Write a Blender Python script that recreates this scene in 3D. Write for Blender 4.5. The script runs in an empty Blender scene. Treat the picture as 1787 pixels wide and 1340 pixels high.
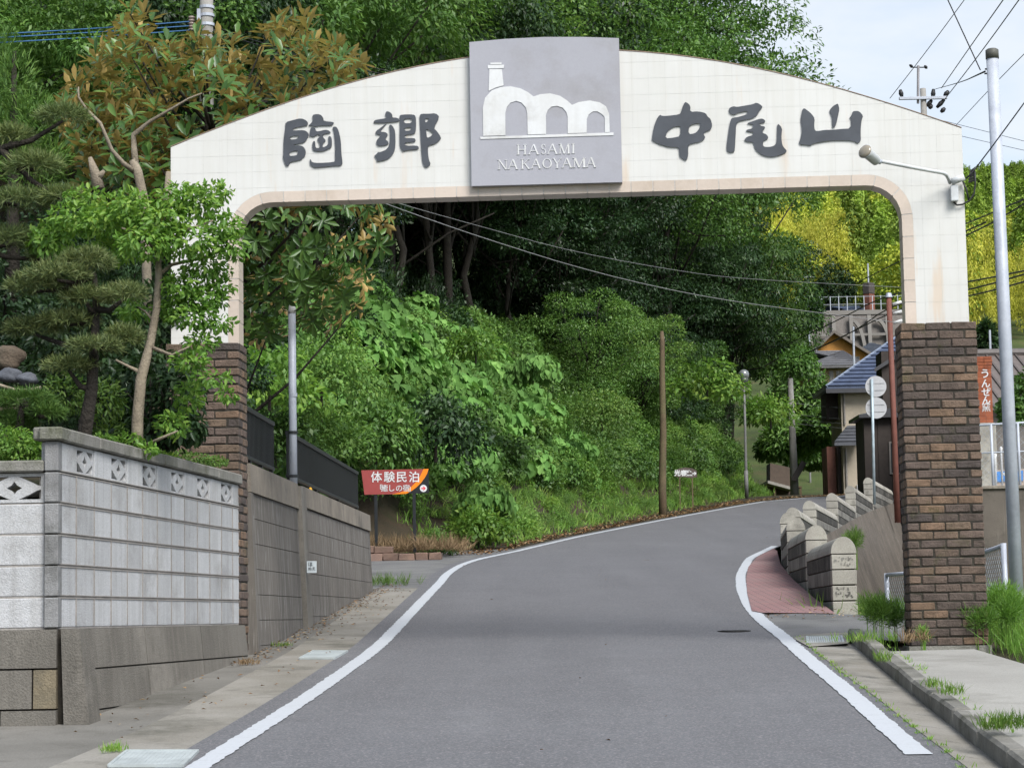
import bpy, math, random
import numpy as np
from mathutils import Vector, Matrix
random.seed(7); RNG = np.random.default_rng(11)
SC = bpy.context.scene; COL = SC.collection
R = math.radians

# ---------------------------------------------------------------- camera
FPX, CX, CY = 3900.0, 893.5, 670.0          # focal length and centre in pixels of the 1787 x 1340 photograph
PITCH, ROLL, EYE = math.atan(407/3900), 0.018, 1.53
FWD = Vector((0, math.cos(PITCH), math.sin(PITCH)))
R0 = Vector((1, 0, 0)); U0 = Vector((0, -math.sin(PITCH), math.cos(PITCH)))
RT = (R0*math.cos(ROLL) - U0*math.sin(ROLL)).normalized()
UP = (U0*math.cos(ROLL) + R0*math.sin(ROLL)).normalized()
CAMP = Vector((0, 0, EYE))
cd = bpy.data.cameras.new('camera'); cam = bpy.data.objects.new('camera', cd); COL.objects.link(cam)
cam.matrix_world = Matrix((( RT.x, UP.x, -FWD.x, CAMP.x), (RT.y, UP.y, -FWD.y, CAMP.y), (RT.z, UP.z, -FWD.z, CAMP.z), (0, 0, 0, 1)))
cd.sensor_width = 36; cd.lens = 36*FPX/1787; cd.clip_start = 0.1; cd.clip_end = 3000
SC.camera = cam

# ---------------------------------------------------------------- sky, sun, exposure
SUN_EL, SUN_AZ = R(47), R(150)               # hazy sun behind the camera to the right; azimuth from +Y, clockwise positive
w = bpy.data.worlds.new('World'); SC.world = w; w.use_nodes = True
nt = w.node_tree; N = nt.nodes; Lk = nt.links; N.clear()
out = N.new('ShaderNodeOutputWorld'); bg = N.new('ShaderNodeBackground'); sky = N.new('ShaderNodeTexSky')
sky.sky_type = 'NISHITA'; sky.sun_disc = False; sky.sun_elevation = SUN_EL; sky.sun_rotation = SUN_AZ
sky.air_density = 1.0; sky.dust_density = 1.5; sky.ozone_density = 1.0
tc = N.new('ShaderNodeTexCoord'); mp = N.new('ShaderNodeMapping'); mp.inputs['Scale'].default_value = (1, 1, 2.6); mp.inputs['Location'].default_value = (0.35, 0.2, 0.1)
nz = N.new('ShaderNodeTexNoise'); nz.inputs['Scale'].default_value = 2.6; nz.inputs['Detail'].default_value = 7; nz.inputs['Roughness'].default_value = 0.55
rp = N.new('ShaderNodeValToRGB'); rp.color_ramp.elements[0].position = 0.44; rp.color_ramp.elements[1].position = 0.62
rp.color_ramp.elements[0].color = (0.22, 0.22, 0.22, 1); rp.color_ramp.elements[1].color = (0.88, 0.88, 0.88, 1)
mx = N.new('ShaderNodeMix'); mx.data_type = 'RGBA'; mx.inputs[7].default_value = (4.35, 4.6, 4.9, 1)   # cloud
Lk.new(tc.outputs['Generated'], mp.inputs['Vector']); Lk.new(mp.outputs['Vector'], nz.inputs['Vector'])
Lk.new(nz.outputs['Fac'], rp.inputs['Fac']); Lk.new(rp.outputs['Color'], mx.inputs[0])
Lk.new(sky.outputs['Color'], mx.inputs[6]); Lk.new(mx.outputs[2], bg.inputs['Color'])
bg.inputs['Strength'].default_value = 0.065; Lk.new(bg.outputs['Background'], out.inputs['Surface'])
sd = bpy.data.lights.new('sun', 'SUN'); so = bpy.data.objects.new('sun', sd); COL.objects.link(so)
sd.energy = 1.5; sd.angle = R(30); sd.color = (1, 0.98, 0.945)
SUNDIR = Vector((math.sin(SUN_AZ)*math.cos(SUN_EL), math.cos(SUN_AZ)*math.cos(SUN_EL), math.sin(SUN_EL)))   # towards the sun
so.rotation_euler = SUNDIR.to_track_quat('Z', 'Y').to_euler()
SC.view_settings.view_transform = 'Standard'; SC.view_settings.look = 'None'; SC.view_settings.gamma = 1
SC.view_settings.use_curve_mapping = False; SC.view_settings.exposure = 1.68
SC.render.engine = 'CYCLES'; SC.cycles.max_bounces = 5; SC.cycles.transparent_max_bounces = 4
SC.cycles.diffuse_bounces = 2; SC.cycles.glossy_bounces = 2; SC.cycles.transmission_bounces = 2
SC.cycles.use_denoising = True; SC.cycles.use_adaptive_sampling = True; SC.cycles.adaptive_threshold = 0.02; SC.cycles.caustics_reflective = False; SC.cycles.caustics_refractive = False

# ---------------------------------------------------------------- measuring helpers: a pixel of the photograph -> a point of the place
def ray(px, py): return (FWD + RT*((px-CX)/FPX) + UP*((CY-py)/FPX))
def at(px, py, Y):
    d = ray(px, py); return CAMP + d*(Y/d.y)
ZK = np.array([[-60, -3.8], [0, 0], [45, 2.8485], [85, 5.85], [95, 6.5], [102, 6.75], [112, 6.9], [125, 7.0], [400, 7.2]])
def zr(Y): return float(np.interp(Y, ZK[:, 0], ZK[:, 1]))       # road level
def gnd(px, py, dz=0):
    d = ray(px, py); lo, hi = 3.0, 140.0
    for _ in range(50):
        m = (lo+hi)/2; p = CAMP + d*(m/d.y)
        if p.z > zr(p.y)+dz: lo = m
        else: hi = m
    return CAMP + d*(lo/d.y)

# ---------------------------------------------------------------- mesh helpers
class MB:
    def __init__(s): s.v = []; s.f = []
    def add(s, vs, fs):
        n = len(s.v); s.v += [tuple(v) for v in vs]; s.f += [tuple(i+n for i in f) for f in fs]; return s
    def box(s, a, b, M=None):
        x0, y0, z0 = a; x1, y1, z1 = b
        vs = [Vector(p) for p in ((x0,y0,z0),(x1,y0,z0),(x1,y1,z0),(x0,y1,z0),(x0,y0,z1),(x1,y0,z1),(x1,y1,z1),(x0,y1,z1))]
        if M: vs = [M @ v for v in vs]
        return s.add(vs, [(0,3,2,1),(4,5,6,7),(0,1,5,4),(1,2,6,5),(2,3,7,6),(3,0,4,7)])
    def cbox(s, a, b, c=0.006, M=None, j=0):
        """box with chamfered edges, corners jittered by j"""
        x0, y0, z0 = a; x1, y1, z1 = b; vs = []; idx = {}
        for ix, X in enumerate((x0, x1)):
            for iy, Y in enumerate((y0, y1)):
                for iz, Z in enumerate((z0, z1)):
                    sx, sy, sz = (1-2*ix)*c, (1-2*iy)*c, (1-2*iz)*c
                    jx, jy, jz = (random.uniform(-j, j) for _ in range(3))
                    for k, p in enumerate(((X, Y+sy, Z+sz), (X+sx, Y, Z+sz), (X+sx, Y+sy, Z))):
                        idx[ix, iy, iz, k] = len(vs); vs.append(Vector((p[0]+jx, p[1]+jy, p[2]+jz)))
        I = idx; fs = []
        for v in (0, 1):
            fs.append([I[v,0,0,0], I[v,0,1,0], I[v,1,1,0], I[v,1,0,0]]); fs.append([I[0,v,0,1], I[1,v,0,1], I[1,v,1,1], I[0,v,1,1]]); fs.append([I[0,0,v,2], I[0,1,v,2], I[1,1,v,2], I[1,0,v,2]])
        for a_ in (0, 1):
            for b_ in (0, 1):
                fs.append([I[a_,b_,0,0], I[a_,b_,1,0], I[a_,b_,1,1], I[a_,b_,0,1]])
                fs.append([I[a_,0,b_,0], I[a_,1,b_,0], I[a_,1,b_,2], I[a_,0,b_,2]])
                fs.append([I[0,a_,b_,1], I[1,a_,b_,1], I[1,a_,b_,2], I[0,a_,b_,2]])
        for a_ in (0, 1):
            for b_ in (0, 1):
                for d_ in (0, 1): fs.append([I[a_,b_,d_,0], I[a_,b_,d_,1], I[a_,b_,d_,2]])
        cen = Vector(((x0+x1)/2, (y0+y1)/2, (z0+z1)/2))
        for q, f in enumerate(fs):
            p = [vs[i] for i in f]; n = (p[1]-p[0]).cross(p[2]-p[0]); m = sum(p, Vector())/len(p)
            if n.dot(m-cen) < 0: fs[q] = f[::-1]
        if M: vs = [M @ v for v in vs]
        return s.add(vs, fs)
    def tube(s, pts, rad, n=8, cap=True):
        pts = [Vector(p) for p in pts]
        if not isinstance(rad, (list, tuple)): rad = [rad]*len(pts)
        vs = []; a = None
        for i, p in enumerate(pts):
            t = (pts[min(i+1, len(pts)-1)] - pts[max(i-1, 0)]).normalized()
            if a is None: a = t.orthogonal().normalized()
            a = (a - t*a.dot(t)).normalized(); b = t.cross(a)
            for k in range(n):
                q = 2*math.pi*k/n; vs.append(p + (a*math.cos(q) + b*math.sin(q))*rad[i])
        fs = []
        for i in range(len(pts)-1):
            for k in range(n): fs.append((i*n+k, i*n+(k+1)%n, (i+1)*n+(k+1)%n, (i+1)*n+k))
        if cap: fs.append(tuple(range(n))[::-1]); fs.append(tuple((len(pts)-1)*n+k for k in range(n)))
        return s.add(vs, fs)
    def prism(s, poly, fr, d0, d1):
        """poly in (a, b); fr(a, b, d) -> point; solid between depth d0 and d1"""
        n = len(poly); vs = [fr(a, b, d0) for a, b in poly] + [fr(a, b, d1) for a, b in poly]
        return s.add(vs, [tuple(range(n)), tuple(range(2*n-1, n-1, -1))] + [(i, i+n, (i+1) % n+n, (i+1) % n) for i in range(n)])
    def build(s, name, m, parent=None, smooth=False):
        me = bpy.data.meshes.new(name); me.from_pydata(s.v, [], s.f)
        me.validate(); me.update()
        if smooth: me.polygons.foreach_set('use_smooth', [True]*len(me.polygons))
        return link(name, me, m, parent)
def link(name, me, m=None, parent=None):
    if m is not None and not me.materials: me.materials.append(m)
    o = bpy.data.objects.new(name, me); COL.objects.link(o)
    if parent: o.parent = parent
    return o
def tag(o, label, cat, group=None):
    o['label'] = label; o['category'] = cat
    if group: o['group'] = group
    return o
def thing(name, label, cat, group=None, loc=(0, 0, 0)):
    """an Empty at a thing's base; its parts are built in world coordinates and set back by the base"""
    o = bpy.data.objects.new(name, None); COL.objects.link(o); o.empty_display_size = 0.2
    o.location = loc
    return tag(o, label, cat, group)
def struct(o): o['kind'] = 'structure'; return o
def stuff(o): o['kind'] = 'stuff'; return o
def rebase(t):
    """children built in world coordinates: keep them where they are under the Empty"""
    inv = Matrix.Translation(-Vector(t.location))
    for c in t.children:
        if not c.get('_done'): c.matrix_parent_inverse = inv; c['_done'] = 1
def fin(t):
    rebase(t)
    for c in t.children:
        if '_done' in c: del c['_done']
    return t
def npmesh(name, V, F, m, parent=None, smooth=False):
    """numpy vertices and faces (all tris or all quads) to an object"""
    me = bpy.data.meshes.new(name); V = np.asarray(V, np.float32); F = np.asarray(F, np.int32); k = F.shape[1]
    me.vertices.add(len(V)); me.vertices.foreach_set('co', V.ravel())
    me.loops.add(F.size); me.loops.foreach_set('vertex_index', F.ravel())
    me.polygons.add(len(F)); me.polygons.foreach_set('loop_start', np.arange(0, F.size, k, dtype=np.int32))
    try: me.polygons.foreach_set('loop_total', np.full(len(F), k, np.int32))
    except Exception: pass
    if smooth: me.polygons.foreach_set('use_smooth', np.ones(len(F), bool))
    me.update(calc_edges=True); return link(name, me, m, parent)
def copy_tree(o, parent=None):
    c = o.copy(); COL.objects.link(c); c.parent = parent
    for ch in o.children: copy_tree(ch, c)
    return c

# ---------------------------------------------------------------- materials
def lin(r, g, b): return tuple(((c/255)/12.92 if c/255 <= 0.04045 else ((c/255+0.055)/1.055)**2.4) for c in (r, g, b)) + (1,)
class NT:
    def __init__(s, name):
        s.m = bpy.data.materials.new(name); s.m.use_nodes = True; s.t = s.m.node_tree; s.t.nodes.clear()
        s.out = s.n('ShaderNodeOutputMaterial'); s.b = s.n('ShaderNodeBsdfPrincipled'); s.l(s.b.outputs[0], s.out.inputs[0])
    def n(s, t, **kw):
        x = s.t.nodes.new(t)
        for k, v in kw.items(): setattr(x, k, v)
        return x
    def l(s, a, b): s.t.links.new(a, b)
    def pos(s, scale=(1, 1, 1), obj=False):
        mp = s.n('ShaderNodeMapping'); mp.inputs['Scale'].default_value = scale
        if obj: s.l(s.n('ShaderNodeTexCoord').outputs['Object'], mp.inputs['Vector'])
        else: s.l(s.n('ShaderNodeNewGeometry').outputs['Position'], mp.inputs['Vector'])
        return mp.outputs[0]
    def noise(s, vec, sc, det=4, ro=0.6, lo=0.35, hi=0.65):
        x = s.n('ShaderNodeTexNoise'); x.inputs['Scale'].default_value = sc; x.inputs['Detail'].default_value = det; x.inputs['Roughness'].default_value = ro
        s.l(vec, x.inputs['Vector']); r = s.n('ShaderNodeMapRange'); r.inputs['From Min'].default_value = lo; r.inputs['From Max'].default_value = hi
        s.l(x.outputs['Fac'], r.inputs['Value']); return r.outputs[0]
    def mix(s, f, a, b, mode='MIX'):
        x = s.n('ShaderNodeMix', data_type='RGBA', blend_type=mode)
        for sock, v in ((x.inputs[0], f), (x.inputs[6], a), (x.inputs[7], b)):
            if hasattr(v, 'is_output'): s.l(v, sock)
            else: sock.default_value = v
        return x.outputs[2]
    def mul(s, a, b, op='MULTIPLY'):
        x = s.n('ShaderNodeMath', operation=op)
        for sock, v in ((x.inputs[0], a), (x.inputs[1], b)):
            if hasattr(v, 'is_output'): s.l(v, sock)
            else: sock.default_value = v
        return x.outputs[0]
    def bump(s, h, st=0.3, dist=0.01):
        x = s.n('ShaderNodeBump'); x.inputs['Strength'].default_value = st; x.inputs['Distance'].default_value = dist
        s.l(h, x.inputs['Height']); s.l(x.outputs[0], s.b.inputs['Normal'])
    def fin(s, col, rough=0.8, spec=0.3, metal=0):
        for k, v in (('Base Color', col), ('Roughness', rough)):
            if hasattr(v, 'is_output'): s.l(v, s.b.inputs[k])
            else: s.b.inputs[k].default_value = v
        s.b.inputs['Specular IOR Level'].default_value = spec; s.b.inputs['Metallic'].default_value = metal
        return s.m
def stone(name, c1, c2, c3=None, sc=3, fine=60, rough=0.85, bump=0.25, streak=0, rnd=0.0, obj=False, spec=0.25, metal=0, fl=0.25, dist=0.01):
    """weathered mineral or painted surface: blotches c1..c2, stains c3, grain, vertical streaks, per-piece tint"""
    t = NT(name); v = t.pos(obj=obj); c = t.mix(t.noise(v, sc, 5), c1, c2)
    if c3: c = t.mix(t.noise(v, sc*0.55+0.3, 6, 0.7, 0.52, 0.7), c, c3)
    if streak:
        vs = t.pos((9, 9, 0.5)); c = t.mix(t.mul(t.noise(vs, 1.6, 4, 0.6, 0.45, 0.75), streak), c, c3 or c2)
    if rnd:
        oi = t.n('ShaderNodeObjectInfo'); hs = t.n('ShaderNodeHueSaturation'); mr = t.n('ShaderNodeMapRange')
        mr.inputs['To Min'].default_value = 1-rnd; mr.inputs['To Max'].default_value = 1+rnd
        t.l(oi.outputs['Random'], mr.inputs['Value']); t.l(mr.outputs[0], hs.inputs['Value']); t.l(c, hs.inputs['Color']); c = hs.outputs[0]
    g = t.noise(v, fine, 3, 0.6, 0.3, 0.7)
    c = t.mix(t.mul(g, fl), c, (0, 0, 0, 1)) if fl else c
    if bump: t.bump(g, bump, dist)
    return t.fin(c, rough, spec, metal)
def leafmat(name, cols, rough=0.45, trans=0.3, back=None, spec=0.35, sat=1.0, scale=0.6, rndv=0.35):
    """cols: three leaf colours; each leaf (mesh island) takes its own; some light passes through"""
    t = NT(name); g = t.n('ShaderNodeNewGeometry'); rp = t.n('ShaderNodeValToRGB'); e = rp.color_ramp.elements
    e[0].position = 0.1; e[0].color = cols[0]; e[1].position = 0.9; e[1].color = cols[2]; m = e.new(0.5); m.color = cols[1]
    big = t.noise(t.pos(), scale, 3, 0.5, 0.3, 0.7); f = t.mul(t.mul(g.outputs['Random Per Island'], 0.6), t.mul(big, 0.4), 'ADD')
    t.l(f, rp.inputs['Fac']); c = rp.outputs[0]
    oi = t.n('ShaderNodeObjectInfo'); mr = t.n('ShaderNodeMapRange'); mr.inputs['To Min'].default_value = 1-rndv; mr.inputs['To Max'].default_value = 1+rndv
    t.l(oi.outputs['Random'], mr.inputs['Value']); hs = t.n('ShaderNodeHueSaturation'); t.l(mr.outputs[0], hs.inputs['Value']); t.l(c, hs.inputs['Color']); c = hs.outputs[0]
    if back: c = t.mix(g.outputs['Backfacing'], c, t.mix(g.outputs['Random Per Island'], tuple(x*0.62 for x in back[:3])+(1,), back))
    t.fin(c, rough, spec)
    if trans:
        tr = t.n('ShaderNodeBsdfTranslucent'); t.l(t.mix(0.5, c, (0.9, 1.0, 0.35, 1), 'MULTIPLY'), tr.inputs[0])
        ms = t.n('ShaderNodeMixShader'); ms.inputs[0].default_value = trans
        t.l(t.b.outputs[0], ms.inputs[1]); t.l(tr.outputs[0], ms.inputs[2]); t.l(ms.outputs[0], t.out.inputs[0])
    return t.m
def plain(name, c, rough=0.5, metal=0, spec=0.4, v=0.12):
    t = NT(name); n = t.noise(t.pos(), 6, 5); c2 = tuple(x*(1-v*2) for x in c[:3])+(1,)
    return t.fin(t.mix(n, c, c2), rough, spec, metal)

# ================================================================ THE SETTING
M = {}
t = NT('asphalt'); v = t.pos(); g = t.noise(v, 120, 2, 0.6, 0.3, 0.7); g2 = t.noise(v, 60, 2, 0.6, 0.52, 0.7)
gm = t.noise(v, 22, 3, 0.7, 0.3, 0.7); c = t.mix(t.noise(v, 0.35, 4, 0.6), (0.157, 0.160, 0.168, 1), (0.192, 0.195, 0.203, 1)); c = t.mix(t.noise(v, 2.2, 5, 0.6, 0.4, 0.8), c, (0.150, 0.152, 0.158, 1))
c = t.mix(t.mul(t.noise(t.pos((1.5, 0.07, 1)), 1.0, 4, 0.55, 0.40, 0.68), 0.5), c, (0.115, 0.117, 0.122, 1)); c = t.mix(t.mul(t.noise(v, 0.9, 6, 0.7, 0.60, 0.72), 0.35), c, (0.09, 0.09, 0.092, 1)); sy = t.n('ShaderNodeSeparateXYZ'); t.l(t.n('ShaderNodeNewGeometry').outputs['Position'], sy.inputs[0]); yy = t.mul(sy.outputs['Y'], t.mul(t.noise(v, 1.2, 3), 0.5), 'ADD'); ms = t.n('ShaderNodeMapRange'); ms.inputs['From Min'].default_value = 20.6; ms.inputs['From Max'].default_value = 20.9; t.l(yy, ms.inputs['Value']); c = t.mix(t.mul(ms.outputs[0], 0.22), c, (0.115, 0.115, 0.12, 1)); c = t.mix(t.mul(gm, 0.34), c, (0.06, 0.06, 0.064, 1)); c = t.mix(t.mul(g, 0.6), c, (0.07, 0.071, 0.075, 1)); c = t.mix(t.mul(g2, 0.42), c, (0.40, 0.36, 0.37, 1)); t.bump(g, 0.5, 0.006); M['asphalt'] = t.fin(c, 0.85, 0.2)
M['old_asphalt'] = stone('old_asphalt', (0.14, 0.14, 0.142, 1), (0.20, 0.198, 0.19, 1), (0.10, 0.098, 0.09, 1), 1.2, 110, 0.9, 0.4)
M['paint'] = NT('road_paint')
t = M['paint']; v = t.pos(); w1 = t.noise(v, 55, 4, 0.7, 0.52, 0.66); w2 = t.noise(t.pos((1, 14, 1)), 3.0, 5, 0.7, 0.60, 0.72)
c = t.mix(t.mul(w1, 0.6), (0.43, 0.45, 0.475, 1), (0.35, 0.36, 0.37, 1)); c = t.mix(t.mul(w2, 0.8), c, (0.16, 0.16, 0.165, 1)); M['paint'] = t.fin(c, 0.65)
M['gutter'] = stone('gutter_concrete', (0.29, 0.275, 0.245, 1), (0.21, 0.195, 0.165, 1), (0.12, 0.115, 0.095, 1), 1.3, 70, 0.9, 0.3)
M['gutter2'] = stone('worn_gutter_concrete', (0.215, 0.205, 0.185, 1), (0.155, 0.148, 0.132, 1), (0.095, 0.09, 0.075, 1), 1.1, 80, 0.9, 0.35)
M['kerb'] = stone('kerb_concrete', (0.25, 0.24, 0.215, 1), (0.145, 0.14, 0.122, 1), (0.075, 0.075, 0.055, 1), 3, 70, 0.9, 0.4, rnd=0.1)
M['pad'] = stone('slab_concrete', (0.36, 0.35, 0.32, 1), (0.29, 0.28, 0.255, 1), (0.22, 0.21, 0.185, 1), 0.8, 90, 0.9, 0.25)
M['soil'] = stone('soil', (0.065, 0.048, 0.030, 1), (0.038, 0.033, 0.020, 1), (0.035, 0.045, 0.016, 1), 1.5, 30, 0.95, 0.6, dist=0.03)
M['grassland'] = stone('grass_ground', (0.075, 0.105, 0.028, 1), (0.045, 0.062, 0.02, 1), (0.10, 0.085, 0.04, 1), 0.4, 8, 0.95, 0.5, dist=0.05)
t = NT('red_paving'); v = t.pos(); bk = t.n('ShaderNodeTexBrick'); bk.inputs['Scale'].default_value = 1; bk.inputs['Brick Width'].default_value = 0.2; bk.inputs['Row Height'].default_value = 0.1
bk.inputs['Mortar Size'].default_value = 0.009; bk.inputs['Color1'].default_value = (0.30, 0.155, 0.15, 1); bk.inputs['Color2'].default_value = (0.235, 0.13, 0.13, 1); bk.inputs['Mortar'].default_value = (0.06, 0.05, 0.045, 1)
t.l(v, bk.inputs['Vector']); c = t.mix(t.mul(t.noise(v, 1.6, 5), 0.5), bk.outputs['Color'], (0.22, 0.17, 0.16, 1)); t.bump(bk.outputs['Fac'], -0.4, 0.01); M['paving'] = t.fin(c, 0.85)

# edges of the road, read from the painted lines
LP = [gnd(*p) for p in ((358,1331),(492.6,1246),(560,1201),(660,1129.6),(748,1037),(769,1016),(779,1002),(804,986),(833,976),(860,970.6),(900,962),(1007,937),(1158,907),(1294,882),(1338,874.5))]
RP = [gnd(*p) for p in ((1604,1317),(1545,1266),(1476,1203),(1410,1151),(1364,1108),(1331,1085),(1308,1059),(1294,1029),(1292,1003),(1308,974),(1353,952))]
def smooth(P, n=8, step=0.35):
    P = [np.array(p) for p in P]
    s = np.r_[0, np.cumsum([np.linalg.norm(P[i+1]-P[i]) for i in range(len(P)-1)])]; A = np.array(P)
    u = np.arange(0, s[-1], step); Q = np.stack([np.interp(u, s, A[:, k]) for k in range(3)], 1)
    for _ in range(n): Q[1:-1] = (Q[:-2] + Q[1:-1]*2 + Q[2:])/4
    return Q
def resample(Q, n):
    s = np.r_[0, np.cumsum(np.linalg.norm(np.diff(Q, axis=0), axis=1))]; u = np.linspace(0, s[-1], n); return np.stack([np.interp(u, s, Q[:, k]) for k in range(3)], 1)
LL, RL = smooth(LP), smooth(RP)
d0 = LL[0]-LL[3]; LL = np.vstack([[LL[0]+d0*k*1.2 for k in range(20, 0, -1)], LL]); LL[:, 2] = [zr(y) for y in LL[:, 1]]
PARY = [24.7, 28.6, 32.8, 37.2, 41.8, 47.0, 53.5, 60.5, 67.5, 74.5]          # where each parapet block begins
PARX = [3.62, 3.85, 4.12, 4.55, 5.20, 6.20, 7.60, 9.10, 10.7, 12.5]
def xl(Y):
    if Y > LL[-1][1]: return float(LL[-1][0] + (Y-LL[-1][1])*0.50)
    i = LL[:, 1].argsort(); return float(np.interp(Y, LL[i, 1], LL[i, 0]))
RXY = np.array([[-60, -0.6], [0, 1.9], [12.0, 2.22]] + [[p[1], p[0]] for p in RL[4:]] + [[53.5, 7.35], [60.5, 8.85], [67.5, 10.45], [74.5, 12.25], [85, 15.2], [100, 20.4], [130, 32]])
def xr(Y): return float(np.interp(Y, RXY[:, 0], RXY[:, 1]))
YS = list(np.arange(-30, 20, 2.0)) + list(np.arange(20, 100, 1.0)) + list(np.arange(100, 128, 3.0))
def strip(name, fa, fb, ys, m, dz=0.0, nx=2, thick=0):
    V = []; F = []
    for y in ys:
        a, b = fa(y), fb(y)
        for k in range(nx+1): V.append((a+(b-a)*k/nx, y, zr(y)+dz))
    for i in range(len(ys)-1):
        for k in range(nx): p = i*(nx+1)+k; F.append((p, p+1, p+nx+2, p+nx+1))
    return struct(npmesh(name, V, F, m))
AE = smooth([gnd(*p) for p in ((1395,1113),(1430,1142),(1473,1177),(1528.5,1216),(1594,1269),(1686,1338),(1760,1395))], 2, 0.3)
AEi = AE[AE[:, 1].argsort()]
def xroad(y): return float(np.interp(y, AEi[:, 1], AEi[:, 0]))+0.004 if y < AEi[-1, 1] else xr(y)+0.10
YS = sorted(set(YS + list(np.arange(8, 20, 0.5)) + [float(AEi[-1, 1])-1e-3, float(AEi[-1, 1])+1e-3]))
strip('road', lambda y: xl(y)-0.24, xroad, YS, M['asphalt'], 0, 4)
def line(name, Q, w=0.075, lab=None):
    Q = resample(Q, max(4, int(np.linalg.norm(np.diff(Q, axis=0), axis=1).sum()/0.07))) if len(Q) > 3 else Q
    V = []; F = []
    for i, p in enumerate(Q):
        tg = Q[min(i+1, len(Q)-1)] - Q[max(i-1, 0)]; n = np.array((tg[1], -tg[0])); n = n/np.linalg.norm(n)
        for s in (-1, 1):
            ww = w + random.uniform(-0.007, 0.007); x, y = p[0]+n[0]*s*ww, p[1]+n[1]*s*ww; V.append((x, y, zr(y)+0.006))
    F = [(2*i, 2*i+1, 2*i+3, 2*i+2) for i in range(len(Q)-1)]
    return struct(npmesh(name, V, F, M['paint']))
LF = smooth([p for p in LL[::6]] + [LL[-1]] + [np.array((xl(y), y, 0)) for y in range(93, 118, 4)], 3, 0.5)
line('edge_line', smooth(LL, 2, 0.25), 0.067); line('edge_line', smooth(RL, 2, 0.2), 0.070)
far = np.array([(xl(y)+0.0, y, 0) for y in np.arange(LL[-1][1]+0.3, 116, 1.5)]); line('edge_line', far, 0.08)

# left side: concrete gutter up to the walls, driveway, soil shoulder
WALLX = np.array([[-30, -2.9], [14.3, -2.93], [19.3, -2.37], [31.5, -1.93]])
def xw(Y): return float(np.interp(Y, WALLX[:, 0], WALLX[:, 1]))
strip('gutter_backing', lambda y: xw(y)-0.35 if y > 14.1 else -14, lambda y: xl(y)-0.24-(0.52 if y > 13 else 0.6), [-30, -10, 0, 6, 10, 12, 14, 14.4] + list(np.arange(15, 32, 1.0)), M['gutter2'], -0.002, 3)
strip('gutter', lambda y: xl(y)-0.24-(0.52 if y > 13 else 0.6), lambda y: xl(y)-0.24, [-30, -10, 0, 6, 10, 12, 14, 14.4] + list(np.arange(15, 32, 1.0)), M['gutter'], -0.002, 3)
strip('driveway', lambda y: -16, lambda y: xl(y)-0.24, list(np.arange(31, 47, 1.0)), M['old_asphalt'], -0.002, 6)
strip('shoulder', lambda y: xl(y)-4.5, lambda y: xl(y)-0.24, list(np.arange(46, 120, 2.0)), M['soil'], -0.003, 3)
# ground as one sheet: low side to the right of the road, valley floor, far hillside
def gz(x, y):
    if y < -60: return -3.9
    if y < 22: z = zr(y)-0.10
    elif y < 24.2: z = zr(y)-0.10
    elif y < 98: z = float(np.interp(y, [24.2, 25, 72, 98], [1.45, 1.43, 1.6, 6.4]))
    else: z = float(np.interp(y, [98, 120, 150, 180, 240, 320, 500, 700, 780, 1100], [6.4, 7.0, 15, 23, 37, 55, 91, 125, 120, 60]))
    if y > 98: z += 3.0*math.sin(x*0.045+1)*min(1, (y-98)/200) + 0.08*max(0, min(y-98, 60)/60)*min(0, x-20)*0
    return z
gx = sorted(set(list(np.arange(-500, -60, 40)) + list(np.arange(-60, 100, 5)) + list(np.arange(100, 521, 30))))
gy = sorted(set([-500, -400, -320, -260, -200, -150, -130, -105, -80, -60, -40, -20, 0, 10, 16, 20, 22, 24.15, 24.6] + list(np.arange(26, 100, 4)) + list(np.arange(100, 200, 6)) + list(np.arange(200, 800, 15)) + [850, 950, 1100]))
V = [(x, y, gz(x, y)) for y in gy for x in gx]; n = len(gx)
F = [(j*n+i, j*n+i+1, (j+1)*n+i+1, (j+1)*n+i) for j in range(len(gy)-1) for i in range(n-1)]
struct(npmesh('ground', V, F, M['grassland'], smooth=True))
# wooded hillside left of the road
FOOT = np.array([(-30, 30), (-14, 36), (-6, 41.5), (-3.2, 43.2), (-1.7, 44.9), (0.0, 49), (1.3, 55), (4.0, 67.5), (7.2, 80), (9.4, 90), (10.8, 95), (11.0, 101), (10.4, 109), (9.5, 125), (7, 155), (-5, 205), (-60, 240)], float)
POLY = np.vstack([FOOT, [(-200, 240), (-200, 30)]])
def sdist(P):
    P = np.atleast_2d(P).astype(float); D = np.full(len(P), 1e9); zf = np.zeros(len(P))
    for a, b in zip(FOOT[:-1], FOOT[1:]):
        ab = b-a; tt = np.clip(((P-a)@ab)/(ab@ab), 0, 1); q = a+tt[:, None]*ab; d = np.linalg.norm(P-q, axis=1)
        m = d < D; D[m] = d[m]; zf[m] = np.interp(q[m, 1], ZK[:, 0], ZK[:, 1])
    ins = np.zeros(len(P), bool); j = len(POLY)-1
    for i in range(len(POLY)):
        xi, yi = POLY[i]; xj, yj = POLY[j]
        c = ((yi > P[:, 1]) != (yj > P[:, 1])) & (P[:, 0] < (xj-xi)*(P[:, 1]-yi)/(yj-yi+1e-12)+xi); ins ^= c; j = i
    return np.where(ins, D, -D), zf
def hill(P):
    d, zf = sdist(P); return zf + np.where(d > 0, np.interp(d, [0, 0.5, 1.5, 4, 7, 9, 16, 22, 30, 40, 90], [0, 0.25, 1.3, 4.2, 6.6, 7.4, 9.5, 15.5, 24.5, 33, 60]), 1.6*d)
hx = np.arange(-90, 22, 1.0); hy = np.arange(33, 242, 1.0)
G = np.stack(np.meshgrid(hx, hy), -1).reshape(-1, 2); Z = hill(G); Z = Z + 0.25*np.sin(G[:, 0]*1.3+G[:, 1]*0.7)*np.clip(sdist(G)[0]/3, 0, 1)
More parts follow.
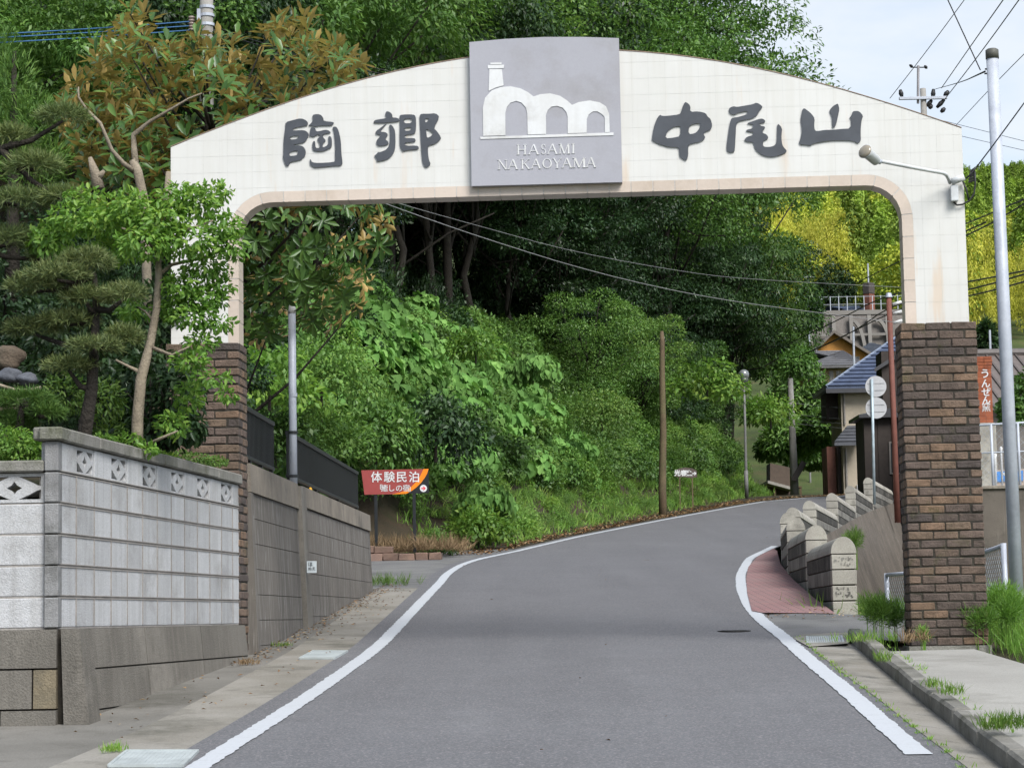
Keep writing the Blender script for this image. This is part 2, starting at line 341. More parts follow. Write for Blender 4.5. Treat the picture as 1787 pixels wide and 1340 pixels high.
n = len(hx); I = np.arange(len(G)).reshape(len(hy), n)
F = np.stack([I[:-1, :-1], I[:-1, 1:], I[1:, 1:], I[1:, :-1]], -1).reshape(-1, 4); F = F[(Z[F].max(1) > -3)]
struct(npmesh('hillside', np.c_[G, Z], F, M['soil'], smooth=True))
# raised garden and planting bed behind the left walls
gd = MB(); gp = [(xw(y)-0.16, y) for y in (14.52, 16.2, 19.3, 22, 26, 30.0)]
for i in range(len(gp)-1):
    (x0, y0), (x1, y1) = gp[i], gp[i+1]; zt = 2.82
    za_ = 2.36 if i == 0 else 2.62; gd.add([(-22, y0, za_), (x0, y0, za_), (x1, y1, 2.62), (-22, y1, 2.62)], [(0, 1, 2, 3)])
gd.add([(-22, 30.0, 2.62), (gp[-1][0], 30.0, 2.62), (gp[-1][0], 30.0, 1.5), (-22, 30.0, 1.5)], [(0, 3, 2, 1)])
struct(gd.build('garden_soil', M['soil']))

# right side: gutter of concrete slabs, kerb, slab in front of the pillar, red paving, side lane
KE = smooth([gnd(*p) for p in ((1480,1113),(1506,1135),(1545,1168),(1620,1229),(1700,1292),(1745,1328),(1830,1395))], 2, 0.3)
def resample(Q, n):
    s = np.r_[0, np.cumsum(np.linalg.norm(np.diff(Q, axis=0), axis=1))]; u = np.linspace(0, s[-1], n); return np.stack([np.interp(u, s, Q[:, k]) for k in range(3)], 1)
gr = MB(); A, K = resample(AE, 15), resample(KE, 15)
gbase = MB(); gbase.add([(A[0][0], A[0][1], zr(A[0][1])-0.05), (K[0][0], K[0][1], zr(K[0][1])-0.05), (K[-1][0], K[-1][1], zr(K[-1][1])-0.05), (A[-1][0], A[-1][1], zr(A[-1][1])-0.05)], [(0, 1, 2, 3)])
g = struct(gbase.build('drain_gutter', M['soil']))
for i in range(14):
    q = [A[i], K[i], K[i+1], A[i+1]]; c = sum(q)/4; q = [p+(c-p)*0.012 for p in q]; mb = MB()
    top = [(p[0], p[1], zr(p[1])+(0.004 if k in (0, 3) else -0.02)) for k, p in enumerate(q)]
    mb.add(top + [(x, y, z-0.06) for x, y, z in top], [(0,1,2,3),(4,7,6,5),(0,4,5,1),(1,5,6,2),(2,6,7,3),(3,7,4,0)])
    mb.build('gutter_slab', M['gutter'], g)
kb = struct(MB().add([(K[0][0]+0.05, K[0][1], zr(K[0][1])-0.06), (K[0][0]+0.12, K[0][1], zr(K[0][1])-0.06), (K[-1][0]+0.12, K[-1][1], zr(K[-1][1])-0.06), (K[-1][0]+0.05, K[-1][1], zr(K[-1][1])-0.06)], [(0, 1, 2, 3)]).build('kerb', M['kerb']))
K2 = resample(KE, 11)
for i in range(10):
    a, b = K2[i], K2[i+1]; tg = (b-a); ln = np.linalg.norm(tg[:2]); tg = tg/ln; nn = Vector((-tg[1], tg[0], 0))
    Mx = Matrix.Translation(Vector((a[0], a[1], zr(a[1])))) @ Matrix(((nn.x, tg[0], 0, 0), (nn.y, tg[1], 0, 0), (0, (zr(b[1])-zr(a[1]))/ln, 1, 0), (0, 0, 0, 1)))
    MB().cbox((0.0, 0.008, -0.08), (0.125, ln-0.008, 0.085+random.uniform(-0.006, 0.006)), 0.018, Mx, 0.005).build('kerb_stone', M['kerb'], kb)
P = [gnd(*p, dz=0.078) for p in ((1553,1136),(1700,1132),(1787,1158),(1900,1195),(2000,1330),(1900,1420),(1770,1315),(1700,1262),(1640,1212),(1585,1164))]
mb = MB(); nP = len(P); mb.add([(p.x, p.y, zr(p.y)+0.078) for p in P] + [(p.x, p.y, zr(p.y)-0.06) for p in P], [tuple(range(nP))] + [(i, (i+1) % nP, (i+1) % nP+nP, i+nP) for i in range(nP)])
struct(mb.build('concrete_slab', M['pad']))
def patch(name, pts, m, dz):
    P = [gnd(*p, dz=dz) for p in pts]; return struct(MB().add([(p.x, p.y, zr(p.y)+dz) for p in P], [tuple(range(len(P)))]).build(name, m))
patch('side_lane', ((1331,1072),(1400,1070),(1500,1072),(1570,1078),(1640,1085),(1640,1118),(1560,1118),(1478,1108),(1410,1116),(1372,1112),(1348,1092)), M['old_asphalt'], 0.004)
patch('weedy_strip', ((1488,1113),(1560,1119),(1640,1119),(1700,1085),(1800,1070),(1900,1080),(1900,1200),(1787,1160),(1700,1134),(1556,1138),(1590,1168),(1575,1160),(1510,1122)), M['soil'], -0.05)
patch('drain_apron', ((1384,1113),(1400,1106),(1478,1103),(1486,1112),(1480,1122),(1412,1128)), M['gutter'], 0.010)
pv = [gnd(*p) for p in ((1312,1067),(1330,1070.5),(1458,1072),(1420,1044),(1384,1012),(1362,985),(1356,962),(1350,957.5),(1322,972),(1306,990),(1302,1010),(1304,1036))]
struct(MB().add([(p.x, p.y, zr(p.y)+0.012) for p in pv], [tuple(range(len(pv)))]).build('red_paving', M['paving']))

# ================================================================ THE GATE
TH = R(3.2); GO = Vector((0.49, 19.2, 0)); GU = Vector((math.cos(TH), -math.sin(TH), 0)); GW = Vector((math.sin(TH), math.cos(TH), 0))
def gate(s, z, d=0): return GO + GU*s + GW*d + Vector((0, 0, z))          # s along the gate, z up, d away from the camera
def pg(px, py, d=0):
    r = ray(px, py); o = GO + GW*d; k = (o-CAMP).dot(GW)/r.dot(GW); p = CAMP + r*k; return ((p-GO).dot(GU), p.z)
t = NT('white_tile'); v = t.pos(); c = t.mix(t.noise(v, 1.3, 5), (0.625, 0.62, 0.595, 1), (0.585, 0.578, 0.55, 1))
c = t.mix(t.mul(t.noise(t.pos((14, 14, 0.5)), 1.2, 5, 0.65, 0.45, 0.75), 0.34), c, (0.50, 0.48, 0.42, 1)); c = t.mix(t.mul(t.noise(t.pos((3.1, 3.1, 0.35)), 1.5, 4, 0.6, 0.60, 0.70), 0.42), c, (0.58, 0.40, 0.24, 1)); M['tile'] = t.fin(c, 0.3, 0.45)
M['grout'] = stone('tile_grout', (0.60, 0.595, 0.57, 1), (0.56, 0.555, 0.53, 1), sc=4, bump=0)
M['beige'] = stone('beige_tile', (0.57, 0.485, 0.415, 1), (0.52, 0.44, 0.37, 1), (0.44, 0.36, 0.285, 1), 2, 40, 0.35, 0.05, spec=0.4, rnd=0.05, fl=0.05)
M['panel'] = stone('grey_panel', (0.35, 0.35, 0.385, 1), (0.33, 0.33, 0.365, 1), (0.295, 0.29, 0.305, 1), 2, 60, 0.45, 0.03, spec=0.4, fl=0.05)
M['ink'] = plain('charcoal_letter', (0.065, 0.072, 0.085, 1), 0.5); M['white'] = stone('white_paint', (0.66, 0.67, 0.68, 1), (0.60, 0.60, 0.59, 1), (0.48, 0.475, 0.46, 1), 3, 30, 0.5, 0.02, streak=0.25, fl=0.05)
t = NT('brick'); oi = t.n('ShaderNodeObjectInfo'); rp = t.n('ShaderNodeValToRGB'); rp.color_ramp.interpolation = 'CONSTANT'; e = rp.color_ramp.elements
BC = [(0.152, 0.112, 0.092), (0.112, 0.086, 0.074), (0.185, 0.130, 0.096), (0.136, 0.102, 0.086), (0.215, 0.142, 0.096), (0.090, 0.073, 0.067), (0.162, 0.117, 0.092), (0.120, 0.093, 0.080), (0.190, 0.136, 0.098)]
e[0].color = BC[0]+(1,); e[1].position = 1/9; e[1].color = BC[1]+(1,)
for k in range(2, 9): x = e.new(k/9); x.color = BC[k]+(1,)
t.l(oi.outputs['Random'], rp.inputs['Fac']); v = t.pos(); c = t.mix(t.mul(t.noise(v, 9, 6, 0.65, 0.4, 0.75), 0.75), rp.outputs[0], (0.030, 0.025, 0.020, 1))
c = t.mix(t.mul(t.noise(v, 2.6, 6, 0.7, 0.58, 0.72), 0.75), c, (0.055, 0.062, 0.018, 1)); c = t.mix(t.mul(t.noise(v, 14, 5, 0.7, 0.62, 0.75), 0.4), c, (0.26, 0.20, 0.14, 1))
h = t.noise(v, 45, 6, 0.7, 0.3, 0.7); t.bump(h, 0.7, 0.012); M['brick'] = t.fin(c, 0.85, 0.25)
M['mortar'] = stone('dark_mortar', (0.035, 0.030, 0.025, 1), (0.055, 0.050, 0.038, 1), sc=8, bump=0.4)

gt = thing('town_gate', 'white tiled arched gate on two brown brick pillars spanning the road, with black characters', 'gate', loc=gate(0, zr(19)))
# outline of the arch from measured points
TOP = [pg(*p) for p in ((298,262),(400,213),(500,177),(600,147),(700,122),(818,103),(1080,88),(1200,98),(1300,117),(1400,141),(1500,168),(1580,192),(1679,219))]
S = np.array([p[0] for p in TOP]); Z = np.array([p[1] for p in TOP]); sc0 = (S[0]+S[-1])/2
cf = np.linalg.lstsq(np.stack([np.ones_like(S), S-sc0, (S-sc0)**2, (S-sc0)**4], 1), Z, rcond=None)[0]
def ztop(s): q = s-sc0; return cf[0]+cf[1]*q+cf[2]*q*q+cf[3]*q**4
SL, SR = pg(298, 300)[0], pg(1685, 400)[0]                 # outer edges
IL, IR = pg(416, 580)[0], pg(1581, 545)[0]                 # opening
zb = (pg(465, 352)[1]+pg(1511, 323)[1])/2; ZB = lambda s: zb
ZPL, ZPR = pg(416, 597, -0.1)[1], pg(1640, 562, -0.1)[1]   # tops of the brick pillars
TK = 0.22; RC = 0.30; BW = 0.088
def opening(off, n=9):
    """edge of the opening grown by off, left foot to right foot"""
    a, b, top = IL-off, IR+off, zb+off; r = RC+off; P = [(a, ZPL)]
    for k in range(n+1): q = math.pi - (math.pi/2)*k/n; P.append((a+r+r*math.cos(q), top-r+r*math.sin(q)))
    for k in range(n+1): q = math.pi/2 - (math.pi/2)*k/n; P.append((b-r+r*math.cos(q), top-r+r*math.sin(q)))
    P.append((b, ZPR)); return P
OP0, OP1 = opening(0), opening(BW)
tops = [(s, ztop(s)) for s in np.linspace(SL, SR, 60)]
ring = [(SL, ZPL)] + tops + [(SR, ZPR)]
# body as quads between outer ring and opening
mb = MB(); op = OP0; m_ = len(op); o2 = []
for i, (s, z) in enumerate(op):
    if i == 0: o2.append((SL, ZPL))
    elif i == m_-1: o2.append((SR, ZPR))
    else: q = SL+(SR-SL)*(i-1)/(m_-3); o2.append((q, ztop(q)))
# denser top: split straight span
def densify(P, k):
    r = []
    for a, b in zip(P[:-1], P[1:]):
        for j in range(k): r.append((a[0]+(b[0]-a[0])*j/k, a[1]+(b[1]-a[1])*j/k))
    return r+[P[-1]]
op = densify(op, 3); m_ = len(op); o2 = []
for i, (s, z) in enumerate(op):
    f = i/(m_-1)
    if f < 0.16: o2.append((SL, ZPL+(ztop(SL)-ZPL)*f/0.16))
    elif f > 0.84: o2.append((SR, ZPR+(ztop(SR)-ZPR)*(1-f)/0.16))
    else: q = SL+(SR-SL)*(f-0.16)/0.68; o2.append((q, ztop(q)))
for d in (0, TK):
    n0 = len(mb.v); mb.v += [tuple(gate(s, z, d)) for s, z in op] + [tuple(gate(s, z, d)) for s, z in o2]
    mb.f += [(n0+i, n0+i+1, n0+m_+i+1, n0+m_+i) if d == 0 else (n0+m_+i, n0+m_+i+1, n0+i+1, n0+i) for i in range(m_-1)]
h_ = 2*m_; mb.f += [(i+1, i, i+h_, i+1+h_) for i in range(m_-1)] + [(m_+i, m_+i+1, m_+i+1+h_, m_+i+h_) for i in range(m_-1)]
mb.build('arch_body', M['grout'], gt)
# soffit lining and beige border tiles round the opening
seg = []
A0 = densify(OP0, 1); L0 = np.r_[0, np.cumsum([math.dist(a, b) for a, b in zip(OP0[:-1], OP0[1:])])]
def along(P, u):
    L = np.r_[0, np.cumsum([math.dist(a, b) for a, b in zip(P[:-1], P[1:])])]; u = u*L[-1]
    return (float(np.interp(u, L, [p[0] for p in P])), float(np.interp(u, L, [p[1] for p in P])))
NB = 42
legf = (zb-RC-ZPL)/L0[-1]
us = np.linspace(0, 1, NB+1)
for i in range(NB):
    u0, u1 = us[i]+0.0004, us[i+1]-0.0004
    ks = np.linspace(u0, u1, 4); inner = []; outer = []
    for u in ks:
        p = along(OP0, u); q = along(OP0, min(1, u+1e-3)); q0 = along(OP0, max(0, u-1e-3)); tx, tz = q[0]-q0[0], q[1]-q0[1]; ln = math.hypot(tx, tz)
        inner.append(p); outer.append((p[0]-tz/ln*BW, p[1]+tx/ln*BW))
    mb = MB(); k = len(inner)
    def fr(s, z, d): return gate(s, z, d)
    # L-shaped tile: face on the front and return under the arch
    for a in range(k-1):
        i0, i1, o0, o1 = inner[a], inner[a+1], outer[a], outer[a+1]
        def off(p, q, e): return p
        cx = 0.006; n0 = ((i0[0]-o0[0])/BW*cx, (i0[1]-o0[1])/BW*cx); n1 = ((i1[0]-o1[0])/BW*cx, (i1[1]-o1[1])/BW*cx)
        a0, a1 = (i0[0]+n0[0], i0[1]+n0[1]), (i1[0]+n1[0], i1[1]+n1[1])
        mb.add([gate(*o0, -0.003), gate(*o1, -0.003), gate(*a1, -0.003), gate(*a0, -0.003), gate(*a0, TK), gate(*a1, TK), gate(*o0, 0.002), gate(*o1, 0.002)],
               [(0, 3, 2, 1), (3, 4, 5, 2), (0, 1, 7, 6)])
    mb.build('border_tile', M['beige'], gt)
# square tiles on the front
TS = 0.1455
def clip_tile(s0, s1, z0, z1):
    """part of the tile inside the face: by columns"""
    n = 4; lo = []; hi = []
    for k in range(n+1):
        s = s0+(s1-s0)*k/n; top = min(z1, ztop(s)-0.004)
        b = ZPL if s < 0 else ZPR
        aI, bI = IL-BW, IR+BW; r = RC+BW; zt = zb+BW
        if s > aI and s < bI:
            if s < aI+r: b = zt-r+math.sqrt(max(0, r*r-(aI+r-s)**2))
            elif s > bI-r: b = zt-r+math.sqrt(max(0, r*r-(s-bI+r)**2))
            else: b = zt
        elif abs(s-aI) < 1e-9 or abs(s-bI) < 1e-9: pass
        bot = max(z0, b); lo.append((s, bot)); hi.append((s, max(top, bot)))
    return lo, hi
tiles = []
cols = [(-1, SL), (1, SR)]
s = SL
xs = [SL+TS*k for k in range(int((SR-SL)/TS)+1)]; xs = xs + [SR]
zs = [ZPR+0.04+TS*k for k in range(-1, 30)]
pL, pR = pg(819, 200)[0]+0.03, pg(1084, 200)[0]-0.03
zpt = pg(950, 322)[1]
for a, b in zip(xs[:-1], xs[1:]):
    if b-a < 0.03: continue
    brk = [a] + [q for q in (IL-BW, IR+BW) if a+0.01 < q < b-0.01] + [b]
    for a1, b1 in zip(brk[:-1], brk[1:]):
        for z0 in zs:
            lo, hi = clip_tile(a1+0.0008, b1-0.0008, z0+0.0008, z0+TS-0.0008)
            ar = sum((hi[k][1]-lo[k][1]+hi[k+1][1]-lo[k+1][1])/2*(lo[k+1][0]-lo[k][0]) for k in range(4))
            if ar < 0.0006: continue
            if a1 > pL and b1 < pR and z0 > zpt: continue        # behind the grey panel
            tiles.append((ar, lo, hi))
tiles.sort(key=lambda q: -q[0])
rest = MB()
for i, (ar, lo, hi) in enumerate(tiles):
    poly = [p for p in lo] + [p for p in hi[::-1]]
    pp = []
    for p in poly:
        if not pp or math.dist(p, pp[-1]) > 1e-5: pp.append(p)
    if math.dist(pp[0], pp[-1]) < 1e-5: pp.pop()
    if len(pp) < 3: continue
    if ar > 0.9*TS*TS: pp = [lo[0], lo[-1], hi[-1], hi[0]]
    mb = MB() if i < 300 else rest
    dj = random.uniform(-0.0003, 0.0003); mb.prism(pp, gate, -0.0009+dj, 0.001)
    if i < 300: mb.build('tile', M['tile'], gt)
if rest.v: stuff(rest.build('tile_rest', M['tile'], gt))
# coping along the top of the arch and the outer flanks
mb = MB()
for a, b in zip(tops[:-1], tops[1:]):
    mb.add([gate(a[0], a[1]+0.002, -0.006), gate(b[0], b[1]+0.002, -0.006), gate(b[0], b[1]+0.007, -0.006), gate(a[0], a[1]+0.007, -0.006), gate(a[0], a[1]+0.007, TK+0.006), gate(b[0], b[1]+0.007, TK+0.006), gate(a[0], a[1]+0.002, TK+0.006), gate(b[0], b[1]+0.002, TK+0.006)],
           [(0, 1, 2, 3), (3, 2, 5, 4), (4, 5, 7, 6), (0, 6, 7, 1)])
mb.build('top_trim', plain('rusty_trim', (0.38, 0.27, 0.20, 1), 0.7), gt)
# grey panel with kiln emblem and roman letters
pp = [pg(*p, -0.07) for p in ((819,74),(880,68.5),(950,65),(1020,65),(1080,67),(1086,318),(823,325))]
pn = MB().prism(pp[::-1], gate, -0.07, -0.005).build('sign_panel', M['panel'], gt)
ZOOM = {'k1': (485, 190, 12.18), 'k2': (645, 190, 12.185), 'k3': (1130, 170, 11.65), 'k4': (1260, 170, 11.656), 'k5': (1385, 170, 11.654), 'lg': (800, 50, 4.619)}
def shape(name, loops, key, d, m, parent, ext=0.006):
    """flat lettering with holes: a filled 2D curve on the gate's face"""
    x0, y0, k = ZOOM[key]; cu = bpy.data.curves.new(name, 'CURVE'); cu.dimensions = '2D'; cu.fill_mode = 'BOTH'; cu.extrude = ext/2
    for lp in loops:
        sp = cu.splines.new('POLY'); sp.points.add(len(lp)-1); sp.use_cyclic_u = True
        for i, (a, b) in enumerate(lp): s, z = pg(x0+a/k, y0+b/k, d); sp.points[i].co = (s, z, 0, 1)
    ob = bpy.data.objects.new(name, cu); COL.objects.link(ob); dg = bpy.context.evaluated_depsgraph_get()
    me = bpy.data.meshes.new_from_object(ob.evaluated_get(dg)); bpy.data.objects.remove(ob); me.name = name
    me.transform(Matrix(((GU.x, 0, -GW.x, 0), (GU.y, 0, -GW.y, 0), (0, 1, 0, 0), (0, 0, 0, 1)))); me.transform(Matrix.Translation(GO + GW*(d-ext/2)))
    me.materials.clear(); return link(name, me, m, parent)
def rnd(lp, n=2):
    """soften a traced brush outline"""
    for _ in range(n):
        q = []
        for i in range(len(lp)):
            a, b = lp[i], lp[(i+1) % len(lp)]; q += [(a[0]*.75+b[0]*.25, a[1]*.75+b[1]*.25), (a[0]*.25+b[0]*.75, a[1]*.25+b[1]*.75)]
        lp = q
    return lp
K1 = [[[(165,290),(330,245),(490,205),(600,250),(640,300),(636,355),(560,375),(350,410),(298,468),(430,464),(550,460),(620,490),(660,545),(640,620),(580,710),(480,745),(300,772),(440,785),(530,800),(580,860),(600,940),(565,1045),(520,1030),(525,1070),(470,1100),(260,1135),(245,1190),(225,1225),(180,1222),(150,1170),(105,1035),(120,960),(120,720),(140,540),(160,400)], [(265,590),(460,575),(425,625),(380,655),(255,660)], [(245,935),(350,900),(435,900),(415,985),(370,1000),(245,1010)]],
 [[(730,170),(760,125),(900,120),(970,200),(970,270),(1185,285),(1190,320),(1150,365),(880,365),(820,385),(760,385),(700,360),(640,375),(720,300),(750,250),(740,200)]],
 [[(700,400),(770,400),(805,440),(815,490),(920,475),(1010,450),(1090,470),(1135,520),(960,545),(950,600),(1030,680),(970,730),(950,790),(960,830),(1060,780),(1075,720),(1070,600),(1110,585),(1140,620),(1150,700),(1145,830),(1060,865),(970,910),(790,910),(745,880),(735,830),(735,720),(780,680),(795,730),(800,840),(895,840),(890,760),(870,710),(830,650),(890,610),(890,555),(820,560),(770,605),(740,595),(665,590),(680,500)]],
 [[(1155,400),(1230,380),(1275,430),(1310,540),(1340,700),(1350,950),(1375,1150),(1365,1195),(1310,1225),(1250,1215),(870,1250),(790,1260),(715,1220),(680,1180),(680,1080),(700,1080),(725,1145),(870,1160),(1190,1140),(1220,1110),(1215,920),(1225,870),(1205,620),(1190,480)]]]
K2_ = [[[(350,70),(385,58),(450,85),(485,135),(485,195),(570,195),(630,225),(630,270),(550,285),(330,305),(150,312),(80,295),(110,250),(210,230),(370,205),(340,160),(333,120)]],
 [[(365,320),(340,350),(215,495),(330,500),(400,550),(335,650),(350,670),(400,700),(400,770),(210,805),(150,765),(140,690),(235,580),(220,555),(135,545),(125,490),(250,400),(345,325)]],
 [[(430,350),(465,345),(510,400),(548,490),(552,800),(520,940),(430,1050),(340,1095),(170,1132),(150,1110),(155,1080),(95,1000),(140,980),(185,920),(210,935),(290,905),(360,870),(415,790),(435,660),(430,450),(415,370)]],
 [[(632,160),(680,130),(930,125),(985,165),(990,350),(980,510),(935,545),(745,565),(745,630),(940,625),(985,665),(965,710),(840,720),(745,730),(760,795),(1010,785),(1055,830),(1030,870),(800,885),(710,915),(680,870),(645,800),(640,650),(645,300)], [(730,215),(905,215),(900,310),(735,318)], [(745,410),(892,400),(885,465),(745,478)]],
 [[(1065,145),(1110,110),(1250,115),(1410,100),(1495,185),(1360,415),(1440,490),(1520,610),(1510,660),(1400,750),(1250,790),(1240,860),(1245,970),(1265,1100),(1295,1160),(1285,1205),(1210,1265),(1160,1220),(1125,1150),(1105,950),(1095,780),(1075,420),(1065,250)], [(1170,212),(1275,212),(1195,318)], [(1200,430),(1310,485),(1355,530),(1310,590),(1220,632),(1210,530)]]]
K3 = [[[(260,360),(290,385),(400,385),(650,355),(680,310),(715,190),(755,105),(800,110),(875,180),(865,305),(1020,290),(1185,325),(1220,400),(1285,445),(1318,580),(1285,670),(1190,700),(1130,745),(1185,835),(1070,915),(960,930),(835,970),(825,1060),(828,1180),(800,1285),(760,1280),(660,1220),(645,1150),(640,1020),(480,1022),(380,1005),(300,975),(260,970),(95,885),(90,840),(125,620),(180,460),(220,395)], [(390,715),(500,625),(560,602),(650,592),(678,615),(665,795),(540,825),(360,845)], [(845,570),(1070,525),(1070,600),(1020,690),(960,740),(830,760)]]]
K4 = [[[(140,230),(230,185),(300,205),(440,180),(620,150),(705,110),(815,180),(820,220),(760,280),(725,360),(640,430),(480,465),(325,495),(285,590),(280,720),(260,1090),(240,1115),(150,1135),(95,1085),(95,970),(115,830),(150,570),(185,440),(220,420),(320,410),(515,350),(515,290),(470,290),(310,325),(265,362),(180,350),(140,290)]],
 [[(490,540),(620,490),(780,438),(840,445),(885,490),(860,525),(735,540),(790,590),(850,592),(880,620),(850,665),(820,690),(835,740),(890,750),(945,815),(920,865),(840,885),(830,1000),(900,1020),(1010,1010),(1090,970),(1115,880),(1120,700),(1125,525),(1225,630),(1210,760),(1210,900),(1240,1010),(1320,1090),(1300,1130),(1190,1180),(1050,1220),(900,1210),(780,1160),(690,1080),(655,1000),(635,910),(530,920),(445,880),(500,810),(630,775),(635,715),(590,710),(485,695),(500,665),(620,640),(635,575),(620,555)]]]
K5 = [[[(175,255),(215,225),(290,280),(370,350),(430,440),(415,570),(430,690),(520,690),(620,670),(830,665),(960,650),(1165,640),(1170,440),(1130,425),(1180,370),(1195,300),(1240,285),(1330,285),(1415,385),(1385,450),(1365,600),(1360,780),(1368,850),(1355,910),(1300,945),(1215,890),(950,880),(720,890),(460,930),(370,965),(345,992),(240,970),(150,972),(105,930),(140,840),(165,720),(165,620),(140,450),(160,350)]],
 [[(895,130),(910,165),(930,250),(905,370),(860,580),(808,632),(785,600),(785,520),(775,390),(725,285),(745,245),(800,185)]]]
for key, kan in (('k1', K1), ('k2', K2_), ('k3', K3), ('k4', K4), ('k5', K5)):
    for st in kan: shape('character_stroke', [rnd(l, 1) for l in st], key, -0.005, M['ink'], gt, 0.008)
LG = [[[(178,893),(175,875),(1250,840),(1250,862)]],
 [[(200,868),(197,640),(215,560),(270,500),(340,475),(420,468),(500,485),(560,515),(605,550),(660,532),(740,525),(820,545),(880,585),(915,618),(970,595),(1060,582),(1140,598),(1190,630),(1215,690),(1220,836),(1181,838),(1180,725),(1175,710),(1155,690),(1120,670),(1085,670),(1050,695),(1035,730),(1034,842),(881,847),(880,710),(870,675),(840,640),(795,625),(750,632),(720,660),(705,700),(708,852),(558,857),(555,690),(545,640),(510,600),(465,585),(420,600),(390,635),(378,680),(380,862)]],
 [[(250,330),(350,330),(365,460),(300,478),(245,505)]], [[(238,297),(368,294),(365,322),(238,325)]], [[(258,278),(347,276),(347,290),(258,292)]]]
for st in LG: shape('kiln_emblem', st, 'lg', -0.0705, M['white'], pn, 0.005)
# roman capitals with serifs, strokes in a unit box (y up)
def bar(a, b, w):
    (x0, y0), (x1, y1) = a, b; return [(x0-w/2, y0), (x0+w/2, y0), (x1+w/2, y1), (x1-w/2, y1)]
def serif(x, y, w=0.3): return [(x-w/2, y-0.02), (x+w/2, y-0.02), (x+w/2, y+0.02), (x-w/2, y+0.02)]
def arc(cx, cy, rx, ry, a0, a1, w0, w1, n=16):
    o = []; i_ = []
    for k in range(n+1):
        q = R(a0+(a1-a0)*k/n); w = w0+(w1-w0)*abs(math.cos(q)); o.append((cx+(rx+w/2)*math.cos(q), cy+(ry+w0/2)*math.sin(q))); i_.append((cx+(rx-w/2)*math.cos(q), cy+(ry-w0/2)*math.sin(q)))
    return o + i_[::-1]
TKs, TNs = 0.14, 0.055
GL = {'H': [bar((.16,0),(.16,1),TKs), bar((.84,0),(.84,1),TKs), [(.2,.47),(.8,.47),(.8,.53),(.2,.53)], serif(.16,.02), serif(.16,.98), serif(.84,.02), serif(.84,.98)],
 'A': [bar((.08,0),(.47,1),TNs), bar((.88,0),(.50,1),TKs), [(.24,.33),(.74,.33),(.74,.38),(.24,.38)], serif(.09,.02,.24), serif(.88,.02,.28)],
 'S': [arc(.5,.73,.27,.235,25,270,.05,.13), arc(.5,.27,.30,.235,-155,90,.05,.13), [(.74,.70),(.79,.70),(.79,.95),(.75,.95)], [(.21,.05),(.25,.05),(.25,.32),(.20,.32)]],
 'M': [bar((.13,0),(.16,1),TNs), bar((.86,0),(.84,1),TKs), bar((.50,0),(.18,1),TKs), bar((.50,0),(.82,1),TNs), serif(.12,.02,.24), serif(.86,.02,.28), serif(.13,.98,.2), serif(.86,.98,.2)],
 'I': [bar((.5,0),(.5,1),.40), [(.1,0),(.9,0),(.9,.04),(.1,.04)], [(.1,.96),(.9,.96),(.9,1),(.1,1)]],
 'N': [bar((.15,0),(.15,1),TNs), bar((.85,0),(.85,1),TNs), bar((.84,0),(.16,1),TKs), serif(.15,.02,.26), serif(.12,.98,.26), serif(.85,.98,.26)],
 'K': [bar((.2,0),(.2,1),TKs), bar((.26,.45),(.80,1),TNs), bar((.86,0),(.42,.58),TKs), serif(.2,.02), serif(.2,.98), serif(.82,.98,.24), serif(.87,.02,.24)],
 'O': [arc(.5,.5,.40,.47,0,180,.05,.13), arc(.5,.5,.40,.47,180,360,.05,.13)],
 'Y': [bar((.5,0),(.5,.5),TKs), bar((.5,.45),(.14,1),TKs), bar((.5,.45),(.86,1),TNs), serif(.5,.02), serif(.14,.98,.26), serif(.86,.98,.24)]}
def word(txt, spans, yb, yt):
    for ci, (ch, (x0, x1)) in enumerate(zip(txt, spans)):
        f = ci/len(txt)
        for k, lp in enumerate(GL[ch]):
            b0 = yb[0]+(yb[1]-yb[0])*f; t0 = yt[0]+(yt[1]-yt[0])*f
            shape('letter_'+ch.lower() if k == 0 else 'letter_stroke', [[(x0+(x1-x0)*a, b0+(t0-b0)*b) for a, b in lp]], 'lg', -0.0705-0.0004*k, M['white'], pn, 0.004)
word('HASAMI', ((470,550),(562,652),(660,712),(715,802),(806,902),(910,942)), (1018,1006), (936,926))
word('NAKAOYAMA', ((315,397),(398,482),(500,580),(584,668),(674,756),(758,834),(832,918),(918,1030),(1030,1110)), (1137,1116), (1058,1038))
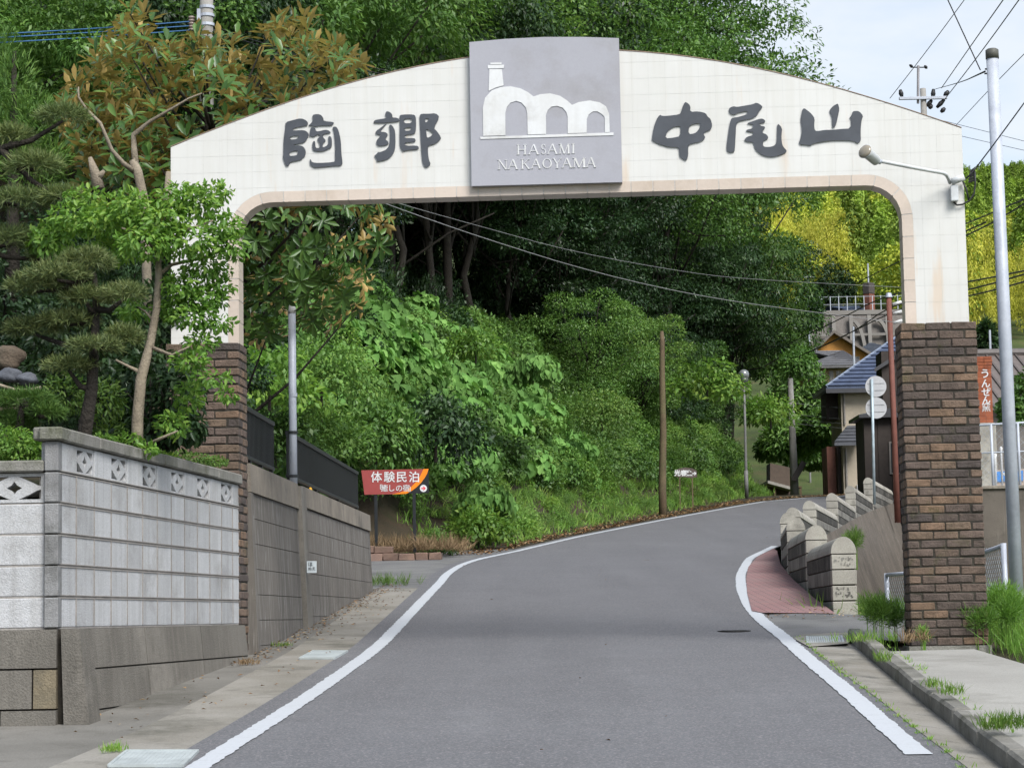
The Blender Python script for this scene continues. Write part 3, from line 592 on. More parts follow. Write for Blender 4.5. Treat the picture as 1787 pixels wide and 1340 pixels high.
# brick pillars
def brick_mesh(L, D, H):
    return MB().cbox((0, 0, 0), (L, D, H), 0.007, None, 0.0035)
BM = {}
for kind, (L, D) in {'st': (0.206, 0.10), 'hd': (0.098, 0.206), 'sd': (0.10, 0.206)}.items():
    BM[kind] = []
    for k in range(5):
        mb = brick_mesh(L, D, 0.0635); me = bpy.data.meshes.new('brick'); me.from_pydata(mb.v, [], mb.f); me.update(); me.materials.append(M['brick']); BM[kind].append(me)
CH = 0.0741
def pillar(s_in, side, ztopb, zbot, hide=None):
    """s_in: inner front edge; side +1 for the right pillar (body extends to +s)"""
    Wd, Dp = 0.648, 0.432; d0 = -0.115; a = s_in if side > 0 else s_in-Wd
    core = MB()
    core.prism([(a+0.008, zbot), (a+Wd-0.008, zbot), (a+Wd-0.008, ztopb-0.012), (a+0.008, ztopb-0.012)], gate, d0+0.008, d0+Dp-0.008)
    pl = core.build('brick_pillar', M['mortar'], gt); restb = MB(); nrow = int((ztopb-zbot)/CH)
    Rz = Matrix.Rotation(-TH, 4, 'Z')
    for r in range(nrow):
        z = ztopb - CH*(r+1) + 0.005; items = []
        if r % 2 == 0:                                         # three stretchers in front, one across each flank
            items += [('st', a+0.216*k+0.005, d0, 1) for k in range(3)] + [('st', a+0.216*k+0.005, d0+Dp-0.1, 0) for k in range(3)]
            items += [('sd', a, d0+0.113, 1 if side > 0 else 0), ('sd', a+Wd-0.1, d0+0.113, 0 if side > 0 else 1)]
        else:                                                  # headers at the corners, two stretchers and a half between
            items += [('hd', a, d0, 1), ('st', a+0.108+0.003, d0, 1), ('st', a+0.324+0.003, d0, 1), ('hd', a+Wd-0.098, d0, 1)]
            items += [('hd', a, d0+0.216, 1 if side > 0 else 0), ('hd', a+Wd-0.098, d0+0.216, 0 if side > 0 else 1)]
            items += [('st', a+0.111, d0+Dp-0.1, 0), ('st', a+0.327, d0+Dp-0.1, 0)]
        for kind, s, d, vis in items:
            me = random.choice(BM[kind]); j = random.uniform(-0.005, 0.004)
            loc = gate(s, z+random.uniform(-0.0015, 0.0015), d+j) - Vector(gt.location)
            if hide and vis and hide(s, z, d): vis = 0
            if vis:
                b = bpy.data.objects.new('brick', me); COL.objects.link(b); b.parent = pl; b['_b'] = 1
                b.matrix_basis = Matrix.Translation(loc) @ Rz
            else:
                Mx = Matrix.Translation(gate(s, z, d)) @ Rz
                restb.add([Mx @ v.co for v in me.vertices], [tuple(p.vertices) for p in me.polygons])
    stuff(restb.build('brick_rest', M['brick'], pl))
    foot = MB().prism([(a-0.02, zbot-0.3), (a+Wd+0.02, zbot-0.3), (a+Wd+0.02, zbot), (a-0.02, zbot)], gate, d0-0.02, d0+Dp+0.02).build('pillar_foot', M['kerb'], gt)
    return pl
sR = pg(1570.6, 580, -0.115)[0]; sL = pg(416.5, 610, -0.115)[0]
ZRB = ZPR-37*CH; ZLB = ZPL-39*CH
plR = pillar(sR, 1, ZPR, ZRB); plL = pillar(sL, -1, ZPL, ZLB, hide=lambda s, z, d: z < 2.7 and s < sL-0.2 and d < 0.1)
for pl in (plR, plL):                                         # bricks and rest sit in the frame of the gate's Empty
    for c in pl.children:
        if c.get('_b'): del c['_b']
        else: c.matrix_parent_inverse = Matrix.Identity(4)
fin(gt)
for pl in (plR, plL):
    for c in pl.children:
        if c.name.startswith('brick_rest') or c.name.startswith('tile'): continue
        c.matrix_basis = Matrix.Translation(Vector(gt.location)) @ c.matrix_basis

# ================================================================ LEFT WALLS
M['block'] = stone('white_concrete_block', (0.50, 0.505, 0.515, 1), (0.43, 0.435, 0.44, 1), (0.29, 0.285, 0.275, 1), 1.6, 90, 0.85, 0.35, streak=0.55, rnd=0.12)
M['pier'] = stone('grey_pier', (0.30, 0.30, 0.30, 1), (0.22, 0.22, 0.22, 1), (0.13, 0.13, 0.125, 1), 4, 90, 0.85, 0.35, streak=0.3)
M['coping'] = stone('coping_concrete', (0.30, 0.29, 0.265, 1), (0.19, 0.185, 0.165, 1), (0.10, 0.105, 0.07, 1), 3, 80, 0.9, 0.4, streak=0.4, rnd=0.08)
M['joint'] = stone('wall_joint', (0.36, 0.335, 0.31, 1), (0.28, 0.26, 0.24, 1), sc=6, bump=0.2)
M['slab'] = stone('dark_stone_block', (0.185, 0.172, 0.150, 1), (0.135, 0.124, 0.107, 1), (0.25, 0.23, 0.20, 1), 1.4, 80, 0.9, 0.45, streak=0.45, rnd=0.12)
M['slab2'] = stone('tan_stone_block', (0.24, 0.20, 0.135, 1), (0.18, 0.15, 0.10, 1), (0.13, 0.115, 0.085, 1), 5, 80, 0.9, 0.45)
t = NT('stained_block'); v = t.pos(); c = t.mix(t.noise(v, 1.2, 5), (0.150, 0.136, 0.120, 1), (0.108, 0.098, 0.087, 1))
c = t.mix(t.mul(t.noise(t.pos((7, 7, 0.25)), 2.2, 4, 0.6, 0.52, 0.72), 0.5), c, (0.31, 0.30, 0.275, 1)); c = t.mix(t.mul(t.noise(t.pos((30, 30, 0.9)), 1.2, 3, 0.6, 0.63, 0.70), 0.75), c, (0.46, 0.45, 0.43, 1)); h = t.noise(v, 90, 4, 0.6, 0.3, 0.7); t.bump(h, 0.4, 0.01); M['stained'] = t.fin(c, 0.9, 0.25)
M['capstone'] = stone('tan_cap', (0.28, 0.245, 0.20, 1), (0.20, 0.175, 0.145, 1), (0.12, 0.11, 0.095, 1), 2, 80, 0.9, 0.35, streak=0.5, rnd=0.08)
M['black'] = plain('black_metal', (0.016, 0.018, 0.020, 1), 0.4); M['steel'] = stone('galvanised_steel', (0.47, 0.50, 0.56, 1), (0.40, 0.43, 0.49, 1), (0.33, 0.35, 0.40, 1), 5, 40, 0.5, 0.05, spec=0.4, metal=0.1, fl=0.05)
CW = Vector((-2.93, 14.34, 0)); EW = Vector((-2.37, 19.28, 0)); wl = (EW-CW).length; WU = (EW-CW)/wl; WN = Vector((WU.y, -WU.x, 0))   # WN faces the road
def wall(s, z, d=0): return CW + WU*s - WN*d + Vector((0, 0, z))
ZW = at(102, 1096, 14.34).z
def frame_m(o, u, n): return Matrix(((u.x, -n.x, 0, o.x), (u.y, -n.y, 0, o.y), (0, 0, 1, o.z), (0, 0, 0, 1)))   # x along, y into the wall, z up
bw = thing('block_wall', 'white concrete block wall with openwork blocks and grey coping on dark stone base, left of the road', 'wall', loc=(CW.x, CW.y, zr(14)))
MW = frame_m(Vector((CW.x, CW.y, ZW)), WU, WN)
MB().box((0.02, 0.004, -0.01), (wl, 0.125, 1.0), MW).build('wall_core', M['joint'], bw)
def holed(name, w, h, holes, thick, Mx, m, parent):
    cu = bpy.data.curves.new(name, 'CURVE'); cu.dimensions = '2D'; cu.fill_mode = 'BOTH'; cu.extrude = thick/2
    for lp in [[(0, 0), (w, 0), (w, h), (0, h)]] + holes:
        sp = cu.splines.new('POLY'); sp.points.add(len(lp)-1); sp.use_cyclic_u = True
        for i, (a, b) in enumerate(lp): sp.points[i].co = (a, b, 0, 1)
    ob = bpy.data.objects.new(name, cu); COL.objects.link(ob); me = bpy.data.meshes.new_from_object(ob.evaluated_get(bpy.context.evaluated_depsgraph_get())); bpy.data.objects.remove(ob)
    me.transform(Matrix(((1, 0, 0, 0), (0, 0, -1, thick/2), (0, 1, 0, 0), (0, 0, 0, 1)))); me.transform(Mx); me.materials.clear(); return link(name, me, m, parent)
def screen_holes(w, h):
    H = []; cx, cy = w/2, h/2; e = 0.022
    H.append([(cx-0.05, cy), (cx-0.018, cy-0.018), (cx, cy-0.042), (cx+0.018, cy-0.018), (cx+0.05, cy), (cx+0.018, cy+0.018), (cx, cy+0.042), (cx-0.018, cy+0.018)])
    for sx in (-1, 1):
        for sy in (-1, 1):
            X = lambda a: cx+sx*(cx-a); Y = lambda b: cy+sy*(cy-b)
            H.append([(X(e), Y(e)), (X(w*0.43), Y(e)), (X(w*0.33), Y(e+0.016)), (X(w*0.22), Y(e+0.036)), (X(w*0.13), Y(e+0.054)), (X(e), Y(h*0.44))])
    return H
ncol = 13; bl = wl/12.65
for r in range(6):
    for c_ in range(ncol):
        x0, x1 = c_*bl, min((c_+1)*bl, wl)
        if c_ == 0: x0 = 0.03
        Mx = MW @ Matrix.Translation((x0+0.005, 0, r*0.2+0.006))
        L = x1-x0-0.010
        if r == 5 and c_ % 2 == 1 and c_ < 12: holed('screen_block', L, 0.187, screen_holes(L, 0.187), 0.10, Mx @ Matrix.Translation((0, 0.006, 0)), M['block'], bw)
        else: MB().cbox((0, random.uniform(0, 0.002), 0), (L, 0.12, 0.188), 0.005, Mx).build('block', M['block'], bw)
        if c_ and r < 5: MB().box((x0-0.008, -0.0035, r*0.2+0.016), (x0+0.008, 0.01, r*0.2+0.19), MW).build('joint_rib', M['joint'], bw)
# horizontal joint ribs
for r in range(1, 6): MB().box((0.0, -0.004, r*0.2-0.009), (wl-0.01, 0.01, r*0.2-0.003), MW).box((0.0, -0.004, r*0.2+0.009), (wl-0.01, 0.01, r*0.2+0.014), MW).build('joint_rib', M['joint'], bw)
for k in range(6): MB().cbox((k*wl/6+(-0.05 if k == 0 else 0.003), -0.03, 1.2), ((k+1)*wl/6-0.003, 0.15, 1.285), 0.01, MW, 0.003).build('coping_stone', M['coping'], bw)
# corner pier and the face turned to the camera
PX0 = at(78, 900, 14.33).x; CXX = at(103, 900, 14.33).x
for r in range(6): MB().cbox((PX0, 14.31, ZW+r*0.2+0.004), (CXX-0.002, 14.44, ZW+r*0.2+0.196), 0.006).build('pier_block', M['pier'], bw)
MB().cbox((PX0-0.03, 14.27, ZW+1.2), (CXX+0.03, 14.46, ZW+1.285), 0.01).build('coping_stone', M['coping'], bw)
MB().box((PX0-4.8, 14.355, ZW-0.01), (PX0-0.002, 14.47, ZW+0.8)).build('wall_core', M['joint'], bw)
for r in range(5):
    for k in range(12):
        x1 = PX0-0.004-k*0.4; x0 = x1-0.392
        if r == 4: holed('screen_block', 0.39, 0.19, screen_holes(0.39, 0.19), 0.10, Matrix.Translation((x0, 14.352, ZW+r*0.2+0.005)), M['block'], bw)
        else: MB().cbox((x0, 14.35, ZW+r*0.2+0.006), (x1, 14.47, ZW+r*0.2+0.194), 0.005).build('block', M['block'], bw)
for k in range(6): MB().cbox((PX0-0.003-(k+1)*0.8, 14.31, ZW+1.0), (PX0-0.006-k*0.8, 14.49, ZW+1.075), 0.01).build('coping_stone', M['coping'], bw)
# dark stone base, slightly battered
def batter(Mx, x0, x1, z0, z1, bat, c=0.008):
    b0 = -bat*(-z0)-0.03; b1 = -bat*(-z1)-0.03; g = 0.006
    v = [(x0+g, b0, z0+g), (x1-g, b0, z0+g), (x1-g, 0.12, z0+g), (x0+g, 0.12, z0+g), (x0+g, b1, z1-g), (x1-g, b1, z1-g), (x1-g, 0.12, z1-g), (x0+g, 0.12, z1-g)]
    return MB().add([Mx @ Vector(p) for p in v], [(0,3,2,1),(4,5,6,7),(0,1,5,4),(1,2,6,5),(2,3,7,6),(3,0,4,7)])
MB().add([MW @ Vector(p) for p in ((0.12,-0.112,-1.3),(wl+0.05,-0.16,-1.3),(wl+0.05,0.12,-1.3),(0.12,0.12,-1.3),(0.12,-0.022,-0.004),(wl+0.05,-0.025,-0.004),(wl+0.05,0.12,-0.004),(0.12,0.12,-0.004))], [(0,3,2,1),(4,5,6,7),(0,1,5,4),(1,2,6,5),(2,3,7,6),(3,0,4,7)]).build('base_core', M['mortar'], bw)
for r in range(4):
    for a, b in ((0.12, 1.9), (1.9, 3.5), (3.5, wl+0.06)): batter(MW, a, b, -0.27*(r+1), -0.27*r, 0.10).build('base_stone', M['slab'], bw)
bq = [at(x, y, 14.295) for x, y in ((113,1330),(162,1330),(139,1097),(106,1097))]; bq2 = [p+WU*0.25 for p in bq]
MB().add(bq+bq2, [(0,1,2,3),(4,7,6,5),(0,4,5,1),(1,5,6,2),(2,6,7,3),(3,7,4,0)]).build('base_buttress', M['slab'], bw)
MF = Matrix.Translation((0, 14.34, ZW)); xe = at(105, 1150, 14.3).x
MB().box((PX0-4.8, 14.36, ZW-1.3), (xe+0.1, 14.46, ZW-0.004)).build('base_core', M['mortar'], bw)
for r, cuts in enumerate(([0, 0.40, 0.95, 1.5, 2.1, 3, 3.9, 4.8], [0, 0.175, 0.62, 1.2, 1.8, 3, 4.1, 4.8], [0, 0.38, 0.9, 1.4, 2.2, 3, 4, 4.8], [0, 0.5, 1.1, 1.7, 3, 4.8])):
    for k in range(len(cuts)-1): batter(MF, xe-cuts[k+1], xe-cuts[k]-(0.02 if k == 0 else 0), -0.255*(r+1), -0.255*r, 0.04).build('base_stone', M['slab2'] if (r == 1 and k == 0) else M['slab'], bw)
fin(bw)

# retaining wall beyond the pillar
A_ = Vector((xw(19.75), 19.75, 0)); B_ = Vector((xw(30.1)+0.02, 30.1, 0)); rl = (B_-A_).length; RU = (B_-A_)/rl; RN = Vector((RU.y, -RU.x, 0))
ZT = (at(440, 815, 19.75).z + at(640, 893, 30.0).z)/2; MR = frame_m(Vector((A_.x, A_.y, ZT)), RU, RN)
rw = thing('retaining_wall', 'dark water-stained block retaining wall with tan cap below the black fence', 'wall', loc=(A_.x, A_.y, zr(20)))
def rblock(x0, x1, z0, z1, bat=0.045, d=0.0, g=0.003):
    y0, y1 = bat*z0*1.0-d, bat*z1-d
    v = [(x0+g, y0, z0+g), (x1-g, y0, z0+g), (x1-g, 0.3, z0+g), (x0+g, 0.3, z0+g), (x0+g, y1, z1-g), (x1-g, y1, z1-g), (x1-g, 0.3, z1-g), (x0+g, 0.3, z1-g)]
    return MB().add([MR @ Vector(p) for p in v], [(0,3,2,1),(4,5,6,7),(0,1,5,4),(1,2,6,5),(2,3,7,6),(3,0,4,7)])
rblock(0.0, rl, -2.2, -0.03, d=-0.012).build('wall_core', plain('joint_dark', (0.06, 0.054, 0.047, 1), 0.9), rw)
xb = 3.35                                                   # concrete buttress under the steel pole
for a, b in ((0, 1.6), (1.6, xb-0.2)): rblock(a, b, -0.26, 0, d=0.02).build('cap_stone', M['capstone'], rw)
for k in range(6): a = xb+0.2+(rl-xb-0.2)*k/6; rblock(a, xb+0.2+(rl-xb-0.2)*(k+1)/6, -0.22-0.0, 0.0, d=0.02).build('cap_stone', M['capstone'], rw)
for r in range(8):
    z1 = -0.26-0.225*r; z0 = z1-0.225
    for a, b in ((0.14, xb-0.2),): rblock(a, b, z0, z1).build('wall_block', M['stained'], rw)
    q = np.linspace(xb+0.2, rl, 4)
    for a, b in zip(q[:-1], q[1:]): rblock(a, b, z0+0.03, z1+0.03).build('wall_block', M['stained'], rw)
rblock(-0.02, 0.14, -2.0, -0.26, d=0.015).build('end_post', M['stained'], rw); rblock(xb-0.2, xb+0.2, -2.1, -0.02, d=0.05).build('buttress', M['slab'], rw)
fin(rw)
nb = at(530, 991, 23.4); Mn = Matrix.Translation((MR @ Vector((xb-0.16, -0.15, nb.z-ZT)))) @ Matrix.Rotation(R(12), 4, 'Z')
no = thing('wall_notice', 'small white paper notice fixed to the dark retaining wall', 'notice', loc=Mn.to_translation())
MB().box((-0.05, -0.006, -0.06), (0.05, 0, 0.06), Mn).build('board', plain('notice_white', (0.62, 0.68, 0.70, 1), 0.6), no)
def text(body, size, Mx, m, parent, ext=0.002, off=0.0, name='lettering', align='CENTER'):
    cu = bpy.data.curves.new(name, 'FONT'); cu.body = body; cu.size = size; cu.extrude = ext; cu.offset = off; cu.align_x = align; cu.align_y = 'CENTER'; cu.resolution_u = 3
    ob = bpy.data.objects.new(name, cu); COL.objects.link(ob); me = bpy.data.meshes.new_from_object(ob.evaluated_get(bpy.context.evaluated_depsgraph_get())); bpy.data.objects.remove(ob)
    me.transform(Mx @ Matrix.Rotation(R(90), 4, 'X')); me.materials.clear(); return link(name, me, m, parent)
text('ほ', 0.05, Mn @ Matrix.Translation((-0.015, -0.009, 0.025)), M['ink'], no, 0.001); text('ぬえ', 0.04, Mn @ Matrix.Translation((0, -0.009, -0.02)), M['ink'], no, 0.001)
fin(no)
# black railing in two lengths
def railing(x0, x1, label):
    f = thing('black_railing', label, 'fence', 'black railings on the retaining wall', loc=MR @ Vector((x0, 0.12, 0))); y = 0.12
    zt, zb_ = 0.555, 0.10; n = int((x1-x0)/0.075)
    MB().cbox((x0, y-0.025, zt-0.03), (x1, y+0.025, zt+0.012), 0.006, MR).build('top_rail', M['black'], f)
    MB().cbox((x0, y-0.022, zb_-0.02), (x1, y+0.022, zb_+0.015), 0.005, MR).build('bottom_rail', M['black'], f)
    for k in range(4): xx = x0+0.12+(x1-x0-0.24)*k/3; MB().box((xx-0.025, y-0.02, -0.02), (xx+0.025, y+0.02, zb_), MR).build('post', M['black'], f)
    mb = MB()
    for k in range(n+1): xx = x0+(x1-x0)*k/n; mb.box((xx-0.009, y-0.011, zb_), (xx+0.009, y+0.011, zt-0.02), MR)
    stuff(mb.build('bars', M['black'], f)); fin(f)
railing(0.05, 2.35, 'short black barred railing next to the left brick pillar'); railing(xb+0.05, rl-0.3, 'long black barred railing running from the steel pole to the driveway')
pt = at(512, 545, 22.95); pbz = ZT-0.05; pc = MR @ Vector((xb-0.12, 0.02, 0))
pc = at(512.5, 846, 22.95)
sp = thing('steel_pole', 'plain grey steel pole standing on the retaining wall between the railings', 'pole', loc=(pc.x, pc.y, pbz))
MB().tube([(pc.x, pc.y, pbz-0.1), (pc.x-0.005, pc.y, pt.z-0.9), (pc.x-0.005, pc.y, pt.z)], 0.040, 16).build('shaft', M['steel'], sp, True)
MB().tube([(pc.x-0.005, pc.y, pt.z-0.01), (pc.x-0.005, pc.y, pt.z+0.05), (pc.x-0.005, pc.y, pt.z+0.09)], [0.044, 0.040, 0.012], 12).build('cap', M['white'], sp, True)
MB().tube([(pc.x, pc.y, pt.z-0.88), (pc.x, pc.y, pt.z-0.84)], 0.044, 16).build('joint_ring', M['steel'], sp)
for zz in (0.53, 0.08): MB().tube([(pc.x, pc.y, ZT+zz-0.014), (pc.x, pc.y, ZT+zz+0.014)], 0.050, 16).build('clamp_band', M['black'], sp)
fin(sp)
ym = at(541, 858, 24.6); tag(MB().tube([(ym.x, ym.y, ZT-0.1), (ym.x+0.004, ym.y, ym.z+0.03), (ym.x+0.004, ym.y, ym.z+0.05)], [0.022, 0.020, 0.008], 10).build('marker_stake', plain('yellow_plastic', (0.75, 0.38, 0.02, 1), 0.5), None, True), 'small yellow marker stake behind the long black railing', 'stake')
# two steel drain grates
M['grate'] = plain('galvanised_grate', (0.44, 0.48, 0.48, 1), 0.5, 0.1)
def grate(pts, label, n=16):
    P = [gnd(*p) for p in pts]; g_ = thing('drain_grate', label, 'grate', 'drain grates', loc=P[0]); mb = MB(); a, b, c_, d_ = P
    for (p, q) in ((a, b), (b, c_), (c_, d_), (d_, a)): 
        dr = (q-p).normalized()*0.0; mb.tube([p+Vector((0, 0, 0.008)), q+Vector((0, 0, 0.008))], 0.012, 4)
    mb.build('frame', M['grate'], g_); mb = MB()
    for k in range(n): f = (k+0.5)/n; p = a+(b-a)*f; q = d_+(c_-d_)*f; mb.box((-0.012, 0, -0.004), (0.012, (q-p).length, 0.010), Matrix.Translation(p) @ (q-p).to_track_quat('Y', 'Z').to_matrix().to_4x4())
    stuff(mb.build('bars', M['grate'], g_)); fin(g_)
grate(((523,1150),(583,1150),(606,1137),(547,1137)), 'pale metal drain grate in the left gutter below the notice'); grate(((190,1338),(318,1338),(345,1312),(222,1312)), 'pale metal drain grate at the lower left corner of the road')
grate(((1409,1123),(1472,1122),(1468,1111),(1408,1112)), 'pale blue metal drain grate at the head of the right kerb')
vc = gnd(1281, 1101); v_ = thing('valve_cover', 'small round dark iron cover set in the road', 'manhole cover', loc=vc)
MB().tube([vc+Vector((0, 0, -0.01)), vc+Vector((0, 0, 0.007))], 0.16, 24).build('ring', plain('dark_iron', (0.03, 0.03, 0.03, 1), 0.6, 0.3), v_); MB().tube([vc+Vector((0, 0, 0.0)), vc+Vector((0, 0, 0.011))], 0.125, 24).build('lid', plain('worn_iron', (0.06, 0.06, 0.062, 1), 0.5, 0.3), v_); fin(v_)

# ================================================================ SIGNS AND POLES ON THE LEFT
def slab_poly(name, P, Y, d0, d1, m, parent):
    """plate facing the camera: P in photo pixels at depth Y"""
    return MB().prism([(at(a, b, Y).x, at(a, b, Y).z) for a, b in P][::-1], lambda s, z, d: Vector((s, Y+d, z)), d0, d1).build(name, m, parent)
YS_ = 42.0
ds = thing('direction_sign', 'maroon and orange guide board with white lettering and a red arrow on two black posts', 'sign', loc=at(690, 945, YS_))
slab_poly('board', ((630.5,820.5),(748,818),(748.5,860),(636,863)), YS_, 0, 0.04, M['black'], ds)
cres = [(748,818),(745.5,826),(741,834),(735,842),(727,850),(719,856),(710,861),(704,861.8)]
slab_poly('maroon_field', [(630.5,820.5),(748,818)] + cres[1:] + [(636,863)], YS_, -0.004, -0.0005, plain('maroon_paint', (0.30, 0.055, 0.050, 1), 0.5, v=0.06), ds)
slab_poly('orange_crescent', [(739,818.2)] + cres + [(684,862.2),(697,859.5),(708,855.5),(718,849),(727,840),(734,829)], YS_, -0.008, -0.0045, plain('orange_paint', (0.80, 0.22, 0.005, 1), 0.5, v=0.05), ds)
def at_m(px, py, Y, d=0): p = at(px, py, Y); return Matrix.Translation((p.x, Y+d, p.z))
pxm = lambda n, Y: n/3900*Y
for ch, px in zip('体験民泊', (657, 679.5, 701, 723)): text(ch, pxm(19.0, YS_)*1.06, at_m(px, 833.5, YS_, -0.010), M['white'], ds, 0.0015, 0.0022)
for ch, px in zip('「癒しの宿」', (661.5, 671, 683, 696.5, 709, 718.5)): text(ch, pxm(12.0, YS_)*1.08, at_m(px, 852.5, YS_, -0.0105), M['white'], ds, 0.0015, 0.001)
c0 = at(739, 852, YS_); MB().prism([(c0.x+0.067*math.cos(q), c0.z+0.067*math.sin(q)) for q in np.linspace(0, 2*math.pi, 25)[:-1]][::-1], lambda s, z, d: Vector((s, YS_+d, z)), -0.008, -0.001).build('arrow_disc', M['white'], ds)
ar = [(-0.042,-0.011),(0.008,-0.011),(-0.012,-0.036),(0.008,-0.036),(0.045,0),(0.008,0.036),(-0.012,0.036),(0.008,0.011),(-0.042,0.011)]
MB().prism([(c0.x+a, c0.z+b) for a, b in ar][::-1], lambda s, z, d: Vector((s, YS_+d, z)), -0.011, -0.0085).build('arrow', plain('arrow_red', (0.70, 0.06, 0.08, 1), 0.5), ds)
for x, yb_ in ((656.5, 942), (723.5, 946)): p = at(x, yb_, YS_); q = at(x, 861, YS_); MB().cbox((p.x-0.03, YS_+0.003, p.z-0.25), (p.x+0.03, YS_+0.06, q.z), 0.004).build('post', M['black'], ds)
fin(ds)
pl_ = thing('planter_edging', 'low reddish stone edging of the planting strip below the guide board', 'edging', loc=gnd(700, 965))
M['edging'] = stone('reddish_stone', (0.24, 0.155, 0.115, 1), (0.17, 0.115, 0.095, 1), (0.10, 0.085, 0.06, 1), 3, 60, 0.9, 0.4, rnd=0.2)
z0 = zr(41.0)
for r in range(2):
    xs_ = [-2.75+0.0*r, -2.44+0.1*r, -2.15, -1.85+0.08*r, -1.6, -1.35] if r == 0 else [-2.75, -2.6, -2.25, -2.0, -1.75]
    if r: xs_ = xs_[:3]
    for a, b in zip(xs_[:-1], xs_[1:]): MB().cbox((a+0.006, 41.2+0.05*r, z0+0.0+0.15*r), (b-0.006, 41.55+0.05*r, z0+0.145+0.14*r), 0.012, None, 0.012).build('edging_stone', M['edging'], pl_)
MB().box((-3.2, 41.45, z0-0.1), (-1.4, 43.6, z0+0.16)).build('bed_soil', M['soil'], pl_); fin(pl_)
wp = gnd(1157, 899); wt = at(1155, 578, wp.y)
M['oldwood'] = stone('mossy_pole_wood', (0.16, 0.115, 0.07, 1), (0.095, 0.068, 0.045, 1), (0.13, 0.13, 0.06, 1), 2.5, 40, 0.9, 0.5, streak=0.6)
tag(MB().tube([wp-Vector((0, 0, 0.3)), wp+Vector((0, 0, 0.8)), wp.lerp(wt, 0.45)+Vector((0.02, 0, 0)), wp.lerp(wt, 0.75), wt-Vector((0, 0, 0.3)), wt], [0.125, 0.115, 0.10, 0.085, 0.075, 0.05], 14).build('wooden_pole', M['oldwood'], None, True), 'old bare wooden pole standing at the left edge of the road', 'pole')
YB = 73.0
ks = thing('kiln_sign', 'small dark wooden board with white characters and an arrow on the grassy bank', 'sign', loc=at(1197, 845, YB))
slab_poly('board', ((1177,821),(1186,817),(1196,815.5),(1208,817),(1216,821),(1216.5,832),(1206,834),(1196,832.5),(1180,832)), YB, 0, 0.03, plain('dark_board', (0.10, 0.075, 0.065, 1), 0.8), ks)
for ch, px in zip('光春窯', (1182, 1193, 1203)): text(ch, pxm(11, YB), at_m(px, 826, YB, -0.004), M['white'], ks, 0.0015, 0.007)
MB().prism([(at(1211.8, 826, YB).x+a*1.6, at(1211.8, 826, YB).z+b*1.6) for a, b in ar][::-1], lambda s, z, d: Vector((s, YB+d, z)), -0.006, -0.001).build('arrow', M['white'], ks)
for x in (1186, 1208): p = at(x, 832, YB); MB().box((p.x-0.02, YB+0.004, p.z-1.2), (p.x+0.02, YB+0.04, p.z)).build('stake', M['oldwood'], ks)
fin(ks)
M['lpost'] = stone('lamp_post_grey', (0.20, 0.20, 0.19, 1), (0.15, 0.15, 0.145, 1), (0.11, 0.105, 0.09, 1), 3, 40, 0.6, 0.05)
def globe_lamp(base, top, r, label, k=1.0):
    o = thing('street_lamp', label, 'street lamp', 'globe street lamps', loc=base)
    MB().tube([base-Vector((0, 0, 0.2)), base+Vector((0, 0, 0.9)), base.lerp(top, 0.5), top-Vector((0, 0, r*1.6))], [0.085*k, 0.075*k, 0.06*k, 0.055*k], 12).build('post', M['lpost'], o, True)
    MB().tube([base+Vector((0, 0, -0.1)), base+Vector((0, 0, 0.9))], 0.10*k, 12).build('post_base', M['lpost'], o, True)
    MB().tube([top-Vector((0, 0, r*2.0)), top-Vector((0, 0, r*1.3)), top-Vector((0, 0, r*0.6))], [0.06*k, r*0.75, r*0.8], 16).build('lamp_holder', plain('lamp_grey', (0.09, 0.09, 0.09, 1), 0.4, 0.3), o, True)
    P = [top+Vector((0, 0, -r*math.cos(q))) for q in np.linspace(0.65, math.pi, 10)]; RR = [max(0.004, r*math.sin(q)) for q in np.linspace(0.65, math.pi, 10)]
    t_ = NT('lamp_globe'); gl = t_.fin((0.17, 0.18, 0.18, 1), 0.06, 0.9); MB().tube(P, RR, 20).build('globe', gl, o, True); fin(o)
lb = at(1303, 862, 86); globe_lamp(lb, at(1298, 654, lb.y), 0.21, 'tall grey street lamp with glass globe on the grassy bank', 0.8)
lb2 = Vector((at(1413, 803, 125).x, 125, 7.0)); globe_lamp(lb2, at(1413, 803, 125), 0.16, 'small distant globe street lamp beyond the crest of the road', 0.9)
M['conc'] = stone('pole_concrete', (0.36, 0.345, 0.32, 1), (0.29, 0.28, 0.26, 1), (0.21, 0.20, 0.18, 1), 2, 60, 0.85, 0.2, streak=0.3)
cb = Vector((at(1387, 868, 99).x, 99, zr(99))); ct = at(1379, 655, 99)
cp = thing('utility_pole', 'leaning concrete utility pole at the crest with a tilted dark board', 'utility pole', 'utility poles', loc=cb)
MB().tube([cb-Vector((0, 0, 0.3)), cb.lerp(ct, 0.5), ct], [0.20, 0.15, 0.11], 14).build('shaft', M['conc'], cp, True)
q = at(1394, 822, 98.6); MB().cbox((-0.13, 0, -0.48), (0.13, 0.05, 0.48), 0.01, Matrix.Translation(q) @ Matrix.Rotation(R(32), 4, 'Y')).build('tilted_board', plain('board_dark', (0.075, 0.065, 0.06, 1), 0.7), cp)
fin(cp)
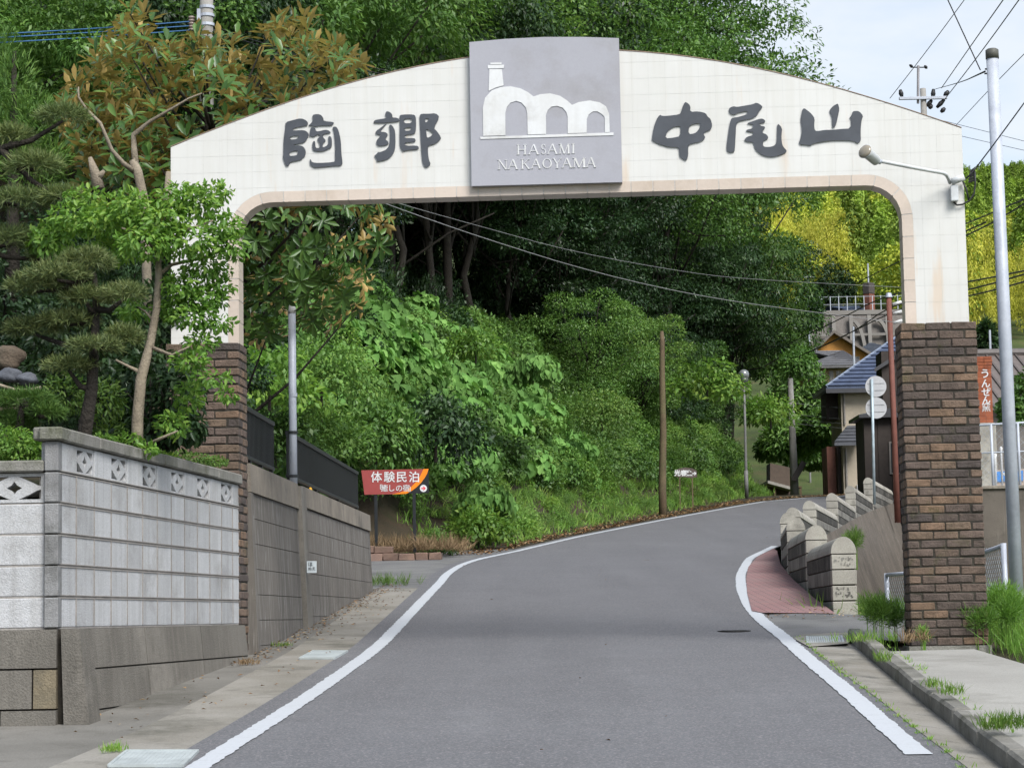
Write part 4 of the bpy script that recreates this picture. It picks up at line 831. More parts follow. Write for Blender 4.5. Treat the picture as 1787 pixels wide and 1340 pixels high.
# roadside shed beyond the crest
sh = thing('roadside_shed', 'low brown shed with a pale eave beyond the crest of the road', 'shed', loc=Vector((at(1365, 850, 106).x, 106, zr(106))))
slab_poly('wall', ((1344,808),(1381,816),(1381,872),(1344,872)), 107, 0, 1.6, plain('shed_brown', (0.105, 0.078, 0.06, 1), 0.8), sh); slab_poly('roof', ((1340,838),(1384,850),(1384,855),(1340,843)), 105.5, 0, 3.2, plain('pale_roof', (0.36, 0.34, 0.31, 1), 0.7), sh)
for x in (1352, 1397): p = at(x, 850, 105.7); MB().box((p.x-0.05, 105.7, zr(106)-0.2), (p.x+0.05, 105.8, p.z-0.05)).build('post', M['oldwood'], sh)
slab_poly('counter', ((1380,848),(1400,848),(1400,851),(1380,851)), 105.7, 0, 1.0, M['oldwood'], sh); fin(sh)

# ================================================================ PARAPET, RETAINING WALL UNDER THE ROAD
M['pcap'] = stone('pale_cast_stone', (0.43, 0.41, 0.355, 1), (0.34, 0.32, 0.28, 1), (0.20, 0.19, 0.165, 1), 2.5, 80, 0.85, 0.25, rnd=0.06)
M['prow'] = stone('grey_cast_stone', (0.30, 0.29, 0.26, 1), (0.20, 0.19, 0.17, 1), (0.10, 0.095, 0.085, 1), 2.0, 80, 0.85, 0.3, streak=0.5, rnd=0.1)
M['prowd'] = stone('sooty_cast_stone', (0.085, 0.082, 0.074, 1), (0.05, 0.048, 0.045, 1), (0.19, 0.18, 0.16, 1), 2.0, 60, 0.9, 0.4, streak=0.5, rnd=0.12)
CAPPX = [(1471,936),(1418,916),(1385,903),(1366,894),(1388,885),(1421,873),(1453,860),(1489,847),(1519,833)]
names = ['nearest pale stepped parapet block, with a patterned end face', 'second stepped parapet block from the near end of the kerbside row', 'third stepped parapet block from the near end of the kerbside row', 'stepped parapet block at the bend, fourth from the near end', 'fifth stepped parapet block, first of those turning up to the right', 'sixth stepped parapet block from the near end, climbing to the right', 'seventh stepped parapet block from the near end, climbing to the right', 'eighth stepped parapet block, second last before the brick pillar', 'farthest stepped parapet block, at the foot of the round signs']
for k in range(9):
    a = Vector((PARX[k], PARY[k], 0)); b = Vector((PARX[k+1], PARY[k+1], 0)); L = (b-a).length-0.05; u = (b-a).normalized(); n_ = Vector((u.y, -u.x, 0))
    ztp = at(*CAPPX[k], PARY[k]).z; Mx = frame_m(Vector((a.x, a.y, ztp)), u, n_); T2 = 0.135; rh = 0.172
    pb = thing('parapet_block', names[k], 'parapet', 'stepped parapet along the road', loc=(a.x, a.y, ztp-0.9))
    mb = MB(); prof = [(-T2*math.cos(q)*1.04, -0.185+0.185*math.sin(q)) for q in np.linspace(0, math.pi, 13)]
    mb.prism(prof, lambda y, z, d: Mx @ Vector((d, y, z)), -0.012, L); mb.build('rounded_cap', M['pcap'], pb)
    MB().box((0.02, -T2+0.02, -1.9), (L-0.02, T2-0.02, -0.19), Mx).build('core', M['mortar'], pb)
    for r in range(4 if k < 4 else 6):
        z1 = -0.196-r*rh; z0 = z1-rh+0.012
        MB().cbox((-0.004, -T2, z0), (0.20, T2, z1), 0.006, Mx, 0.002).build('end_stone', M['pcap'], pb)
        MB().cbox((0.204, -T2+0.004, z0), (L, T2-0.004, z1), 0.006, Mx, 0.002).build('course', M['prowd'] if r % 2 == 0 else M['prow'], pb)
    if k == 0:
        for r in (0, 2):                                      # pressed pattern on the end face
            z1 = -0.196-r*rh; mb = MB()
            for i in range(26):
                yy, zz = random.uniform(-0.10, 0.10), random.uniform(z1-0.135, z1-0.03); w_ = random.uniform(0.008, 0.022)
                mb.box((-0.009, yy, zz), (-0.003, yy+w_, zz+random.uniform(0.008, 0.025)), Mx)
            stuff(mb.build('pressed_pattern', M['prow'], pb))
    fin(pb)
rw2 = thing('road_retaining_wall', 'streaked grey concrete retaining wall under the stepped parapet', 'wall', loc=(PARX[0]+0.2, PARY[0], 1.4))
t = NT('streaked_concrete'); v = t.pos(); c = t.mix(t.noise(v, 0.8, 5), (0.145, 0.125, 0.105, 1), (0.105, 0.092, 0.078, 1)); c = t.mix(t.mul(t.noise(t.pos((9, 9, 0.3)), 1.4, 4, 0.6, 0.58, 0.74), 0.6), c, (0.34, 0.32, 0.28, 1))
c = t.mix(t.mul(t.noise(v, 1.7, 6, 0.7, 0.55, 0.7), 0.6), c, (0.06, 0.055, 0.045, 1)); t.bump(t.noise(v, 60, 4, 0.6, 0.3, 0.7), 0.4, 0.01); M['strk'] = t.fin(c, 0.9, 0.2)
for k in range(9):
    a = Vector((PARX[k], PARY[k], 0)); b = Vector((PARX[k+1], PARY[k+1], 0)); u = (b-a).normalized(); n_ = Vector((u.y, -u.x, 0)); zt0, zt1 = zr(PARY[k])+0.12, zr(PARY[k+1])+0.12
    if k == 0: zt0 = zr(PARY[0])-0.02
    bt = 0.32; a2, b2 = a+n_*0.10, b+n_*0.10
    mb = MB(); q = [(a2.x, a2.y, zt0), (b2.x, b2.y, zt1), (b2.x+n_.x*(zt1-1.3)*bt, b2.y+n_.y*(zt1-1.3)*bt, 1.3), (a2.x+n_.x*(zt0-1.3)*bt, a2.y+n_.y*(zt0-1.3)*bt, 1.3)]
    s_ = [(p[0]-n_.x*0.2, p[1]-n_.y*0.2, p[2]-(0.0 if i < 2 else 0)) for i, p in enumerate(q)]
    mb.add(q+s_, [(0, 1, 2, 3), (4, 7, 6, 5), (0, 4, 5, 1), (1, 5, 6, 2), (3, 2, 6, 7), (0, 3, 7, 4)]); mb.build('wall_panel', M['strk'], rw2)
fin(rw2)

# ================================================================ RIGHT SIDE
pb_, pt_ = at(1777, 1090, 21.0), at(1731, 88, 21.0)
rp_ = thing('steel_pole', 'tall grey steel pole with a dark cap to the right of the brick pillar', 'pole', loc=(pb_.x, pb_.y, zr(21)))
dirp = (pt_-pb_).normalized(); p0 = pb_-dirp*0.5
MB().tube([p0, pb_.lerp(pt_, 0.5), pt_-dirp*0.08], [0.063, 0.060, 0.057], 20).build('shaft', M['steel'], rp_, True)
MB().tube([pt_-dirp*0.085, pt_, pt_+dirp*0.012], [0.063, 0.062, 0.045], 20).build('cap', plain('cap_dark', (0.10, 0.10, 0.085, 1), 0.6), rp_, True)
bk_ = at(1722, 123, 21); MB().tube([at(1732, 121, 21), at(1719, 121, 21)], 0.008, 6).tube([at(1732, 128, 21), at(1718, 129, 21)], 0.008, 6).build('cable_hook', M['black'], rp_); fin(rp_)
M['link'] = plain('chain_link_wire', (0.34, 0.37, 0.40, 1), 0.4, 0.4)
def chain_fence(A, B, h0, h1, label, cell=0.075, posts=(0, 1), mid=False):
    """A, B bottom corners (Vector); chain-link mesh in a pipe frame"""
    f = thing('chain_link_fence', label, 'fence', 'chain-link fences', loc=A); L = (B-A).length; u = (B-A)/L; UZ = Vector((0, 0, 1))
    Pt = lambda s, z: A+u*s+UZ*z
    MB().tube([Pt(0, h0), Pt(L, h1)], 0.022, 8).build('top_rail', M['steel'], f, True)
    if mid: MB().tube([Pt(0, h0*0.55), Pt(L, h1*0.55)], 0.014, 8).build('mid_rail', M['steel'], f, True)
    for q in posts: MB().tube([Pt(L*q, -0.3), Pt(L*q, h0+(h1-h0)*q+0.02)], 0.028, 10).build('post', M['steel'], f, True)
    mb = MB(); hm = max(h0, h1)
    for sg in (1, -1):
        k = -hm
        while k < L+hm:
            s0, s1 = (k, k+hm) if sg > 0 else (k+hm, k)
            z0_, z1_ = 0.0, hm; pts = []
            for zz in (z0_, z1_): pts.append((s0+(s1-s0)*(zz/hm), zz))
            (xa, za), (xb_, zb2) = pts
            lo, hi = 0.0, 1.0
            for lim in (0, L):
                if xb_ != xa:
                    tt = (lim-xa)/(xb_-xa)
                    if lim == 0: (lo, hi) = (max(lo, tt), hi) if xb_ > xa else (lo, min(hi, tt))
                    else: (lo, hi) = (lo, min(hi, tt)) if xb_ > xa else (max(lo, tt), hi)
            if hi-lo > 0.02:
                p, q = Pt(xa+(xb_-xa)*lo, za+(zb2-za)*lo), Pt(xa+(xb_-xa)*hi, za+(zb2-za)*hi); mb.tube([p, q], 0.0028, 3, False)
            k += cell*1.414
    stuff(mb.build('wire_mesh', M['link'], f)); fin(f)
A = at(1549, 1062, 25.4); A.z = 1.45; B = at(1600, 1062, 24.2); B.z = 1.45
chain_fence(A, B, at(1549, 1003, 25.4).z-1.45, at(1600, 999, 24.2).z-1.45, 'chain-link fence showing left of the right brick pillar', 0.06)
A = at(1690, 1070, 23.2); A.z = 1.36; B = at(1756, 1070, 21.4); B.z = 1.36
chain_fence(A, B, at(1690, 975, 23.2).z-1.36, at(1756, 951, 21.4).z-1.36, 'chain-link fence between the right brick pillar and the steel pole', 0.06)
# upper yard on the right: concrete wall, fence, brick sign post, building
YW = 45.0; zy = at(1750, 853, YW).z
yd = thing('yard_wall', 'dark concrete yard wall below the upper chain-link fence on the right', 'wall', loc=(9, YW, 1.5))
x0 = at(1700, 900, YW).x
for k in range(5): MB().cbox((x0-0.6+k*1.8+0.006, YW, 1.2), (x0-0.6+(k+1)*1.8-0.006, YW+0.3, zy), 0.01).build('wall_panel', M['strk'], yd)
for k in range(5): MB().cbox((x0-0.6+k*1.8, YW-0.05, zy), (x0-0.6+(k+1)*1.8, YW+0.3, zy+0.07), 0.01).build('coping', M['capstone'], yd)
ya, yb_ = Vector((at(1660, 900, YW+0.3).x, YW+0.3, 0)), Vector((at(1650, 900, YW+45).x, YW+45, 0))
MB().add([(ya.x, ya.y, zy-0.05), (ya.x+14, ya.y, zy-0.05), (yb_.x+14, yb_.y, zy-0.05), (yb_.x, yb_.y, zy-0.05), (ya.x, ya.y, 1.2), (yb_.x, yb_.y, 1.2)], [(0, 1, 2, 3), (0, 3, 5, 4)]).build('yard_ground', M['pad'], yd); fin(yd)
A = at(1700, 853, YW+0.1); A.z = zy+0.05; B = at(1830, 853, YW+0.1); B.z = zy+0.05
chain_fence(A, B, at(1712, 742, YW).z-A.z, at(1787, 735, YW).z-A.z, 'tall chain-link fence on the yard wall behind the steel pole', 0.085, (0.0, 0.26, 0.62, 1), True)
ps = thing('panel_box', 'pale beige low wall with a blue plate behind the tall chain-link fence', 'wall', loc=at(1760, 850, 48))
slab_poly('wall', ((1736,820),(1830,816),(1830,856),(1736,856)), 48, 0, 0.3, plain('beige_wall', (0.42, 0.34, 0.28, 1), 0.8), ps); slab_poly('blue_plate', ((1739,823),(1785,821),(1785,839),(1739,841)), 48, -0.02, -0.002, plain('blue_plate', (0.06, 0.22, 0.55, 1), 0.5), ps)
slab_poly('white_mark', ((1750,825),(1757,824.5),(1756,832),(1751,829)), 48, -0.026, -0.021, M['white'], ps); fin(ps)
for i, (x, y, r) in enumerate(((1747, 788, 0.035), (1736, 800, 0.05))): 
    p = at(x, y, 47); tag(MB().tube([Vector((p.x, 47, zy-0.04)), p, p+Vector((0, 0, 0.08)), p+Vector((0, 0, 0.11))], [r*0.6, r*0.7, r, r*0.3], 10).build('yard_post', M['white'], None, True), ('taller' if i == 0 else 'shorter')+' white capped post behind the tall chain-link fence', 'post', 'white capped posts')
YP = 55.0
M['redbrick'] = stone('orange_red_brick', (0.36, 0.115, 0.055, 1), (0.29, 0.088, 0.045, 1), (0.22, 0.075, 0.045, 1), 6, 60, 0.85, 0.4, rnd=0.15)
bs = thing('brick_sign_post', 'orange-red brick chimney-shaped sign post with white characters', 'sign', loc=at(1720, 760, YP))
xa, xb2 = at(1707, 700, YP).x, at(1732, 700, YP).x; zt_ = at(1720, 622, YP).z
MB().box((xa-0.06+0.005, YP+0.005, zt_-22*0.075), (xb2-0.005, YP+0.35, zt_-0.02)).build('core', plain('brick_mortar', (0.22, 0.11, 0.075, 1), 0.9), bs)
MB().cbox((xa-0.12, YP-0.05, zy-0.3), (xb2+0.05, YP+0.42, zt_-22*0.075-0.004), 0.02).build('base', M['pcap'], bs)
for r in range(22):
    z1 = zt_-r*0.075; w_ = (0.02, 0.03, 0.02, 0.01)[r] if r < 4 else 0
    MB().cbox((xa-0.06-w_, YP-w_, z1-0.070), ((xa+xb2)/2-0.004, YP+0.36, z1), 0.005).build('brick', M['redbrick'], bs); MB().cbox(((xa+xb2)/2+0.004, YP-w_, z1-0.070), (xb2+w_, YP+0.36, z1), 0.005).build('brick', M['redbrick'], bs)
for ch, (px, py), sz in zip('うんぜん窯', ((1719,653),(1720,670),(1721,685),(1721,699),(1721,712)), (16, 15, 15, 14, 15)): text(ch, pxm(sz, YP)*1.1, at_m(px, py, YP, -0.006), M['white'], bs, 0.003, 0.0 if ch == '窯' else 0.004)
fin(bs)
# building with a brown ribbed roof
br = thing('workshop', 'workshop with a brown ribbed metal roof behind the brick sign post', 'building', loc=at(1760, 760, 72))
YR = 72.0; e0, e1 = at(1690, 700, YR), at(1900, 700, YR); rz = at(1750, 613, YR+5).z
mb = MB(); mb.add([(e0.x, YR, e0.z-0.3), (e1.x+2, YR, e0.z-0.3), (e1.x+2, YR+6, rz), (e0.x, YR+6, rz), (e0.x, YR+12, e0.z-0.3), (e1.x+2, YR+12, e0.z-0.3)], [(0, 1, 2, 3), (3, 2, 5, 4)])
rf = mb.build('roof', plain('brown_roof', (0.145, 0.12, 0.108, 1), 0.6), br)
sl = Vector((0, 6, rz-e0.z+0.3)).normalized(); mb = MB()
for k in range(22):
    x = e0.x+0.2+k*0.34; mb.tube([Vector((x, YR, e0.z-0.28)), Vector((x, YR+6, rz+0.02))], 0.045, 4)
stuff(mb.build('ribs', plain('brown_rib', (0.10, 0.083, 0.075, 1), 0.6), rf)); MB().tube([(e0.x, YR+6, rz+0.05), (e1.x+2, YR+6, rz+0.05)], 0.16, 8).build('ridge_cap', plain('ridge_brown', (0.11, 0.095, 0.088, 1), 0.6), rf)
MB().box((e0.x+0.3, YR+0.4, zy-1), (e1.x+1.7, YR+11.6, e0.z-0.25)).build('wall', plain('workshop_wall', (0.16, 0.145, 0.13, 1), 0.8), br)
MB().add([(e0.x+0.3, YR+0.4, e0.z-0.25), (e0.x+0.3, YR+11.6, e0.z-0.25), (e0.x+0.3, YR+6, rz-0.1)], [(0, 2, 1)]).build('gable', plain('gable_grey', (0.16, 0.145, 0.13, 1), 0.8), br); fin(br)

# round traffic signs seen from behind, rusty pole
YT = 64.0; ts = thing('traffic_sign', 'pale blue post carrying two round traffic signs seen from behind', 'traffic sign', loc=(at(1523, 840, YT).x, YT, zr(YT)))
a, b = at(1526, 880, YT), at(1521.5, 661, YT); MB().tube([a, b], 0.042, 10).build('post', plain('pale_blue_post', (0.42, 0.50, 0.54, 1), 0.45, 0.2), ts, True)
M['sback'] = stone('sign_back', (0.47, 0.47, 0.475, 1), (0.42, 0.42, 0.43, 1), (0.36, 0.36, 0.37, 1), 3, 30, 0.5, 0.02, metal=0.2, fl=0.04)
for (x, y) in ((1529, 674), (1529.5, 711.5)):
    c_ = at(x, y, YT); di = MB().tube([c_+Vector((0, 0.05, 0)), c_+Vector((0, 0.07, 0))], 0.305, 32).build('sign_disc', M['sback'], ts); 
    for dz in (-0.1, 0.1): MB().box((c_.x-0.24, YT+0.035, c_.z+dz-0.012), (c_.x+0.24, YT+0.05, c_.z+dz+0.012)).build('stiffener', M['sback'], di)
fin(ts)
a, b = at(1566, 890, 71), at(1551, 518, 71); a.z = 4.3
rp2 = thing('rusty_pole', 'reddish brown pole with cable fittings left of the right pillar', 'pole', loc=a)
MB().tube([a, a.lerp(b, 0.5), b], [0.10, 0.09, 0.085], 12).build('shaft', plain('red_brown_paint', (0.20, 0.075, 0.055, 1), 0.7), rp2, True); MB().tube([b-Vector((0, 0, 0.02)), b+Vector((0, 0, 0.12))], [0.12, 0.08], 12).build('cap', M['steel'], rp2)
for k in range(3): q = b+Vector((0.12, 0, -0.25-0.3*k)); MB().tube([q, q+Vector((0.28, 0, 0.08))], 0.05, 8).build('insulator', M['white'], rp2, True)
fin(rp2)

# ================================================================ HOUSES
M['glass'] = NT('window_glass').fin((0.03, 0.035, 0.04, 1), 0.1, 0.6)
M['frame'] = plain('window_frame', (0.25, 0.23, 0.21, 1), 0.5, 0.3)
def roofmat(name, c): return stone(name, c, tuple(x*0.75 for x in c[:3])+(1,), tuple(x*0.55 for x in c[:3])+(1,), 3, 20, 0.5, 0.2, spec=0.45)
def hip_roof(mb, x0, x1, y0, y1, ze, zri, ov, hip):
    x0 -= ov; x1 += ov; y0 -= ov; y1 += ov; ym = (y0+y1)/2
    a, b, c_, d_ = (x0, y0, ze), (x1, y0, ze), (x1, y1, ze), (x0, y1, ze); r0, r1 = (x0+hip, ym, zri), (x1-hip, ym, zri)
    th = 0.12; lo = [(p[0], p[1], p[2]-th) for p in (a, b, c_, d_)]
    mb.add([a, b, c_, d_, r0, r1] + lo, [(0, 1, 5, 4), (2, 3, 4, 5), (3, 0, 4), (1, 2, 5), (0, 6, 7, 1), (1, 7, 8, 2), (2, 8, 9, 3), (3, 9, 6, 0), (6, 9, 8, 7)]); return (a, b, c_, d_, r0, r1)
def tile_rows(p0, p1, q0, q1, n, m, parent, w=0.05):
    """overlapping tile courses from eave p0-p1 up to q0-q1"""
    p0, p1, q0, q1 = map(Vector, (p0, p1, q0, q1)); nn = (p1-p0).cross(q0-p0).normalized(); mb = MB()
    if nn.z < 0: nn = -nn
    for k in range(n):
        f, f2 = k/n, (k+1)/n; a, b, c_, d_ = p0.lerp(q0, f), p1.lerp(q1, f), p1.lerp(q1, f2), p0.lerp(q0, f2)
        mb.add([a+nn*0.01, b+nn*0.01, a+nn*(w+0.02), b+nn*(w+0.02), c_+nn*0.014, d_+nn*0.014], [(0, 1, 3, 2), (2, 3, 4, 5)])
    return stuff(mb.build('tile_courses', m, parent))
def window(x0, x1, z0, z1, y, parent, fm=None):
    fm = fm or M['frame']; w_ = MB(); e = 0.06
    for a in ((x0, z0, x1, z0+e), (x0, z1-e, x1, z1), (x0, z0+e, x0+e, z1-e), (x1-e, z0+e, x1, z1-e), ((x0+x1)/2-e/2, z0+e, (x0+x1)/2+e/2, z1-e)): w_.box((a[0], y-0.05, a[1]), (a[2], y-0.002, a[3]))
    o = w_.build('window', fm, parent); MB().box((x0+e*0.5, y-0.03, z0+e*0.5), (x1-e*0.5, y-0.004, z1-e*0.5)).build('pane', M['glass'], o); return o
def X(px, Y): return at(px, 800, Y).x
def Zp(px, py, Y): return at(px, py, Y).z
# beige two-storey house with blue tiled roof
Yh = 95.0; h1 = thing('beige_house', 'beige rendered two-storey house with blue tiled hip roof by the road', 'house', loc=(X(1500, Yh), Yh, 6.3))
x0, x1 = X(1471, Yh), X(1471, Yh)+8.0; ze = Zp(1480, 676, Yh); ren = stone('beige_render', (0.46, 0.40, 0.31, 1), (0.41, 0.355, 0.275, 1), (0.34, 0.30, 0.235, 1), 2, 40, 0.9, 0.4)
MB().box((x0, Yh, 4.5), (x1, Yh+3.2, ze)).build('wall', ren, h1)
blu = roofmat('blue_tile', (0.075, 0.10, 0.17, 1)); mb = MB(); zri = ze+2.3; rp = hip_roof(mb, x0-0.35, x1, Yh-0.2, Yh+3.4, ze, zri, 0.35, 3.4); rf = mb.build('roof', blu, h1)
tile_rows(rp[0], rp[1], rp[4], rp[5], 13, blu, rf); tile_rows(rp[3], rp[0], rp[4], rp[4], 13, blu, rf)
MB().tube([rp[0], rp[4]], 0.07, 6).build('hip_ridge', plain('hip_tile', (0.20, 0.24, 0.32, 1), 0.5), rf); MB().tube([rp[4], rp[5]], 0.09, 6).build('ridge', blu, rf)
MB().box((rp[0][0], Yh-0.56, ze-0.28), (x1, Yh-0.48, ze-0.10)).build('gutter', plain('dark_gutter', (0.05, 0.05, 0.055, 1), 0.5), h1)
dk = plain('dark_timber', (0.045, 0.035, 0.030, 1), 0.8); MB().box((x0-0.5, Yh+0.9, ze-1.3), (x0-0.003, Yh+2.6, ze-0.05)).build('side_recess', dk, h1)  # darkness of the recess under the eave put into this box's colour
zm = Zp(1480, 743, Yh); mb = MB(); xs0 = X(1456, Yh); xs1 = X(1502, Yh); mb.add([(xs0-0.1, Yh-0.9, zm-0.75), (xs1, Yh-0.9, zm-0.75), (xs1, Yh-0.01, zm), (xs0+0.6, Yh-0.01, zm), (xs0-0.1, Yh-0.9, zm-0.9), (xs1, Yh-0.9, zm-0.9), (xs1, Yh-0.01, zm-0.5), (xs0+0.6, Yh-0.01, zm-0.5)], [(0, 1, 2, 3), (0, 4, 5, 1), (3, 7, 4, 0), (1, 5, 6, 2), (4, 7, 6, 5)])
pr = mb.build('porch_roof', roofmat('grey_tile', (0.09, 0.095, 0.11, 1)), h1); tile_rows((xs0-0.1, Yh-0.9, zm-0.75), (xs1, Yh-0.9, zm-0.75), (xs0+0.6, Yh-0.01, zm), (xs1, Yh-0.01, zm), 5, roofmat('grey_tile_b', (0.09, 0.095, 0.11, 1)), pr, 0.03)
MB().box((X(1449, Yh), Yh+1.0, 5), (x0-0.004, Yh+2.6, zm-0.8)).build('side_wing', plain('brick_red_render', (0.26, 0.115, 0.085, 1), 0.8), h1); MB().box((X(1464, Yh), Yh+0.5, 5.2), (x0-0.02, Yh+0.98, zm-0.85)).build('entrance', dk, h1)  # red wing, then a dark box where the entry recess is
window(x0+3.4, x0+5.2, ze-1.9, ze-0.7, Yh, h1); MB().tube([(x0+0.12, Yh-0.06, ze-0.2), (x0+0.12, Yh-0.06, zm+0.05)], 0.045, 8).tube([(x0+0.12, Yh-0.06, zm-0.95), (x0+0.12, Yh-0.06, 4.8)], 0.045, 8).build('downpipe', M['frame'], h1); MB().cbox((x0+0.5, Yh-0.32, 6.3), (x0+1.2, Yh-0.03, 6.85), 0.02).build('outdoor_unit', M['white'], h1); fin(h1)
# dark timber house in front of it
Yd = 82.0; h2 = thing('dark_timber_house', 'dark timber clad house behind the round traffic signs', 'house', loc=(X(1530, Yd), Yd, 5))
x0, x1 = X(1509, Yd), X(1509, Yd)+7; ze = Zp(1520, 724, Yd)
for k in range(14): MB().cbox((x0+k*0.5+0.004, Yd, 2.5), (x0+(k+1)*0.5-0.004, Yd+0.06, ze), 0.008).build('board', dk, h2)
MB().box((x0+0.01, Yd+0.062, 2.5), (x1, Yd+2.0, ze-0.01)).build('wall', dk, h2); mb = MB(); rp = hip_roof(mb, x0+0.1, x1, Yd, Yd+2.0, ze, ze+0.45, 0.3, 2); mb.build('roof', roofmat('dark_tile', (0.055, 0.055, 0.06, 1)), h2)
x2 = X(1549, Yd); MB().box((x2, Yd+0.6, ze), (x2+6, Yd+1.9, Zp(1545, 610, Yd))).build('upper_storey', dk, h2)
mb = MB(); mb.add([(x2-0.3, Yd+0.4, Zp(1545, 640, Yd)), (x2+3, Yd+0.4, Zp(1545, 640, Yd)+2.0), (x2+3, Yd+2.1, Zp(1545, 640, Yd)+2.0), (x2-0.3, Yd+2.1, Zp(1545, 640, Yd)), (x2-0.3, Yd+0.4, Zp(1545, 640, Yd)-0.15), (x2+3, Yd+0.4, Zp(1545, 640, Yd)+1.85)], [(0, 1, 2, 3), (0, 4, 5, 1)]); mb.build('upper_roof', roofmat('upper_dark_tile', (0.06, 0.06, 0.066, 1)), h2)
window(x0+0.9, x0+2.0, ze-2.2, ze-1.0, Yd-0.002, h2); window(x0+3.2, x0+4.4, ze-2.2, ze-1.0, Yd-0.002, h2); fin(h2)
# houses higher on the slope
def house(name, label, px0, px1, pyb, pye, pyr, Y, depth, wallc, roofc, wins=(), hip=1.5, gable=None, cat='house', tiles=8):
    x0, x1 = X(px0, Y), X(px1, Y); zb_, ze, zr_ = Zp((px0+px1)/2, pyb, Y), Zp((px0+px1)/2, pye, Y), Zp((px0+px1)/2, pyr, Y+depth/2)
    h = thing(name, label, cat, 'houses on the far slope', loc=((x0+x1)/2, Y, zb_)); wm = stone(name+'_wall', wallc, tuple(c*0.85 for c in wallc[:3])+(1,), tuple(c*0.65 for c in wallc[:3])+(1,), 1, 20, 0.85, 0.1)
    MB().box((x0, Y, zb_-3), (x1, Y+depth, ze)).build('wall', wm, h); rm = roofmat(name+'_roof', roofc)
    if gable:
        xm = x0+(x1-x0)*gable; ov = 0.6; mb = MB()
        for a, b in (((x0-ov, ze-0.35), (xm, zr_)), ((x1+ov, ze-0.35), (xm, zr_))):
            mb.add([(a[0], Y-ov, a[1]), (b[0], Y-ov, b[1]), (b[0], Y+depth, b[1]), (a[0], Y+depth, a[1]), (a[0], Y-ov, a[1]-0.2), (b[0], Y-ov, b[1]-0.2), (b[0], Y+depth, b[1]-0.2), (a[0], Y+depth, a[1]-0.2)], [(0, 1, 2, 3), (4, 7, 6, 5), (0, 4, 5, 1), (3, 2, 6, 7), (0, 3, 7, 4)])
        mb.build('roof', rm, h); MB().add([(x0, Y-0.004, ze), (x1, Y-0.004, ze), (xm, Y-0.004, zr_-0.15)], [(0, 1, 2)]).build('gable', wm, h)
    else:
        mb = MB(); rp = hip_roof(mb, x0, x1, Y, Y+depth, ze, zr_, 0.6, hip); rf = mb.build('roof', rm, h); tile_rows(rp[0], rp[1], rp[4], rp[5], tiles, rm, rf, 0.04)
    for (a, b, c_, d_) in wins: window(X(a, Y), X(b, Y), Zp(a, d_, Y), Zp(a, c_, Y), Y, h)
    return fin(h)
house('grey_roofed_house', 'pale yellow house with grey hip roof, lowest of the slope houses', 1424, 1500, 672, 640, 612, 128, 8, (0.40, 0.31, 0.19, 1), (0.15, 0.145, 0.15, 1), ((1430, 1443, 647, 664), (1452, 1459, 647, 668), (1464, 1472, 647, 668)), 3)
house('orange_gable_house', 'house with a bright orange gable above the grey roofed one', 1427, 1520, 640, 616, 592, 142, 9, (0.55, 0.27, 0.075, 1), (0.17, 0.145, 0.125, 1), ((1495, 1506, 622, 636),), gable=0.36)
house('dark_roofed_house', 'house with a long dark blue-grey roof near the rusty pole', 1506, 1580, 640, 618, 598, 150, 8, (0.24, 0.22, 0.20, 1), (0.055, 0.065, 0.085, 1), ((1522, 1532, 622, 634),), 2)
house('blue_roofed_house', 'small house with slate blue roof on top of the grid retaining wall', 1470, 1512, 556, 549, 534, 185, 7, (0.35, 0.27, 0.20, 1), (0.10, 0.13, 0.20, 1), (), 3)
# grid retaining wall on the slope
Yg = 172.0; gw = thing('grid_retaining_wall', 'concrete slope wall with arched grid beams above the far houses', 'wall', loc=(X(1500, Yg), Yg, Zp(1500, 600, Yg)))
xa, xb_ = X(1405, Yg), X(1600, Yg); za, zb2 = Zp(1500, 625, Yg), Zp(1500, 549, Yg+2)
MB().add([(xa, Yg, za-4), (xb_, Yg, za-4), (xb_, Yg+2, zb2), (xa, Yg+2, zb2), (xb_, Yg+8, zb2), (xa, Yg+8, zb2)], [(0, 1, 2, 3), (3, 2, 4, 5)]).build('wall_face', stone('slope_concrete', (0.20, 0.18, 0.165, 1), (0.16, 0.145, 0.132, 1), (0.12, 0.11, 0.10, 1), 0.4, 8, 0.9, 0.2), gw)
bm = stone('beam_concrete', (0.25, 0.235, 0.215, 1), (0.21, 0.195, 0.18, 1), sc=0.5, bump=0.1)
def sp_(px, f): xx = X(px, Yg); return Vector((xx, Yg-0.05+2*f*0.78, (za-4)+(zb2-za+4)*f))
for px in (1425, 1467, 1498, 1530, 1562): MB().tube([sp_(px-2, 0.2), sp_(px, 0.98)], 0.2, 4).build('beam', bm, gw)
for f in (0.55, 0.78): MB().tube([sp_(1408, f), sp_(1598, f)], 0.14, 4).build('beam', bm, gw)
for px in (1500, 1545): MB().tube([sp_(px+20*math.sin(q), 0.55+0.38*math.cos(q)) for q in np.linspace(-0.2, 1.7, 9)], 0.18, 4).build('beam', bm, gw)
MB().box((xa, Yg+1.9, zb2), (xb_, Yg+2.4, zb2+0.35)).build('coping', bm, gw); fin(gw)
fc = thing('slope_fence', 'light wire fence along the top of the grid retaining wall', 'fence', loc=(xa, Yg+2, zb2))
for k in range(14): x = xa+(xb_-xa)*k/13; MB().box((x-0.03, Yg+2.1, zb2+0.3), (x+0.025, Yg+2.15, zb2+1.5)).build('post', M['steel'], fc)
for z in (0.85, 1.45): MB().tube([(xa, Yg+2.15, zb2+z), (xb_, Yg+2.15, zb2+z)], 0.014, 5).build('wire', M['steel'], fc)
fin(fc)
Yc = 178.0; ch = thing('brick_chimney', 'square red brick kiln chimney with a dark crown on the far slope', 'chimney', loc=(X(1526, Yc), Yc, zb2))
